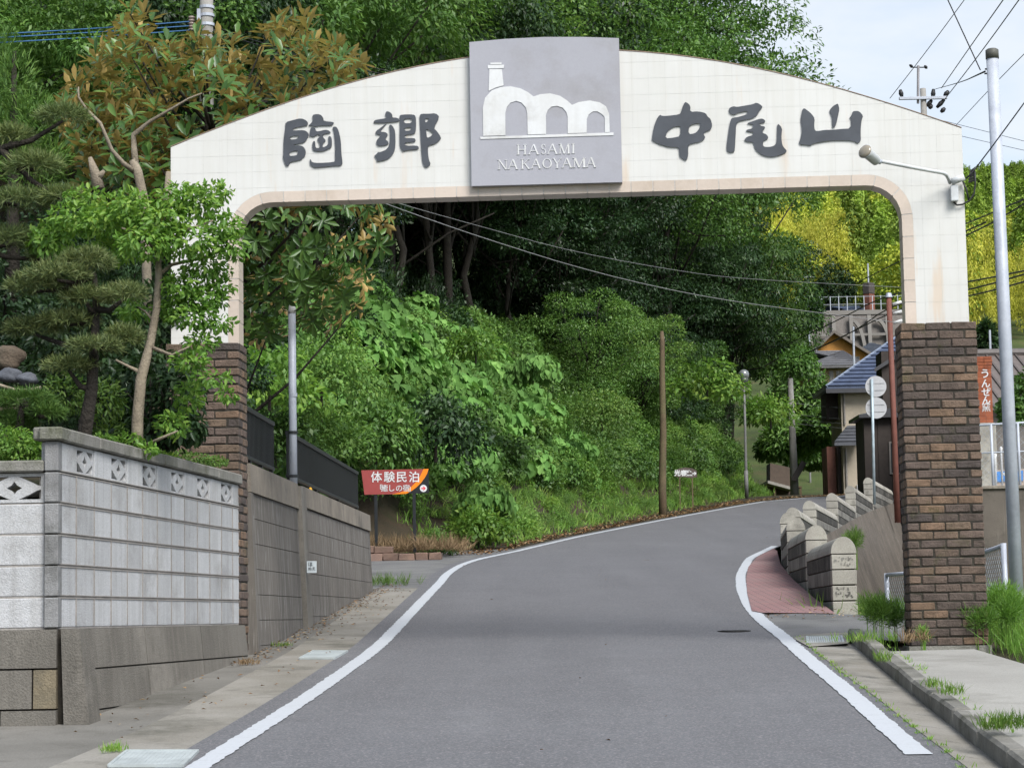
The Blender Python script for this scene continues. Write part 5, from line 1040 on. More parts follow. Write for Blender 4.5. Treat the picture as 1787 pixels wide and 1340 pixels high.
x0, x1 = X(1516.5, Yc), X(1536, Yc); zt_ = Zp(1526, 494, Yc); rb = stone('chimney_brick', (0.25, 0.10, 0.07, 1), (0.19, 0.08, 0.06, 1), (0.13, 0.065, 0.05, 1), 3, 20, 0.9, 0.2)
Mc = Matrix.Translation(((x0+x1)/2, Yc, 0)) @ Matrix.Rotation(R(40), 4, 'Z'); hw = (x1-x0)/2*0.72
MB().box((-hw, -hw, zb2-1), (hw, hw, zt_-0.9), Mc).build('stack', rb, ch); MB().cbox((-hw*1.12, -hw*1.12, zt_-0.9), (hw*1.12, hw*1.12, zt_), 0.05, Mc).build('crown', plain('sooty_crown', (0.075, 0.065, 0.06, 1), 0.9), ch); MB().tube([Mc @ Vector((0, 0, zt_)), Mc @ Vector((0, 0, zt_+1.6))], 0.06, 6).build('rod', M['steel'], ch); fin(ch)
for i, (px, y0, y1, Y, lab) in enumerate(((1489, 640, 570, 126, 'thin pale television mast in front of the orange gable'), (1727, 612, 576, 80, 'thin pale mast behind the workshop roof'), (1410, 520, 482, 165, 'thin pale mast rising beside the edge of the wood'))):
    a, b = at(px, y0, Y), at(px, y1, Y); m_ = thing('antenna_mast', lab, 'mast', 'antenna masts', loc=a); MB().tube([a-Vector((0, 0, 4)), b], 0.06 if Y > 100 else 0.04, 6).build('mast', M['steel'], m_)
    if i == 2: MB().tube([b+Vector((-0.5, 0, -0.1)), b+Vector((0.5, 0, -0.1))], 0.04, 5).build('cross_bar', M['steel'], m_)
    fin(m_)

# ================================================================ FLOODLIGHT, UTILITY POLES, CABLES
def pgv(px, py, d): s, z = pg(px, py, d); return gate(s, z, d)
M['fix'] = plain('white_enamel', (0.58, 0.60, 0.61, 1), 0.35); M['cable'] = plain('black_cable', (0.02, 0.02, 0.022, 1), 0.5); M['cableb'] = plain('blue_cable', (0.05, 0.14, 0.30, 1), 0.5); M['cablep'] = plain('pale_wire', (0.30, 0.30, 0.30, 1), 0.5)
fl = thing('floodlight', 'white floodlight on a long arm fixed to the right end of the gate', 'floodlight', loc=pgv(1663, 340, 0))
MB().tube([pgv(1658, 320, -0.06), pgv(1655, 312, -0.10), pgv(1651, 305, -0.16), pgv(1645, 302, -0.22), pgv(1600, 294, -0.45), pgv(1539, 282, -0.78)], 0.016, 10).build('arm', M['fix'], fl, True)
p, q = pgv(1529, 281, -0.80), pgv(1514, 268, -0.90); MB().tube([p-(q-p)*0.12, p, q, q+(q-p)*0.28], [0.025, 0.042, 0.046, 0.064], 18).build('lamp_head', M['fix'], fl, True)
e_ = q+(q-p)*0.30; MB().tube([e_-(q-p)*0.02, e_+(q-p)*0.05, e_+(q-p)*0.14], [0.060, 0.055, 0.024], 18).build('lens', NT('lamp_lens').fin((0.25, 0.22, 0.17, 1), 0.08, 0.6), fl, True)
MB().tube([pgv(1537, 283, -0.79), pgv(1530, 281, -0.80)], 0.022, 8).build('knuckle', M['steel'], fl, True)
MB().tube([pgv(1660, 318, -0.07), pgv(1683, 309, -0.09)], 0.030, 12).build('bracket', M['fix'], fl, True)
a, b = pg(1657, 326), pg(1671, 353); MB().cbox((0, 0, 0), (1, 1, 1), 0.04, Matrix(((GU.x*(b[0]-a[0]), GW.x*-0.07, 0, gate(a[0], b[1], -0.008).x), (GU.y*(b[0]-a[0]), GW.y*-0.07, 0, gate(a[0], b[1], -0.008).y), (0, 0, a[1]-b[1], b[1]), (0, 0, 0, 1)))).build('junction_box', M['fix'], fl)
for pts in (((1664,353),(1670,358),(1680,357),(1692,350),(1700,338),(1702,320),(1701,300)), ((1680,316),(1686,330),(1691,350)), ((1686,312),(1694,304),(1700,297),(1703,292))): MB().tube([pgv(x, y, -0.03) for x, y in pts], 0.008, 6).build('wire', M['cable'], fl, True)
for k in range(5): MB().tube([pgv(1690+k*0.8, 318-k*4.6, -0.02), pgv(1702, 314-k*5, -0.02)], 0.010, 6).build('terminal', M['cable'], fl)
fin(fl)
# utility pole behind the arch
Yu = 75.0; ut = at(1610.5, 155, Yu); ub = Vector((ut.x+0.1, Yu, 1.5))
u1 = thing('utility_pole', 'wooden topped utility pole with crossarm and dark insulators showing above the arch', 'utility pole', 'utility poles', loc=ub)
MB().tube([ub, ut], [0.17, 0.10], 12).build('shaft', M['conc'], u1, True)
MB().tube([at(1602, 181, Yu), at(1602.5, 115, Yu)], 0.045, 8).build('riser', plain('riser_grey', (0.36, 0.34, 0.35, 1), 0.5, 0.3), u1); MB().tube([at(1589, 118, Yu), at(1617, 118, Yu)], 0.02, 6).build('top_bar', M['black'], u1)
MB().cbox((at(1568, 173, Yu).x, Yu-0.16, at(1600, 173, Yu).z-0.05), (at(1652, 173, Yu).x, Yu-0.06, at(1600, 173, Yu).z+0.05), 0.01).build('crossarm', M['steel'], u1)
for (x, y, x2, y2) in ((1571,157,1574,170),(1629,156,1628,172),(1648,168,1655,159),(1635,188,1648,174),(1618,186,1626,175),(1622,190,1626,183),(1642,196,1649,189),(1589,117,1591,114),(1614,119,1617,116)): MB().tube([at(x, y, Yu), at((x+x2)/2, (y+y2)/2, Yu), at(x2, y2, Yu)], [0.05, 0.085, 0.05], 8).build('insulator', M['cable'], u1, True)
fin(u1)
Yv = 46.0; vt, vb = at(361, -60, Yv), at(360, 60, Yv); vg = float(hill(np.array([[vb.x, Yv]]))[0])
u2 = thing('utility_pole', 'thick concrete utility pole rising behind the brown-leaved magnolia', 'utility pole', 'utility poles', loc=(vb.x, Yv, vg))
MB().tube([(vb.x, Yv, min(vg, 4)-0.5), tuple(vb), tuple(vt)], [0.19, 0.145, 0.135], 16).build('shaft', M['conc'], u2, True)
for y in (14, 28, 44): p = at(361, y, Yv); MB().tube([p-Vector((0, 0, 0.03)), p+Vector((0, 0, 0.03))], 0.16, 16).build('band', M['steel'], u2)
MB().box((at(346, 30, Yv).x, Yv-0.2, at(350, 60, Yv).z), (at(352, 30, Yv).x, Yv-0.12, at(350, 20, Yv).z)).build('bracket', M['steel'], u2)
p = at(334.5, 55, Yv); mb = MB()
for k in range(5): mb.tube([p+Vector((0, 0, k*0.065)), p+Vector((0, 0, k*0.065+0.035)), p+Vector((0, 0, k*0.065+0.06))], [0.06, 0.085, 0.05], 10)
mb.build('insulator', plain('brown_porcelain', (0.30, 0.24, 0.21, 1), 0.3), u2, True); fin(u2)
def cable(name, pts, Y0, Y1, r, m, label, group='overhead cables', n=3):
    q = []; N_ = len(pts)
    Ys = np.linspace(Y0, Y1, N_); P = [at(x, y, Yk) for (x, y), Yk in zip(pts, Ys)]
    for _ in range(2 if N_ > 2 else 0):
        P2 = [P[0]]
        for a, b in zip(P[:-1], P[1:]): P2 += [a.lerp(b, .25), a.lerp(b, .75)]
        P = P2 + [P[-1]]
    tag(MB().tube(P, r, 5).build(name, m, None, True), label, 'cable', group)
cable('overhead_cable', ((640,342),(675,357),(840,415),(1040,477),(1240,521),(1430,546),(1640,572)), 30, 62, 0.0075, M['cablep'], 'pale sagging cable under the arch, the lower of two')
cable('overhead_cable', ((640,335),(700,357),(830,393),(1000,440),(1200,476),(1310,488),(1640,505)), 32, 62, 0.005, M['cablep'], 'thin pale cable under the arch, the upper of two')
for k, (y0, y1) in enumerate(((60, 38), (66, 45.5), (75, 53))): cable('blue_cable', ((-160, y0+9), (0, y0), (170, (y0+y1)/2+1), (334, y1)), 40, Yv, 0.014, M['cableb'], ('uppermost', 'middle', 'lowest')[k]+' of the three blue cables at the upper left')
for k, (y0, y1) in enumerate(((46, 96), (52, 104))): cable('black_cable', ((372, y0), (460, y0+32), (640, y1+20), (830, y1+62)), Yv, 50, 0.012, M['cable'], ('upper', 'lower')[k]+' dark cable running right from the concrete pole behind the magnolia')
SKY = [((1640,-30),(1654,0),(1711,123),21,21,0.006),((1705,-30),(1620,86),(1553,172),60,75,0.012),((1772,-30),(1700,72),(1643,154),45,75,0.014),((1800,-30),(1715,88),(1640,185),45,75,0.014),((1820,62),(1740,142),(1660,228),45,75,0.010),((1632,156),(1680,143),(1719,125),75,21.5,0.010),((1820,135),(1745,238),(1701,296),19,19.3,0.006),
 ((1560,190),(1690,222),(1820,255),110,95,0.012),((1560,210),(1690,241),(1820,270),110,95,0.012),((1680,393),(1730,372),(1820,334),30,24,0.009),((1680,414),(1740,385),(1820,335),30,24,0.011)]
SLB = ['short steep wire from the tall steel pole to the top of the picture', 'leftmost wire climbing from the crossarm pole into the sky', 'second wire climbing from the crossarm pole into the sky', 'third wire climbing from the crossarm pole into the sky', 'faint wire crossing the sky behind the steel pole', 'wire from the crossarm pole to the hook on the steel pole', 'dark wire running from the gate end up past the steel pole', 'upper faint line across the sky over the far ridge', 'lower faint line across the sky over the far ridge', 'upper dark cable right of the gate column', 'lower dark cable right of the gate column']
for (a, b, c_, Y0, Y1, r), lab in zip(SKY, SLB): cable('overhead_cable', (a, b, c_), Y0, Y1, r, M['cable'], lab)
LOW = [((1400,540),(1490,497),(1574,453),(1720,388)), ((1380,598),(1460,560),(1550,512),(1688,493),(1830,464)), ((1400,620),(1490,580),(1560,528),(1688,508),(1830,466)), ((1380,628),(1470,588),(1574,535),(1688,519),(1830,480))]
for k, pts in enumerate(LOW): cable('overhead_cable', pts, 95 if k else 120, 50, 0.022 if k else 0.02, M['cable'], ('thin black cable crossing the yellow bamboo', 'upper of three black cables over the far roofs', 'middle of three black cables over the far roofs', 'lowest of three black cables over the far roofs')[k])
for k, y in enumerate((706, 725, 733, 741)): cable('overhead_cable', ((1381, y-3), (1420, y+2), (1470, y+6)), 99, 95, 0.014, M['cablep'], ('first', 'second', 'third', 'fourth')[k]+' pale wire down from the leaning pole to the beige house')

# ================================================================ VEGETATION
def unit(A): return A/np.maximum(np.linalg.norm(A, axis=1, keepdims=True), 1e-9)
def rdir(n): return unit(RNG.normal(size=(n, 3)))
def leaves(P, A, Nn, L, W, hexa=False, fold=0.25, droop=0.0, wa=0.46, wb=0.40):
    """P base points, A leaf axis, Nn upper side; diamond leaves (one folded quad) or six-point leaves (two quads)"""
    n = len(P); A = unit(A); B = unit(np.cross(Nn, A)); C = unit(np.cross(A, B)); L = np.broadcast_to(L, n)[:, None]; W = np.broadcast_to(W, n)[:, None]
    T = P + A*L - C*L*droop
    if not hexa:
        m = P + A*L*0.45 + C*W*fold*0.5; V = np.stack([P, m - B*W*0.5, T, m + B*W*0.5], 1); F = np.arange(4*n).reshape(n, 4)[:, ::-1]
        return V.reshape(-1, 3), F[:, ::-1]
    a = P + A*L*0.28; b = P + A*L*0.68 - C*L*droop*0.4; up = C*W*fold
    V = np.stack([P, a - B*W*wa + up, b - B*W*wb + up, T, b + B*W*wb + up, a + B*W*wa + up], 1); i = np.arange(n)[:, None]*6
    F = np.concatenate([i+np.array([[0, 1, 2, 3]]), i+np.array([[0, 3, 4, 5]])], 0); return V.reshape(-1, 3), F
def clump(n, c, r, shell=0.6, low=-0.45):
    D = rdir(n*2); D = D[D[:, 2] > low][:n]; n = len(D); rad = shell+(1-shell)*RNG.random(n)**0.6
    return np.array(c) + D*rad[:, None]*np.array(r), D
def blob_leaves(clumps, L, W, hexa=False, droop=0.15, sag=0.35, shell=0.6, low=-0.45, fold=0.25, upn=0.7, dens=1.0):
    """clumps: (centre, radii, count)"""
    Vs, Fs, k = [], [], 0
    for c, r, n in clumps:
        P, D = clump(int(n*dens), c, r, shell, low); m = len(P)
        A = D*0.8 + rdir(m)*0.75; A[:, 2] -= sag; Nn = D*0.7 + rdir(m)*0.45; Nn[:, 2] += upn
        s = 0.65+0.6*RNG.random(m); V, F = leaves(P, A, Nn, L*s, W*s, hexa, fold, droop); Vs.append(V); Fs.append(F+k); k += len(V)
    return np.vstack(Vs), np.vstack(Fs)
bark = stone('bark', (0.042, 0.036, 0.029, 1), (0.026, 0.022, 0.018, 1), (0.048, 0.046, 0.034, 1), 4, 30, 0.95, 0.7, dist=0.02)
palebark = stone('pale_bark', (0.33, 0.28, 0.21, 1), (0.24, 0.20, 0.15, 1), (0.15, 0.13, 0.095, 1), 7, 60, 0.9, 0.5)
g1 = lambda r, g, b: (r, g, b, 1)
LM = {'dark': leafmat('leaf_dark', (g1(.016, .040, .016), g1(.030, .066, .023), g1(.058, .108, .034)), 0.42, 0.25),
 'mid': leafmat('leaf_mid', (g1(.048, .110, .026), g1(.085, .175, .036), g1(.14, .24, .048)), 0.45, 0.3),
 'kudzu': leafmat('leaf_kudzu', (g1(.090, .20, .048), g1(.135, .275, .068), g1(.20, .35, .095)), 0.7, 0.30, spec=0.15),
 'fine': leafmat('leaf_fine', (g1(.075, .16, .034), g1(.13, .25, .05), g1(.21, .31, .065)), 0.5, 0.38),
 'bright': leafmat('leaf_bright', (g1(.095, .205, .036), g1(.155, .30, .05), g1(.26, .38, .065)), 0.45, 0.42),
 'grass': leafmat('leaf_grass', (g1(.12, .25, .04), g1(.18, .33, .055), g1(.28, .36, .09)), 0.55, 0.45),
 'dry': leafmat('leaf_dry', (g1(.16, .105, .055), g1(.24, .16, .085), g1(.34, .25, .14)), 0.8, 0.1),
 'litter': leafmat('leaf_litter', (g1(.13, .065, .03), g1(.25, .13, .05), g1(.42, .32, .18)), 0.8, 0.05),
 'needle': leafmat('needle', (g1(.066, .105, .040), g1(.115, .16, .052), g1(.21, .24, .08)), 0.55, 0.15),
 'magnolia': leafmat('leaf_magnolia', (g1(.042, .095, .022), g1(.07, .15, .032), g1(.13, .23, .05)), 0.34, 0.25, back=g1(.56, .40, .145), spec=0.4),
 'cedar': leafmat('leaf_cedar', (g1(.045, .11, .022), g1(.08, .165, .03), g1(.13, .22, .04)), 0.6, 0.25)}
PROTO = bpy.data.collections.new('prototypes')
def proto(name, V, F, m):
    o = npmesh(name, V, F, m); COL.objects.unlink(o); PROTO.objects.link(o); return o
def gn_scatter(name, P, protos, scale, m=None, tilt=0.15, zscale=None, parent=None):
    """stuff made of many instances of a few meshes"""
    cname = name+'_kinds'; cl = bpy.data.collections.new(cname)
    for o in protos: cl.objects.link(o)
    me = bpy.data.meshes.new(name); n = len(P); me.vertices.add(n); me.vertices.foreach_set('co', np.asarray(P, np.float32).ravel())
    rot = np.stack([RNG.normal(0, tilt, n), RNG.normal(0, tilt, n), RNG.random(n)*6.283], 1).astype(np.float32)
    S = np.broadcast_to(scale, n).astype(np.float32); S3 = np.stack([S, S, S*(zscale if zscale is not None else 1)], 1).astype(np.float32)
    for nm, tp, key, arr in (('rot', 'FLOAT_VECTOR', 'vector', rot), ('scl', 'FLOAT_VECTOR', 'vector', S3)):
        a = me.attributes.new(nm, tp, 'POINT'); a.data.foreach_set(key, np.ascontiguousarray(arr).ravel())
    a = me.attributes.new('kind', 'INT', 'POINT'); a.data.foreach_set('value', RNG.integers(0, len(protos), n).astype(np.int32)); me.update()
    o = link(name, me, m); ng = bpy.data.node_groups.new(name, 'GeometryNodeTree')
    ng.interface.new_socket('Geometry', in_out='INPUT', socket_type='NodeSocketGeometry'); ng.interface.new_socket('Geometry', in_out='OUTPUT', socket_type='NodeSocketGeometry')
    gi, go = ng.nodes.new('NodeGroupInput'), ng.nodes.new('NodeGroupOutput'); ip = ng.nodes.new('GeometryNodeInstanceOnPoints'); ci = ng.nodes.new('GeometryNodeCollectionInfo')
    ci.inputs['Collection'].default_value = cl; ci.inputs['Separate Children'].default_value = True; ci.inputs['Reset Children'].default_value = True
    def na(nm, tp): x = ng.nodes.new('GeometryNodeInputNamedAttribute'); x.data_type = tp; x.inputs['Name'].default_value = nm; return x.outputs['Attribute']
    lk = ng.links.new; lk(gi.outputs[0], ip.inputs['Points']); lk(ci.outputs[0], ip.inputs['Instance']); ip.inputs['Pick Instance'].default_value = True
    lk(na('kind', 'INT'), ip.inputs['Instance Index']); lk(na('rot', 'FLOAT_VECTOR'), ip.inputs['Rotation']); lk(na('scl', 'FLOAT_VECTOR'), ip.inputs['Scale']); lk(ip.outputs[0], go.inputs[0])
    md = o.modifiers.new('scatter', 'NODES'); md.node_group = ng; return stuff(o)

# ---- kinds of broadleaf tree: crown mesh + trunk mesh, base at the origin
def broadleaf(seed, H, rx, rz, nclump, per, L, W, sag, shape='round'):
    rs = np.random.default_rng(seed); cl = []; limbs = MB(); zc = H-rz*0.95; tips = []
    for k in range(nclump):
        d = rs.normal(size=3); d /= np.linalg.norm(d); d[2] = d[2]*0.9+0.12; rr = rs.random()**0.4
        c = np.array([d[0]*rx*rr, d[1]*rx*rr, zc+d[2]*rz*rr]); s = rs.uniform(0.55, 1.15)*rx*0.30
        cl.append((c, (s*1.15, s*1.15, s*0.62), per)); tips.append(c)
    V, F = blob_leaves(cl, L, W, False, 0.1, sag, 0.55, -0.6)
    top = Vector((rs.normal(0, 0.25), rs.normal(0, 0.25), zc+rz*0.3)); r0 = H*0.0075+0.03
    b1, b2 = rs.normal(0, 0.22, 2), rs.normal(0, 0.35, 2); limbs.tube([(0, 0, -1.0), (b1[0]*0.3, b1[1]*0.3, H*0.08), (b1[0], b1[1], H*0.2), (b2[0], b2[1], H*0.36), (top.x*0.5, top.y*0.5, zc*0.8), tuple(top)], [r0*1.35, r0*1.1, r0, r0*0.9, r0*0.7, r0*0.3], 8)
    for q in range(2): a = Vector((b1[0], b1[1], H*0.16+q*0.5)); e = a+Vector((rs.normal(0, 1.3), rs.normal(0, 1.3), H*0.16)); limbs.tube([a, a.lerp(e, 0.5)+Vector((0, 0, 0.15)), e], [r0*0.45, r0*0.3, 0.02], 5)
    for c in tips[::3]:
        h = rs.uniform(0.25, 0.75); s0 = Vector((top.x*0.4, top.y*0.4, zc*h+0.8)); e = Vector(c); m_ = s0.lerp(e, 0.5)+Vector((0, 0, -0.25)); limbs.tube([s0, m_, e], [r0*0.4, r0*0.25, 0.02], 5)
    crown = npmesh('crown', V, F, None); trunk = limbs.build('trunk', bark, None, True)
    for o in (crown, trunk): COL.objects.unlink(o)
    return crown.data, trunk.data, H
KINDS = [broadleaf(1, 10.5, 3.6, 3.9, 62, 400, 0.17, 0.060, 0.55), broadleaf(2, 12.5, 4.0, 4.6, 72, 380, 0.14, 0.064, 0.25), broadleaf(3, 9.0, 3.3, 3.2, 55, 400, 0.16, 0.058, 0.75), broadleaf(4, 13.5, 3.7, 5.2, 74, 370, 0.15, 0.062, 0.4), broadleaf(5, 7.0, 2.8, 2.9, 46, 400, 0.13, 0.060, 0.3), broadleaf(6, 5.2, 2.5, 2.7, 52, 420, 0.115, 0.052, 0.35)]
KM = {}
def place_tree(kind, loc, sc, rz, mat, label, group=None, name='broadleaf_tree', trunk=True):
    cr, tr, H = KINDS[kind]
    if (kind, mat) not in KM: me = cr.copy(); me.materials.clear(); me.materials.append(LM[mat]); KM[kind, mat] = me
    t_ = bpy.data.objects.new(name, None); COL.objects.link(t_); tag(t_, label, 'tree', group)
    t_.location = loc; t_.rotation_euler.z = rz; t_.scale = (sc, sc, sc)
    for nm, me in (('crown', KM[kind, mat]), ('trunk', tr)):
        o = bpy.data.objects.new(nm, me); COL.objects.link(o); o.parent = t_
    return t_
def px_of(p):
    d = Vector(p)-CAMP; w_ = d.dot(FWD); return CX+FPX*d.dot(RT)/w_, CY-FPX*d.dot(UP)/w_
# wood on the hillside
cand = np.stack([RNG.uniform(-32, 14, 9000), RNG.uniform(44, 118, 9000)], 1); dd, _ = sdist(cand); cz = hill(cand); keep = []
for (x, y), d, z in zip(cand, dd, cz):
    if d < 4.6 or d > 26: continue
    u, v_ = px_of((x, y, z+5)); u0, v0 = px_of((x, y, z))
    if u < -250 or u > 1560 or (630 < u0 < 1010 and d < 6.5): continue
    rmin = 3.0 if d < 11 else 4.8
    if all((x-a)**2+(y-b)**2 > rmin**2 for a, b, *_ in keep): keep.append((x, y, z, d))
keep.sort(key=lambda q: px_of((q[0], q[1], q[2]+5))[0])
ORD = ['first', 'second', 'third', 'fourth', 'fifth', 'sixth', 'seventh', 'eighth', 'ninth', 'tenth', 'eleventh', 'twelfth', 'thirteenth', 'fourteenth', 'fifteenth', 'sixteenth', 'seventeenth', 'eighteenth', 'nineteenth', 'twentieth']
ORD += ['twenty-'+o for o in ORD[:9]] + ['thirtieth'] + ['thirty-'+o for o in ORD[:9]]; CNT = {}
def ordinal(*key): CNT[key] = CNT.get(key, -1)+1; return ORD[min(CNT[key], len(ORD)-1)]
for i, (x, y, z, d) in enumerate(keep):
    k = random.choice((0, 1, 2, 3, 4)) if d > 9 else random.choice((0, 2, 4, 4, 2)); sc = random.uniform(0.85, 1.2)
    u, v_ = px_of((x, y, z+5)); front = d < 9
    if 600 < u < 1040 and d < 16: k = random.choice((3, 3, 1)); sc = random.uniform(1.0, 1.25)
    zone = 'left of the gate opening' if u < 430 else 'behind the middle of the gate' if u < 1000 else 'above the bend of the road' if u < 1300 else 'at the nose of the wooded spur'
    place_tree(k, (x, y, z-0.2), sc, random.uniform(0, 6.28), ('dark' if random.random() < (0.45 if px_of((x, y, z+KINDS[k][2]*sc*0.75))[1] < 130 else 0.85) else random.choice(('mid', 'mid', 'fine'))), ordinal(front, zone)+(' front' if front else ' inner')+' wood tree from the left, '+zone, ('front ' if front else 'inner ')+'trees '+zone)
print('WOOD', len(keep))
# trees whose crowns hang over the road at the nose of the spur and stand against the sky
NOSE = ((7.4, 98, 3, 1.75, 'mid', 'tall tree at the nose of the spur with feathery right edge against the sky'), (6.2, 90, 1, 1.35, 'mid', 'tall mid green tree standing next to the nose of the spur'), (9.6, 98.5, 2, 1.25, 'mid', 'bushy tree leaning over the road at the nose of the spur'), (3.0, 84, 3, 1.35, 'mid', 'tall tree showing above the right half of the arch'), (7.0, 106, 3, 1.6, 'dark', 'highest tree of the spur, cut by the top of the picture'), (-0.5, 80, 3, 1.5, 'dark', 'tall dark tree above the grey sign panel'), (-4, 84, 3, 1.6, 'mid', 'tall tree on the hill left of the grey sign panel'), (2.5, 96, 3, 1.7, 'dark', 'very tall dark tree on the hill over the right side of the panel'), (-2, 102, 3, 1.8, 'dark', 'very tall dark tree on the hilltop behind the panel'), (9.4, 105, 3, 1.45, 'mid', 'tall tree behind the nose of the spur, at the edge of the sky'), (8.4, 113, 3, 1.5, 'dark', 'dark tree on the far side of the spur'), (7.2, 121, 1, 1.6, 'dark', 'broad dark tree far back on the spur'), (9.6, 99, 1, 1.0, 'dark', 'lower dark tree filling the nose of the spur'), (4.6, 100, 1, 1.7, 'mid', 'broad tree on the hilltop over the right half of the arch'))
for k, (x, y, kd, sc, mt, lab) in enumerate(NOSE): place_tree(kd, (x, y, float(hill(np.array([[x, y]]))[0])-0.3), sc, k*1.7, mt, lab)
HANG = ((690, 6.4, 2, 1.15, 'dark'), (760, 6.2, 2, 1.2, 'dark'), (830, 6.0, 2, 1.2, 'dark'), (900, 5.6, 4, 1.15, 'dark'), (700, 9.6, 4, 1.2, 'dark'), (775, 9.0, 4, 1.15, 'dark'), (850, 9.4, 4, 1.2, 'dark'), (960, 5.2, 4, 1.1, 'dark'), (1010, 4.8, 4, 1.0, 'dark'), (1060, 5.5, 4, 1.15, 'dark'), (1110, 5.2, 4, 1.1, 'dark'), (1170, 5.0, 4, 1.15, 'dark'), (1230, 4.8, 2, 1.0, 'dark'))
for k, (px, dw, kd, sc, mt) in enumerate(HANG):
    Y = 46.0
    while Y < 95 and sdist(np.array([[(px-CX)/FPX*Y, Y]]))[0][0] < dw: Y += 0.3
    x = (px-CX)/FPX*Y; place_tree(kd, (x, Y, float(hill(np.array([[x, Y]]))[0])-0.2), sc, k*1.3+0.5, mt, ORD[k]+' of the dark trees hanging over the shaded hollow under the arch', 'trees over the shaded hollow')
LOWT = ((7.4, 92, .85), (5.6, 86, .85), (8.4, 97.5, .8), (4.6, 80, .9), (2.6, 75, .85), (5.8, 95, 1.1), (5.0, 88, 1.1), (2.4, 82, 1.1), (1.6, 78, 1.05))
for k, (x, y, sc) in enumerate(sorted(LOWT, key=lambda q: q[0]/q[1])): place_tree(5, (x, y, float(hill(np.array([[x, y]]))[0])-0.4), sc, k*2.1, ('dark', 'dark', 'mid', 'dark', 'fine')[k % 5], ORD[k]+' low bushy tree from the left on the bank above the bend', 'bushy trees on the bank above the bend', 'bushy_tree')
for k, (x, y, kd, sc, mt) in enumerate(((-4.6, 27.5, 4, 0.6, 'dark'), (-6.6, 25.5, 4, 0.6, 'dark'), (-8.5, 28, 5, 0.8, 'mid'), (-6.0, 31, 5, 0.8, 'dark'), (-4.3, 23.2, 4, 0.45, 'dark'), (-5.6, 21.5, 4, 0.42, 'dark'))):
    place_tree(kd, (x, y, 2.75), sc, k*1.1, mt, ('dark garden tree just behind the left brick pillar', 'dark garden tree behind the clipped pines', 'garden tree at the far left behind the pines', 'dark tree at the back of the garden by the driveway', 'small dark tree between pillar and magnolia', 'small dark tree behind the pale-trunked tree')[k])

# ---- undergrowth on the bank
def mound(seed, n, L, W, hexa, sag, lo=-0.1, r=(1, 1, 0.85), upn=0.6, sub=9):
    rs = np.random.default_rng(seed); cl = []
    for k in range(sub):
        d = rs.normal(size=3); d /= np.linalg.norm(d); d[2] = abs(d[2]); c = d*np.array(r)*0.62; s = rs.uniform(0.32, 0.5); cl.append((c, (s, s, s*0.8), n//sub))
    return blob_leaves(cl, L, W, hexa, 0.2, sag, 0.5, -0.5, 0.2, upn)
U = {'kudzu': [proto('kudzu_mound', *mound(20+k, 560, 0.25, 0.21, True, 1.7, upn=0.15), LM['kudzu']) for k in range(3)],
     'fine': [proto('fine_mound', *mound(30+k, 2200, 0.078, 0.038, False, 0.3), LM['fine']) for k in range(3)],
     'mid': [proto('leafy_mound', *mound(40+k, 1700, 0.112, 0.055, False, 0.4), LM['mid']) for k in range(3)],
     'dark': [proto('dark_mound', *mound(50+k, 1600, 0.115, 0.052, False, 0.5), LM['dark']) for k in range(2)],
     'bright': [proto('bright_mound', *mound(60+k, 900, 0.14, 0.07, False, 0.35), LM['bright']) for k in range(2)]}
def on_hill(n, cond, rmin, ds=(0.8, 10), ys=(40, 112), xs=(-14, 15), lift=0.0):
    c = np.stack([RNG.uniform(*xs, n), RNG.uniform(*ys, n)], 1); d, _ = sdist(c); m = (d > ds[0]) & (d < ds[1]); c, d = c[m], d[m]; z = hill(c); out_ = []
    for (x, y), dv, zz in zip(c, d, z):
        u, v_ = px_of((x, y, zz+0.3))
        if u < 330 or u > 1480 or (640 < u < 1000 and v_ < 545+0.12*abs(u-660)) or not cond(u, v_, dv): continue
        if all((x-a[0])**2+(y-a[1])**2+(zz-a[2])**2 > rmin**2 for a in out_): out_.append((x, y, zz+lift))
    return np.array(out_)
def kud(u, v_, d): return 480 < u < 1010 and d > 1.6 and v_ < 800 and (v_ > 540 or u < 760)
Pk = on_hill(40000, lambda u, v_, d: kud(u, v_, d) and not (560 < u < 700 and v_ > 720), 0.62, (1.6, 8.5), (41, 66)); print('KUDZU', len(Pk))
gn_scatter('kudzu_cover', Pk, U['kudzu'], RNG.uniform(0.7, 1.15, len(Pk)), LM['kudzu'], 0.35)['label'] = 'thick mat of big-leaved kudzu vine on the bank behind the guide board'
Pm = on_hill(30000, lambda u, v_, d: not kud(u, v_, d) or (v_ > 720 and RNG.random() < 0.5) or RNG.random() < 0.12, 0.85, (1.3, 9.5)); print('MID', len(Pm))
gn_scatter('bank_shrubs', Pm, U['mid']+U['fine'], RNG.uniform(0.7, 1.25, len(Pm)), LM['mid'], 0.3)['label'] = 'mixed shrubs and vines covering the bank along the road'
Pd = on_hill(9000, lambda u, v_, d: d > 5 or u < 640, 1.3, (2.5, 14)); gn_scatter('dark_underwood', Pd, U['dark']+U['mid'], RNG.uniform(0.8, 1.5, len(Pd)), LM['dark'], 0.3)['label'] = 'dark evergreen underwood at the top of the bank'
Pq = np.array([(x, y, gz(x, y)-0.1) for x, y in zip(RNG.uniform(8, 20, 260), RNG.uniform(103, 128, 260)) if x > xl(y)-6 and not (xl(y)-0.5 < x < xr(y)+0.6) and x < y*0.143]); gn_scatter('valley_scrub', Pq, U['mid']+U['fine'], RNG.uniform(0.8, 1.7, len(Pq)), LM['mid'], 0.2)['label'] = 'scrub on the ground beyond the crest of the road'
c_ = np.stack([RNG.uniform(-9, 6, 4000), RNG.uniform(47, 95, 4000)], 1); d_, _ = sdist(c_); z_ = hill(c_); Ph = []
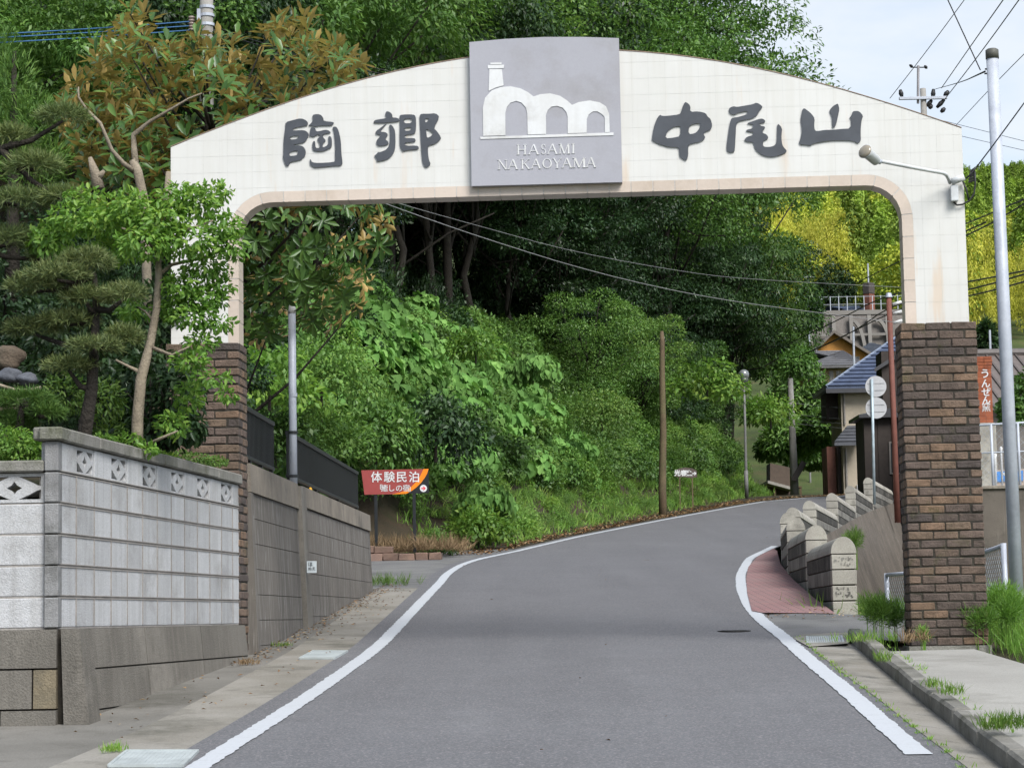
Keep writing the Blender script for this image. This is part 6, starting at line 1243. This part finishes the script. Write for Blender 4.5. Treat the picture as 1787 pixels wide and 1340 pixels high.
for (x, y), dv, zz in zip(c_, d_, z_):
    u, v_ = px_of((x, y, zz))
    if 640 < u < 1010 and 6.2 < dv < 15 and all((x-a)**2+(y-b)**2 > 1.7 for a, b, _ in Ph): Ph.append((x, y, zz))
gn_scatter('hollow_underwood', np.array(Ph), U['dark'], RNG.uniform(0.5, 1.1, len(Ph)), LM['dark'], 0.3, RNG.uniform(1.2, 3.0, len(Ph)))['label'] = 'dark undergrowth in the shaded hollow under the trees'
# single bushes that stand out
def bush(name, label, px, py, Y, r, kinds, n=1, mat=None, grp=None, zs=1.0):
    p = at(px, py, Y); t_ = thing(name, label, 'bush', grp, loc=p); o = bpy.data.objects.new('foliage', random.choice(U[kinds]).data); COL.objects.link(o); o.parent = t_; o.scale = (r, r, r*zs); o.rotation_euler.z = random.uniform(0, 6)
    o2 = bpy.data.objects.new('foliage', random.choice(U[kinds]).data); COL.objects.link(o2); o2.parent = t_; o2.scale = (r*0.8, r*0.8, r*zs*1.15); o2.rotation_euler.z = random.uniform(0, 6)
    MB().tube([(0, 0, -0.15*r), (0.02, 0, 0.5*r)], [0.03*r, 0.015*r], 6).build('stem', bark, t_); return t_
for px, py, Y, r, kd, lab in ((835, 945, 46.2, 0.85, 'bright', 'bright green leafy bush at the road edge right of the guide board'), (850, 900, 47.5, 0.8, 'kudzu', 'broad-leaved bush on the bank above the bright one'), (760, 962, 43.3, 0.45, 'mid', 'low weedy bush at the right end of the planting strip'),
    (655, 800, 44.5, 1.3, 'mid', 'green bush rising behind the left end of the guide board'), (760, 790, 46.0, 1.3, 'dark', 'dark glossy bush behind the right end of the guide board'), (560, 790, 43, 1.3, 'fine', 'fine-leaved bush behind the black railing'), (470, 700, 38, 1.1, 'bright', 'yellowish green bush beside the left brick pillar'), (560, 690, 41.5, 1.3, 'fine', 'fine-leaved bush above the black railing'), (480, 800, 39, 1.1, 'mid', 'bush seen low between pillar and railing'),
    (930, 660, 53, 0.7, 'kudzu', 'leafy bush at the foot of the dark trunk'), (830, 625, 51, 0.8, 'bright', 'pale fern-like bush on top of the kudzu'), (1050, 740, 62, 1.2, 'fine', 'fine-leaved bush left of the wooden pole'), (1235, 690, 76, 1.5, 'bright', 'light green vine-covered bush between pole and lamp'), (1345, 740, 88, 1.4, 'bright', 'light green bush right of the tall lamp'), (1380, 650, 94, 1.5, 'mid', 'bush hanging over the leaning utility pole')):
    bush('roadside_bush', lab, px, py, Y, r, kd, grp='single bushes on the bank')
# grass along the foot of the bank, dry grass by the guide board
def grass(name, P, hmin, hmax, m, label, per=14, spread=0.10, wd=0.012, lean=0.5):
    n = len(P)*per; B = np.repeat(P, per, 0) + RNG.normal(0, spread, (n, 3))*np.array([1, 1, 0.02]); A = rdir(n)*lean; A[:, 2] = np.abs(A[:, 2])+0.6
    Nn = rdir(n); h = RNG.uniform(hmin, hmax, n); V, F = leaves(B, A, Nn, h, wd, False, 0.0, 0.25); o = npmesh(name, V, F, m); stuff(o); o['label'] = label; return o
Pg = on_hill(40000, lambda u, v_, d: u > 700, 0.22, (-0.15, 3.2), (43.5, 108)); print('GRASS', len(Pg))
grass('bank_grass', Pg, 0.10, 0.34, LM['grass'], 'long green grass along the foot of the bank', 13, 0.16, 0.022, 0.7)
Pb = on_hill(16000, lambda u, v_, d: u > 700, 0.55, (0.15, 2.6), (43.5, 106)); gn_scatter('bank_weeds', Pb, U['bright']+U['fine'], RNG.uniform(0.22, 0.55, len(Pb)), LM['bright'], 0.25)['label'] = 'low leafy weeds among the grass at the foot of the bank'; print('WEEDS', len(Pb))
Px_ = np.array([(RNG.uniform(-3.1, -1.0), RNG.uniform(41.7, 44.2), 0) for _ in range(260)]); Px_[:, 2] = np.maximum(hill(Px_[:, :2]), zr(42)+0.16)
grass('dry_grass', Px_, 0.12, 0.42, LM['dry'], 'dry brown grass below the guide board', 14, 0.10, 0.012, 0.9)
def tuft(px, py, n, r, h, m, label, wd=0.010, dz=0.0, lean=0.5):
    p = gnd(px, py, dz); P = np.array([(p.x+RNG.normal(0, r), p.y+RNG.normal(0, r*0.8), 0) for _ in range(n)]); P[:, 2] = [zr(y)+dz for y in P[:, 1]]
    o = grass('grass_tuft', P, h*0.5, h*1.15, m, label, 10, 0.02, wd, lean); tag(o, label, 'grass', 'grass tufts'); del o['kind']
for a in ((680, 1022, 26, 0.16, 0.22, 'grass', 'green grass tuft at the end of the retaining wall by the driveway'), (205, 1312, 9, 0.035, 0.07, 'grass', 'small green tuft at the foot of the left wall corner'), (492, 1128, 6, 0.04, 0.06, 'grass', 'small weed in the gutter by the left brick pillar'), (438, 1160, 8, 0.05, 0.07, 'dry', 'weeds at the foot of the left brick pillar'),
          (1625, 1200, 8, 0.05, 0.08, 'grass', 'grass tuft in the middle of the kerb', 0.11), (1655, 1212, 8, 0.05, 0.09, 'grass', 'grass tuft behind the kerb stones by the slab', 0.12), (1752, 1272, 26, 0.07, 0.11, 'grass', 'large grass tuft on the kerb at the lower right', 0.12), (1540, 1155, 6, 0.04, 0.12, 'grass', 'thin weed on the kerb near the pillar', 0.11), (1515, 1120, 14, 0.10, 0.12, 'grass', 'weeds at the top of the kerb', 0.1), (1600, 1120, 10, 0.08, 0.14, 'dry', 'dry weeds at the foot of the right brick pillar', 0.1)):
    px, py, n, r, h, m, lab = a[:7]; tuft(px, py, n, r, h, LM[m], lab, 0.007, a[7] if len(a) > 7 else 0.0)
Pv = []
for _ in range(900):
    x, y = RNG.uniform(4.05, 6.2), RNG.uniform(15.6, 24)
    u, v_ = px_of((x, y, zr(y)+0.05))
    if u > 1688+max(0, (v_-1075))*1.35 and v_ < 1190: Pv.append((x, y, zr(y)-0.06))
grass('verge_grass', np.array(Pv), 0.15, 0.45, LM['grass'], 'long grass on the verge right of the brick pillar', 12, 0.07, 0.009, 0.55)
Pe = np.array([(p[0]+RNG.normal(0, 0.012), p[1]+RNG.normal(0, 0.03), zr(p[1])) for p in AE for _ in range(5) if RNG.random() < 0.75]); grass('edge_moss', Pe, 0.015, 0.045, LM['grass'], 'moss and tiny weeds in the joint between asphalt and gutter', 5, 0.012, 0.006, 0.8)
Pe = np.array([(p[0]+0.16+RNG.normal(0, 0.012), p[1]+RNG.normal(0, 0.03), zr(p[1])+0.07) for p in KE for _ in range(3) if RNG.random() < 0.4]); grass('kerb_moss', Pe, 0.02, 0.06, LM['grass'], 'small weeds in the joint behind the kerb', 5, 0.015, 0.006, 0.8)
Pw = np.array([(RNG.uniform(3.3, 9), RNG.uniform(24.6, 42), 1.45) for _ in range(700)]); grass('low_side_grass', Pw, 0.1, 0.35, LM['grass'], 'grass on the low ground right of the retaining wall', 10, 0.12, 0.015, 0.6)
# feathery weeds by the right pillar
def feather(px, py, Y, h, r, label, n=1500, dz=0.0):
    p = at(px, py, Y); t_ = thing('feathery_weed', label, 'weed', 'feathery weeds', loc=(p.x, p.y, p.z)); Vs, Fs, k = [], [], 0; st = MB()
    for s in range(7):
        bx, by = RNG.normal(0, r*0.35, 2); hh = h*RNG.uniform(0.7, 1.05); st.tube([(bx, by, -0.15), (bx*1.2, by*1.2, hh*0.9)], [0.006, 0.003], 4)
        q, D = clump(n//7, (bx*1.3, by*1.3, hh*0.68), (r*0.55, r*0.55, hh*0.36), 0.15, -1); A = D*0.6+rdir(len(q))*0.6; A[:, 2] += 0.6; V, F = leaves(q, A, rdir(len(q)), 0.06*(0.5+RNG.random(len(q))), 0.005, False, 0, 0.1); Vs.append(V); Fs.append(F+k); k += len(V)
    npmesh('plume', np.vstack(Vs), np.vstack(Fs), LM['bright'], t_); st.build('stalk', LM['bright'], t_)
feather(1530, 1110, 19.2, 0.36, 0.13, 'feathery green weed left of the right brick pillar', 2200); feather(1560, 1112, 19.6, 0.30, 0.10, 'smaller feathery weed touching the right brick pillar'); feather(1745, 1100, 19.4, 0.42, 0.20, 'large feathery weed between brick pillar and steel pole', 3200); feather(1715, 1112, 18.9, 0.28, 0.12, 'low feathery weed at the right foot of the brick pillar'); feather(1772, 1110, 19.0, 0.36, 0.15, 'feathery weed at the base of the tall steel pole', 2200)
feather(1612, 1130, 18.6, 0.16, 0.03, 'single thin weed in front of the right brick pillar', 260)
p = at(1490, 960, 26.6); feather(1492, 972, 27.0, 0.34, 0.14, 'grass hanging over the retaining wall behind the parapet', 1800)
# fallen leaves
def litter(name, P, label, s=(0.02, 0.05)):
    P = np.array(P); n = len(P); Nn = rdir(n)*0.35; Nn[:, 2] = 1; V, F = leaves(P, rdir(n)*np.array([1, 1, 0.15]), Nn, RNG.uniform(*s, n), RNG.uniform(0.5, 0.7, n)*s[1]*0.7, False, 0.5); o = stuff(npmesh(name, V, F, LM['litter'])); o['label'] = label
Pl = []
for _ in range(520): y = RNG.uniform(18.6, 32); x = xw(y)+0.06+abs(RNG.normal(0, 0.16 if y > 21 else 0.10)); Pl.append((x, y, zr(y)+0.012))
for _ in range(120): y = RNG.uniform(13, 31); Pl.append((RNG.uniform(xw(y)+0.1, xl(y)-0.3), y, zr(y)+0.012))
for _ in range(22): y = RNG.uniform(12, 60); Pl.append((RNG.uniform(xl(y), xr(y)), y, zr(y)+0.01))
litter('fallen_leaves', Pl, 'brown fallen leaves along the left gutter')
Pl = []
for _ in range(3200): y = RNG.uniform(43, 98); Pl.append((xl(y)-0.28-abs(RNG.normal(0, 0.55)), y, zr(y)+0.02))
litter('bank_litter', Pl, 'brown leaf litter between the road edge and the bank', (0.05, 0.12))
Pl = [(p.x, p.y, zr(p.y)+0.02) for p in (gnd(RNG.uniform(1335, 1500), RNG.uniform(1066, 1082)) for _ in range(60))]; litter('kerb_litter', Pl, 'fallen leaves by the nearest parapet block')

# ---- magnolia behind the gate
def inpoly(x, y, P):
    ins = False; j = len(P)-1
    for i in range(len(P)):
        if ((P[i][1] > y) != (P[j][1] > y)) and x < (P[j][0]-P[i][0])*(y-P[i][1])/(P[j][1]-P[i][1])+P[i][0]: ins = not ins
        j = i
    return ins
MG = [(105,190),(150,105),(205,60),(225,20),(262,28),(300,75),(350,60),(410,55),(440,95),(480,35),(545,30),(600,75),(640,125),(600,170),(640,340),(705,370),(690,430),(640,470),(640,530),(585,575),(520,560),(450,610),(420,560),(330,500),(200,430),(140,330)]
tips = []
while len(tips) < 760:
    x, y = RNG.uniform(100, 710), RNG.uniform(15, 615)
    if not inpoly(x, y, MG): continue
    if len(tips) > 560 and y > 330: continue
    Y = 23.2+RNG.normal(0, 0.85); tips.append((x, y, Y))
mg = thing('magnolia_tree', 'large magnolia with glossy leaves, rusty brown underneath, behind the left half of the gate', 'tree', loc=(-2.9, 23.4, 2.8)); Vs, Fs, k = [], [], 0; br_ = MB()
hub = Vector((-3.1, 23.4, 4.0)); br_.tube([(-2.9, 23.4, 2.3), (-3.0, 23.4, 3.2), hub, (-3.15, 23.3, 6.0), (-3.2, 23.3, 7.2)], [0.13, 0.11, 0.10, 0.06, 0.02], 9)
for i, (x, y, Y) in enumerate(tips):
    c = np.array(at(x, y, Y)); up = np.clip((360-y)/260, -0.6, 1.0); o = c-np.array([-3.0, 23.3, 5.0]); a = unit((o*np.array([0.35, 0.5, 0.2]) + np.array([0, -0.25*(up < 0.2), 1.1*up+0.15]) + RNG.normal(0, 0.25, 3))[None])[0]
    m = RNG.integers(7, 11); ph = RNG.uniform(0, 6.28)+np.arange(m)*2.4; e1 = unit(np.cross(a, [0.3, 0.1, 0.9])[None])[0]; e2 = np.cross(a, e1)
    el = (np.where(RNG.random(m) < 0.45, RNG.uniform(0.25, 0.9, m), RNG.uniform(1.2, 1.85, m)) if up > 0.15 else RNG.uniform(0.7, 1.55, m)); rad = np.cos(ph)[:, None]*e1+np.sin(ph)[:, None]*e2; A = a*np.cos(el)[:, None]+rad*np.sin(el)[:, None]; Nn = a*np.sin(el)[:, None]-rad*np.cos(el)[:, None]
    P = c+rad*0.012+a*RNG.uniform(-0.06, 0.05, m)[:, None]; L = RNG.uniform(0.14, 0.215, m)*(0.95 if up > 0.15 else 0.78); V, F = leaves(P, A, Nn, L, L*0.36, True, 0.12, 0.08 if up > 0.15 else 0.3, 0.34, 0.50); Vs.append(V); Fs.append(F+k); k += len(V)
    if i % (14 if y < 330 else 40) == 0: s0 = Vector((-3.1, 23.35, min(7.0, max(3.4, c[2]-0.8-abs(c[0]+3.1)*0.5)))); e = Vector(c); br_.tube([s0, s0.lerp(e, 0.55)+Vector((0, 0, -0.12)), e], [0.025, 0.015, 0.006], 5)
npmesh('crown', np.vstack(Vs), np.vstack(Fs), LM['magnolia'], mg); br_.build('trunk', bark, mg, True); fin(mg)
# pruned old trunk with two bare branches
pr_ = thing('pruned_tree', 'pruned bare trunk with two long pale branches in front of the magnolia', 'tree', loc=at(245, 500, 20.6)); Yp = 20.6
tp = lambda L_, r: MB().tube([at(x, y, Yp+dy) for x, y, dy in L_], r, 9)
tp(((262,620,0.05),(256,480,0),(250,345,0),(240,300,0),(232,280,0)), [0.05, 0.045, 0.045, 0.045, 0.04]).build('trunk', palebark, pr_, True)
tp(((238,300,0),(234,262,0),(233,235,0),(262,212,-0.1),(300,190,-0.15),(330,172,-0.2),(352,163,-0.2)), [0.034, 0.03, 0.024, 0.017, 0.013, 0.009, 0.006]).build('branch', palebark, pr_, True)
tp(((235,300,0),(215,285,-0.1),(195,262,-0.15),(175,215,-0.2),(150,190,-0.2),(137,170,-0.25),(137,152,-0.25)), [0.028, 0.023, 0.019, 0.016, 0.013, 0.010, 0.006]).build('branch', palebark, pr_, True)
tp(((172,330,-0.1),(165,300,-0.1),(157,275,-0.1)), [0.06, 0.045, 0.02]).build('stub', palebark, pr_, True); tp(((172,310,-0.1),(182,298,-0.1)), [0.04, 0.015]).build('stub', palebark, pr_, True); tp(((293,400,0),(292,350,0),(294,300,0)), [0.05, 0.04, 0.025]).build('stub', palebark, pr_, True); fin(pr_)

# ---- pale-trunked tree behind the block wall
Yf = 16.4; ft = thing('garden_tree', 'slender pale-trunked tree with fresh green leaves behind the white block wall', 'tree', loc=at(238, 775, Yf)); T_ = lambda L_, r, n=8: MB().tube([at(x, y, Yf+dy) for x, y, dy in L_], r, n)
T_(((238,850,0),(240,730,0),(246,660,0),(262,600,0),(273,540,0),(277,480,0),(275,440,0.05)), [0.048, 0.043, 0.040, 0.033, 0.028, 0.026, 0.022]).build('trunk', palebark, ft, True)
for L_, r in ((((275,440,.05),(258,420,0),(235,405,-.1),(212,398,-.15)), (.02,.015,.01,.006)), (((276,445,.05),(295,418,0),(330,400,-.1),(372,385,-.15)), (.02,.015,.01,.006)), (((275,440,.05),(280,400,.1),(300,360,.1),(340,335,.05)), (.018,.013,.009,.005)), (((277,480,0),(300,462,.1),(345,452,.1),(385,440,.1)), (.018,.013,.01,.005)), (((262,605,0),(300,620,-.1),(330,605,-.15)), (.016,.012,.006)), (((246,650,0),(225,640,.05),(202,628,.05)), (.018,.012,.008)), (((268,560,0),(255,545,.1),(240,535,.1)), (.012,.008,.004)), (((248,780,.0),(280,765,-.1),(310,752,-.2)), (.016,.011,.006))): T_(L_, list(r), 6).build('branch', palebark, ft, True)
FC = [(180,392,.1,48,26,260),(130,380,.2,50,28,240),(95,420,.3,42,30,150),(225,365,0,52,34,330),(280,385,-.1,55,36,360),(255,425,-.2,60,26,260),(330,420,-.1,55,32,300),(345,352,.05,46,30,260),(375,335,.1,32,16,90),(390,395,0,40,26,200),(405,432,-.05,28,20,120),(310,345,.1,40,26,180),(190,440,.2,46,22,180),(150,345,.3,40,20,120),(360,468,.1,45,26,220),(318,500,0,36,28,220),(360,520,.1,38,24,180),(335,552,0,40,24,180),(300,540,.1,26,22,120),(390,500,.1,20,12,50),(385,565,.0,26,14,70),(350,598,0,32,14,100),(235,540,.2,34,20,100),(215,580,.3,26,18,80),(330,630,-.1,34,16,120),(372,660,-.1,36,12,70),(395,690,-.1,20,10,40),(330,690,.2,26,30,120),(300,740,.1,30,24,120),(225,770,-.1,24,12,70),(255,785,-.15,20,10,60)]
V, F = blob_leaves([(np.array(at(x, y, Yf+dy)), (rx/238, rx/238*1.1, ry/238), n) for x, y, dy, rx, ry, n in FC], 0.052, 0.025, True, 0.15, 0.25, 0.25, -1, 0.2, 0.5, 1.6); npmesh('crown', V, F, LM['bright'], ft); fin(ft)
cm = thing('camellia_bush', 'dark glossy camellia bush between the pale trunk and the left brick pillar', 'bush', loc=at(300, 780, 17.6))
V, F = blob_leaves([(np.array(at(x, y, 17.5+dy)), (rx/222, rx/222, ry/222), n) for x, y, dy, rx, ry, n in ((270,650,.2,55,40,420),(310,690,0,50,50,480),(220,680,.3,45,50,380),(290,750,0,60,35,420),(335,745,-.1,26,26,160),(240,745,.2,50,40,330))], 0.075, 0.036, True, 0.15, 0.4, 0.3, -1, 0.2, 0.5); npmesh('foliage', V, F, LM['dark'], cm)
mb = MB()
for k in range(9): a = at(270+random.uniform(-20, 25), 785, 17.5); b = at(220+k*14, 640+random.uniform(0, 60), 17.4); mb.tube([a, a.lerp(b, 0.5)+Vector((0.03, 0, 0)), b], [0.014, 0.010, 0.005], 5)
mb.build('stems', bark, cm, True); fin(cm)
# clipped pines and shrubs of the garden
def pine(label, Y, trunk, r0, pads, mat='needle', nl=0.07, dens=1.0):
    t_ = thing('garden_pine', label, 'pine', 'clipped garden pines', loc=at(trunk[0][0], trunk[0][1], Y)); mb = MB(); P = [at(x, y, Y+dy) for x, y, dy in trunk]; mb.tube(P, list(np.linspace(r0, r0*0.3, len(P))), 8); Vs, Fs, k = [], [], 0
    for x, y, dy, rx, ry in pads:
        rx, ry = rx*0.80, ry*0.72; c = at(x, y, Y+dy); s = 3900/Y; e = min(P, key=lambda q: (q-c).length); mb.tube([e, e.lerp(c, 0.5)+Vector((0, 0, -0.06)), c+Vector((0, 0, -ry/s*0.5))], [0.03, 0.022, 0.012], 5)
        n = int(rx*ry*0.22*dens)+40; q, D = clump(n, np.array(c), (rx/s, rx/s*0.9, ry/s), 0.35, -0.5); m = 9; q = np.repeat(q, m, 0); D = np.repeat(D, m, 0); A = D*0.5+rdir(len(q))*0.75; A[:, 2] += 0.35
        V, F = leaves(q, A, rdir(len(q)), nl*RNG.uniform(0.7, 1.2, len(q)), 0.0052, False, 0, 0.05); Vs.append(V); Fs.append(F+k); k += len(V)
    npmesh('needles', np.vstack(Vs), np.vstack(Fs), LM[mat], t_); mb.build('trunk', bark, t_, True); return fin(t_)
pine('clipped pine with stacked needle pads left of the pale trunk', 15.8, ((138,840,0),(150,740,0),(160,680,0),(165,600,.05),(168,540,.05),(165,480,.05)), 0.06, ((150,458,0,60,28),(100,480,-.1,70,26),(60,500,.0,60,26),(215,515,-.1,48,22),(150,520,0,55,20),(215,590,-.1,40,24),(165,605,-.2,60,16),(120,560,.1,66,20),(60,575,.2,66,24),(120,640,0,60,18)))
pine('taller pine reaching in from the left edge', 17.2, ((-120,700,0),(-100,520,0),(-70,420,0),(-40,330,0),(0,260,0)), 0.09, ((30,352,0,80,18),(110,345,-.1,48,14),(20,240,.1,50,18),(110,205,0,55,18),(60,290,0,60,22),(20,420,.1,66,22),(90,450,.1,50,16)), nl=0.10)
pine('low dark spreading conifer at the left edge above the hedge', 15.2, ((20,800,0),(35,740,0),(40,700,0)), 0.05, ((40,700,0,70,26),(20,740,.1,56,30),(80,720,-.05,40,22)), 'cedar', 0.06)
V, F = blob_leaves([(np.array(at(x, y, 21.5+dy)), (rx/180, rx/180, ry/180), n) for x, y, dy, rx, ry, n in ((20,140,0,46,60,900),(55,210,0,48,60,900),(10,230,.2,50,70,900),(50,290,0,60,50,800),(0,80,.2,26,40,400),(90,280,.1,36,36,500))], 0.10, 0.010, False, 0.05, -0.7, 0.35, -1)
cdr = thing('young_cedar', 'fresh green young cedar at the upper left edge', 'tree', loc=at(20, 600, 21.5)); npmesh('crown', V, F, LM['cedar'], cdr); MB().tube([at(20, 640, 21.5), at(25, 90, 21.5)], [0.10, 0.02], 8).build('trunk', bark, cdr, True); fin(cdr)
def garden_bush(label, items, Y, L, W, mat, sag=0.2, name='garden_bush'):
    x, y = items[0][:2]; t_ = thing(name, label, 'bush', 'garden bushes', loc=at(x, y+30, Y)); s = 3900/Y
    V, F = blob_leaves([(np.array(at(a, b, Y+dy)), (rx/s, rx/s, ry/s), n) for a, b, dy, rx, ry, n in items], L, W, True, 0.12, sag, 0.45, -0.8, 0.2, 0.6); npmesh('foliage', V, F, LM[mat], t_); p = at(x, y, Y); 
    if Y > 20: MB().tube([p-Vector((0, 0, 0.25)), p], [0.02, 0.012], 6).build('stem', bark, t_)
    return fin(t_)
garden_bush('light green clipped hedge bush above the left wall face', ((30,780,0,46,34,900),(60,790,0,20,26,260),(-10,775,0,40,36,500)), 14.95, 0.030, 0.016, 'bright')
garden_bush('yellow-green maple spray among the pines', ((90,408,0,34,22,200),(70,425,.1,20,18,90),(118,395,0,20,16,80)), 17.0, 0.06, 0.035, 'bright')
garden_bush('mossy green cushion on the wall end next to the brick pillar', ((372,806,0,26,10,420),(345,800,-.2,26,8,240),(310,792,-.5,24,8,200)), 18.8, 0.026, 0.014, 'fine')
garden_bush('low leafy plants along the inside of the wall coping', ((205,770,0,14,8,100),(265,790,.7,18,8,120),(290,798,1.0,16,7,100),(180,766,-.3,18,8,120)), 16.3, 0.035, 0.016, 'bright')
garden_bush('grassy shrub between the pine trunks', ((180,700,0,40,40,420),(110,690,.2,40,40,420),(190,760,.1,30,30,260)), 16.8, 0.055, 0.018, 'fine')
garden_bush('dark leafy shrub filling the back of the garden', ((120,560,0,110,70,900),(250,560,.2,80,70,700),(60,640,.1,90,70,800),(180,640,.2,100,60,800)), 19.4, 0.075, 0.035, 'dark')
# garden stones
def rock(name, label, px, py, Y, r, sc, m, seed):
    rs = np.random.default_rng(seed); import bmesh; bm = bmesh.new(); bmesh.ops.create_icosphere(bm, subdivisions=3, radius=1); ph = rs.uniform(0, 6, 6)
    for v_ in bm.verts: q = v_.co; f = 1+0.16*math.sin(q.x*3+ph[0])*math.cos(q.y*2.6+ph[1])+0.12*math.sin(q.z*4+ph[2]+q.x*2)+0.05*math.sin(q.x*9+ph[3])*math.sin(q.z*8+ph[4]); v_.co = Vector((q.x*f*sc[0], q.y*f*sc[1], q.z*f*sc[2]))*r
    me = bpy.data.meshes.new(name); bm.to_mesh(me); bm.free(); me.polygons.foreach_set('use_smooth', [True]*len(me.polygons)); o = link(name, me, m); o.location = at(px, py, Y); return tag(o, label, 'rock', 'garden stones')
rock('garden_rock', 'brown weathered garden rock at the left edge', 12, 625, 15.9, 0.11, (1.2, 0.8, 0.75), stone('brown_rock', (0.17, 0.13, 0.095, 1), (0.11, 0.085, 0.065, 1), (0.08, 0.07, 0.05, 1), 8, 60, 0.9, 0.5), 3)
rs_ = stone('grey_slate', (0.12, 0.13, 0.15, 1), (0.075, 0.08, 0.095, 1), (0.16, 0.155, 0.15, 1), 9, 60, 0.8, 0.4)
rock('garden_rock', 'dark grey garden stone under the brown rock, the left one', 14, 656, 15.8, 0.085, (1.2, 0.8, 0.62), rs_, 5); rock('garden_rock', 'dark grey garden stone under the brown rock, the right one', 48, 662, 15.8, 0.08, (1.15, 0.8, 0.62), rs_, 8)
tag(MB().tube([at(x, y, 15.75) for x, y in ((-30,672),(0,672),(25,680),(50,681),(72,676))], 0.012, 8).tube([at(32, 680, 15.75), at(30, 720, 15.75)], 0.012, 6).build('stone_shelf', palebark, None, True), 'thin pale wooden rail carrying the dark garden stones', 'rail')
# bushes on the right
garden_bush('rounded green bush behind the tall chain-link fence', ((1764,716,0,20,30,700),(1782,705,.2,26,44,900),(1805,690,.4,40,50,700)), 50, 0.14, 0.07, 'mid', name='yard_bush'); garden_bush('dark conifer behind the workshop roof', ((1722,592,0,16,26,700),(1722,575,0,9,14,260)), 110, 0.35, 0.12, 'dark', name='far_conifer')
for k, (px, py, Y, rx, ry, lab) in enumerate(((1420, 762, 112, 30, 28, 'leafy tree below the grey roofed house'), (1395, 690, 118, 56, 66, 'leafy tree behind the leaning utility pole'), (1375, 770, 114, 52, 40, 'scrubby tree at the foot of the gap beyond the spur'), (1352, 610, 122, 56, 70, 'tall leafy tree in the gap beyond the spur'), (1440, 740, 110, 36, 26, 'low tree next to the beige house'), (1420, 800, 118, 44, 18, 'scrub behind the small distant lamp'), (1455, 500, 190, 36, 40, 'dark trees left of the brick chimney'), (1412, 540, 150, 22, 50, 'dark tree at the edge of the grid retaining wall'))):
    garden_bush(lab, ((px, py, 0, rx, ry, 1500), (px-rx*0.5, py+ry*0.3, 0.5, rx*0.6, ry*0.6, 600), (px+rx*0.5, py+ry*0.2, -0.5, rx*0.6, ry*0.6, 600)), Y, 0.32, 0.14, 'mid' if k not in (6, 7) else 'dark', 0.4, name='slope_tree')['category'] = 'tree'

# ---- hillside beyond the village, its sunlight put into the leaf colours
def far_proto(seed, kind):
    rs = np.random.default_rng(seed); cl = []
    if kind == 'conifer':
        for k in range(16): f = k/15; r = 2.3*(1-f)**0.8+0.25; q = rs.uniform(0, 6.28); cl.append(((r*0.45*math.cos(q), r*0.45*math.sin(q), 2.2+f*10.5), (r*0.75, r*0.75, 0.9), 46))
        return blob_leaves(cl, 0.50, 0.22, False, 0.2, 0.5, 0.5, -0.6, dens=2.0)
    if kind == 'round':
        for k in range(18): d = rs.normal(size=3); d /= np.linalg.norm(d); cl.append(((d[0]*2.3, d[1]*2.3, 5.4+d[2]*2.4), (1.35, 1.35, 0.95), 46))
        return blob_leaves(cl, 0.42, 0.25, False, 0.2, 0.3, 0.5, -0.6, dens=2.0)
    for k in range(22): q = rs.uniform(0, 6.28); r = rs.uniform(0, 1.7); cl.append(((r*math.cos(q), r*math.sin(q), rs.uniform(2.5, 10.5)), (0.75, 0.75, 1.5), 34))
    return blob_leaves(cl, 0.45, 0.10, False, 0.2, 0.9, 0.4, -1, dens=2.6)
FM = {'c': leafmat('far_cedar', (g1(.13, .21, .035), g1(.21, .32, .045), g1(.31, .42, .06)), 0.7, 0.2, rndv=0.4), 'r': leafmat('far_broadleaf', (g1(.25, .32, .04), g1(.38, .43, .05), g1(.50, .52, .07)), 0.7, 0.25, rndv=0.35), 'b': leafmat('far_bamboo', (g1(.38, .40, .05), g1(.52, .51, .07), g1(.64, .59, .10)), 0.7, 0.35, rndv=0.2)}  # brightness of sunlight is put into these leaf colours; bamboo itself is yellow
FP = {'c': [proto('far_cedar', *far_proto(70+k, 'conifer'), FM['c']) for k in range(3)], 'r': [proto('far_round', *far_proto(80+k, 'round'), FM['r']) for k in range(3)], 'b': [proto('far_bamboo', *far_proto(90+k, 'bamboo'), FM['b']) for k in range(3)]}
FPTS = {'c': [], 'r': [], 'b': []}
for _ in range(26000):
    y = math.sqrt(RNG.uniform(178**2, 745**2)); x = y*RNG.uniform(0.08, 0.31); z = gz(x, y)
    if 150 < y < 200 and X(1400, y) < x < X(1600, y) and y < 192: continue
    u, v_ = px_of((x, y, z+6)); n1 = math.sin(x*0.06+1.3)*math.cos(y*0.035+0.4)+0.5*math.sin(x*0.15+y*0.09)
    bam = (v_ > 465+40*n1 and u > 1430) or (u < 1475 and v_ > 400+60*n1)
    k = 'b' if bam else ('r' if n1 > 0.15 else 'c')
    FPTS[k].append((x, y, z-0.3))
for k, nm, lab in (('c', 'far_cedar_wood', 'cedar wood in sunlit colours on the far hillside'), ('r', 'far_broadleaf_wood', 'yellow-green broadleaf wood in sunlit colours on the far hillside'), ('b', 'far_bamboo_grove', 'yellow bamboo grove in sunlit colours on the lower far hillside')):
    P = np.array(FPTS[k]); kp = []; cell = {}
    for p in P:
        c_ = (int(p[0]//3.4), int(p[1]//4.6))
        if c_ not in cell: cell[c_] = 1; kp.append(p)
    P = np.array(kp); print(nm, len(P)); gn_scatter(nm, P, FP[k], RNG.uniform(0.7, 1.15, len(P))*(0.85 if k != 'b' else 0.75), FM[k], 0.04)['label'] = lab
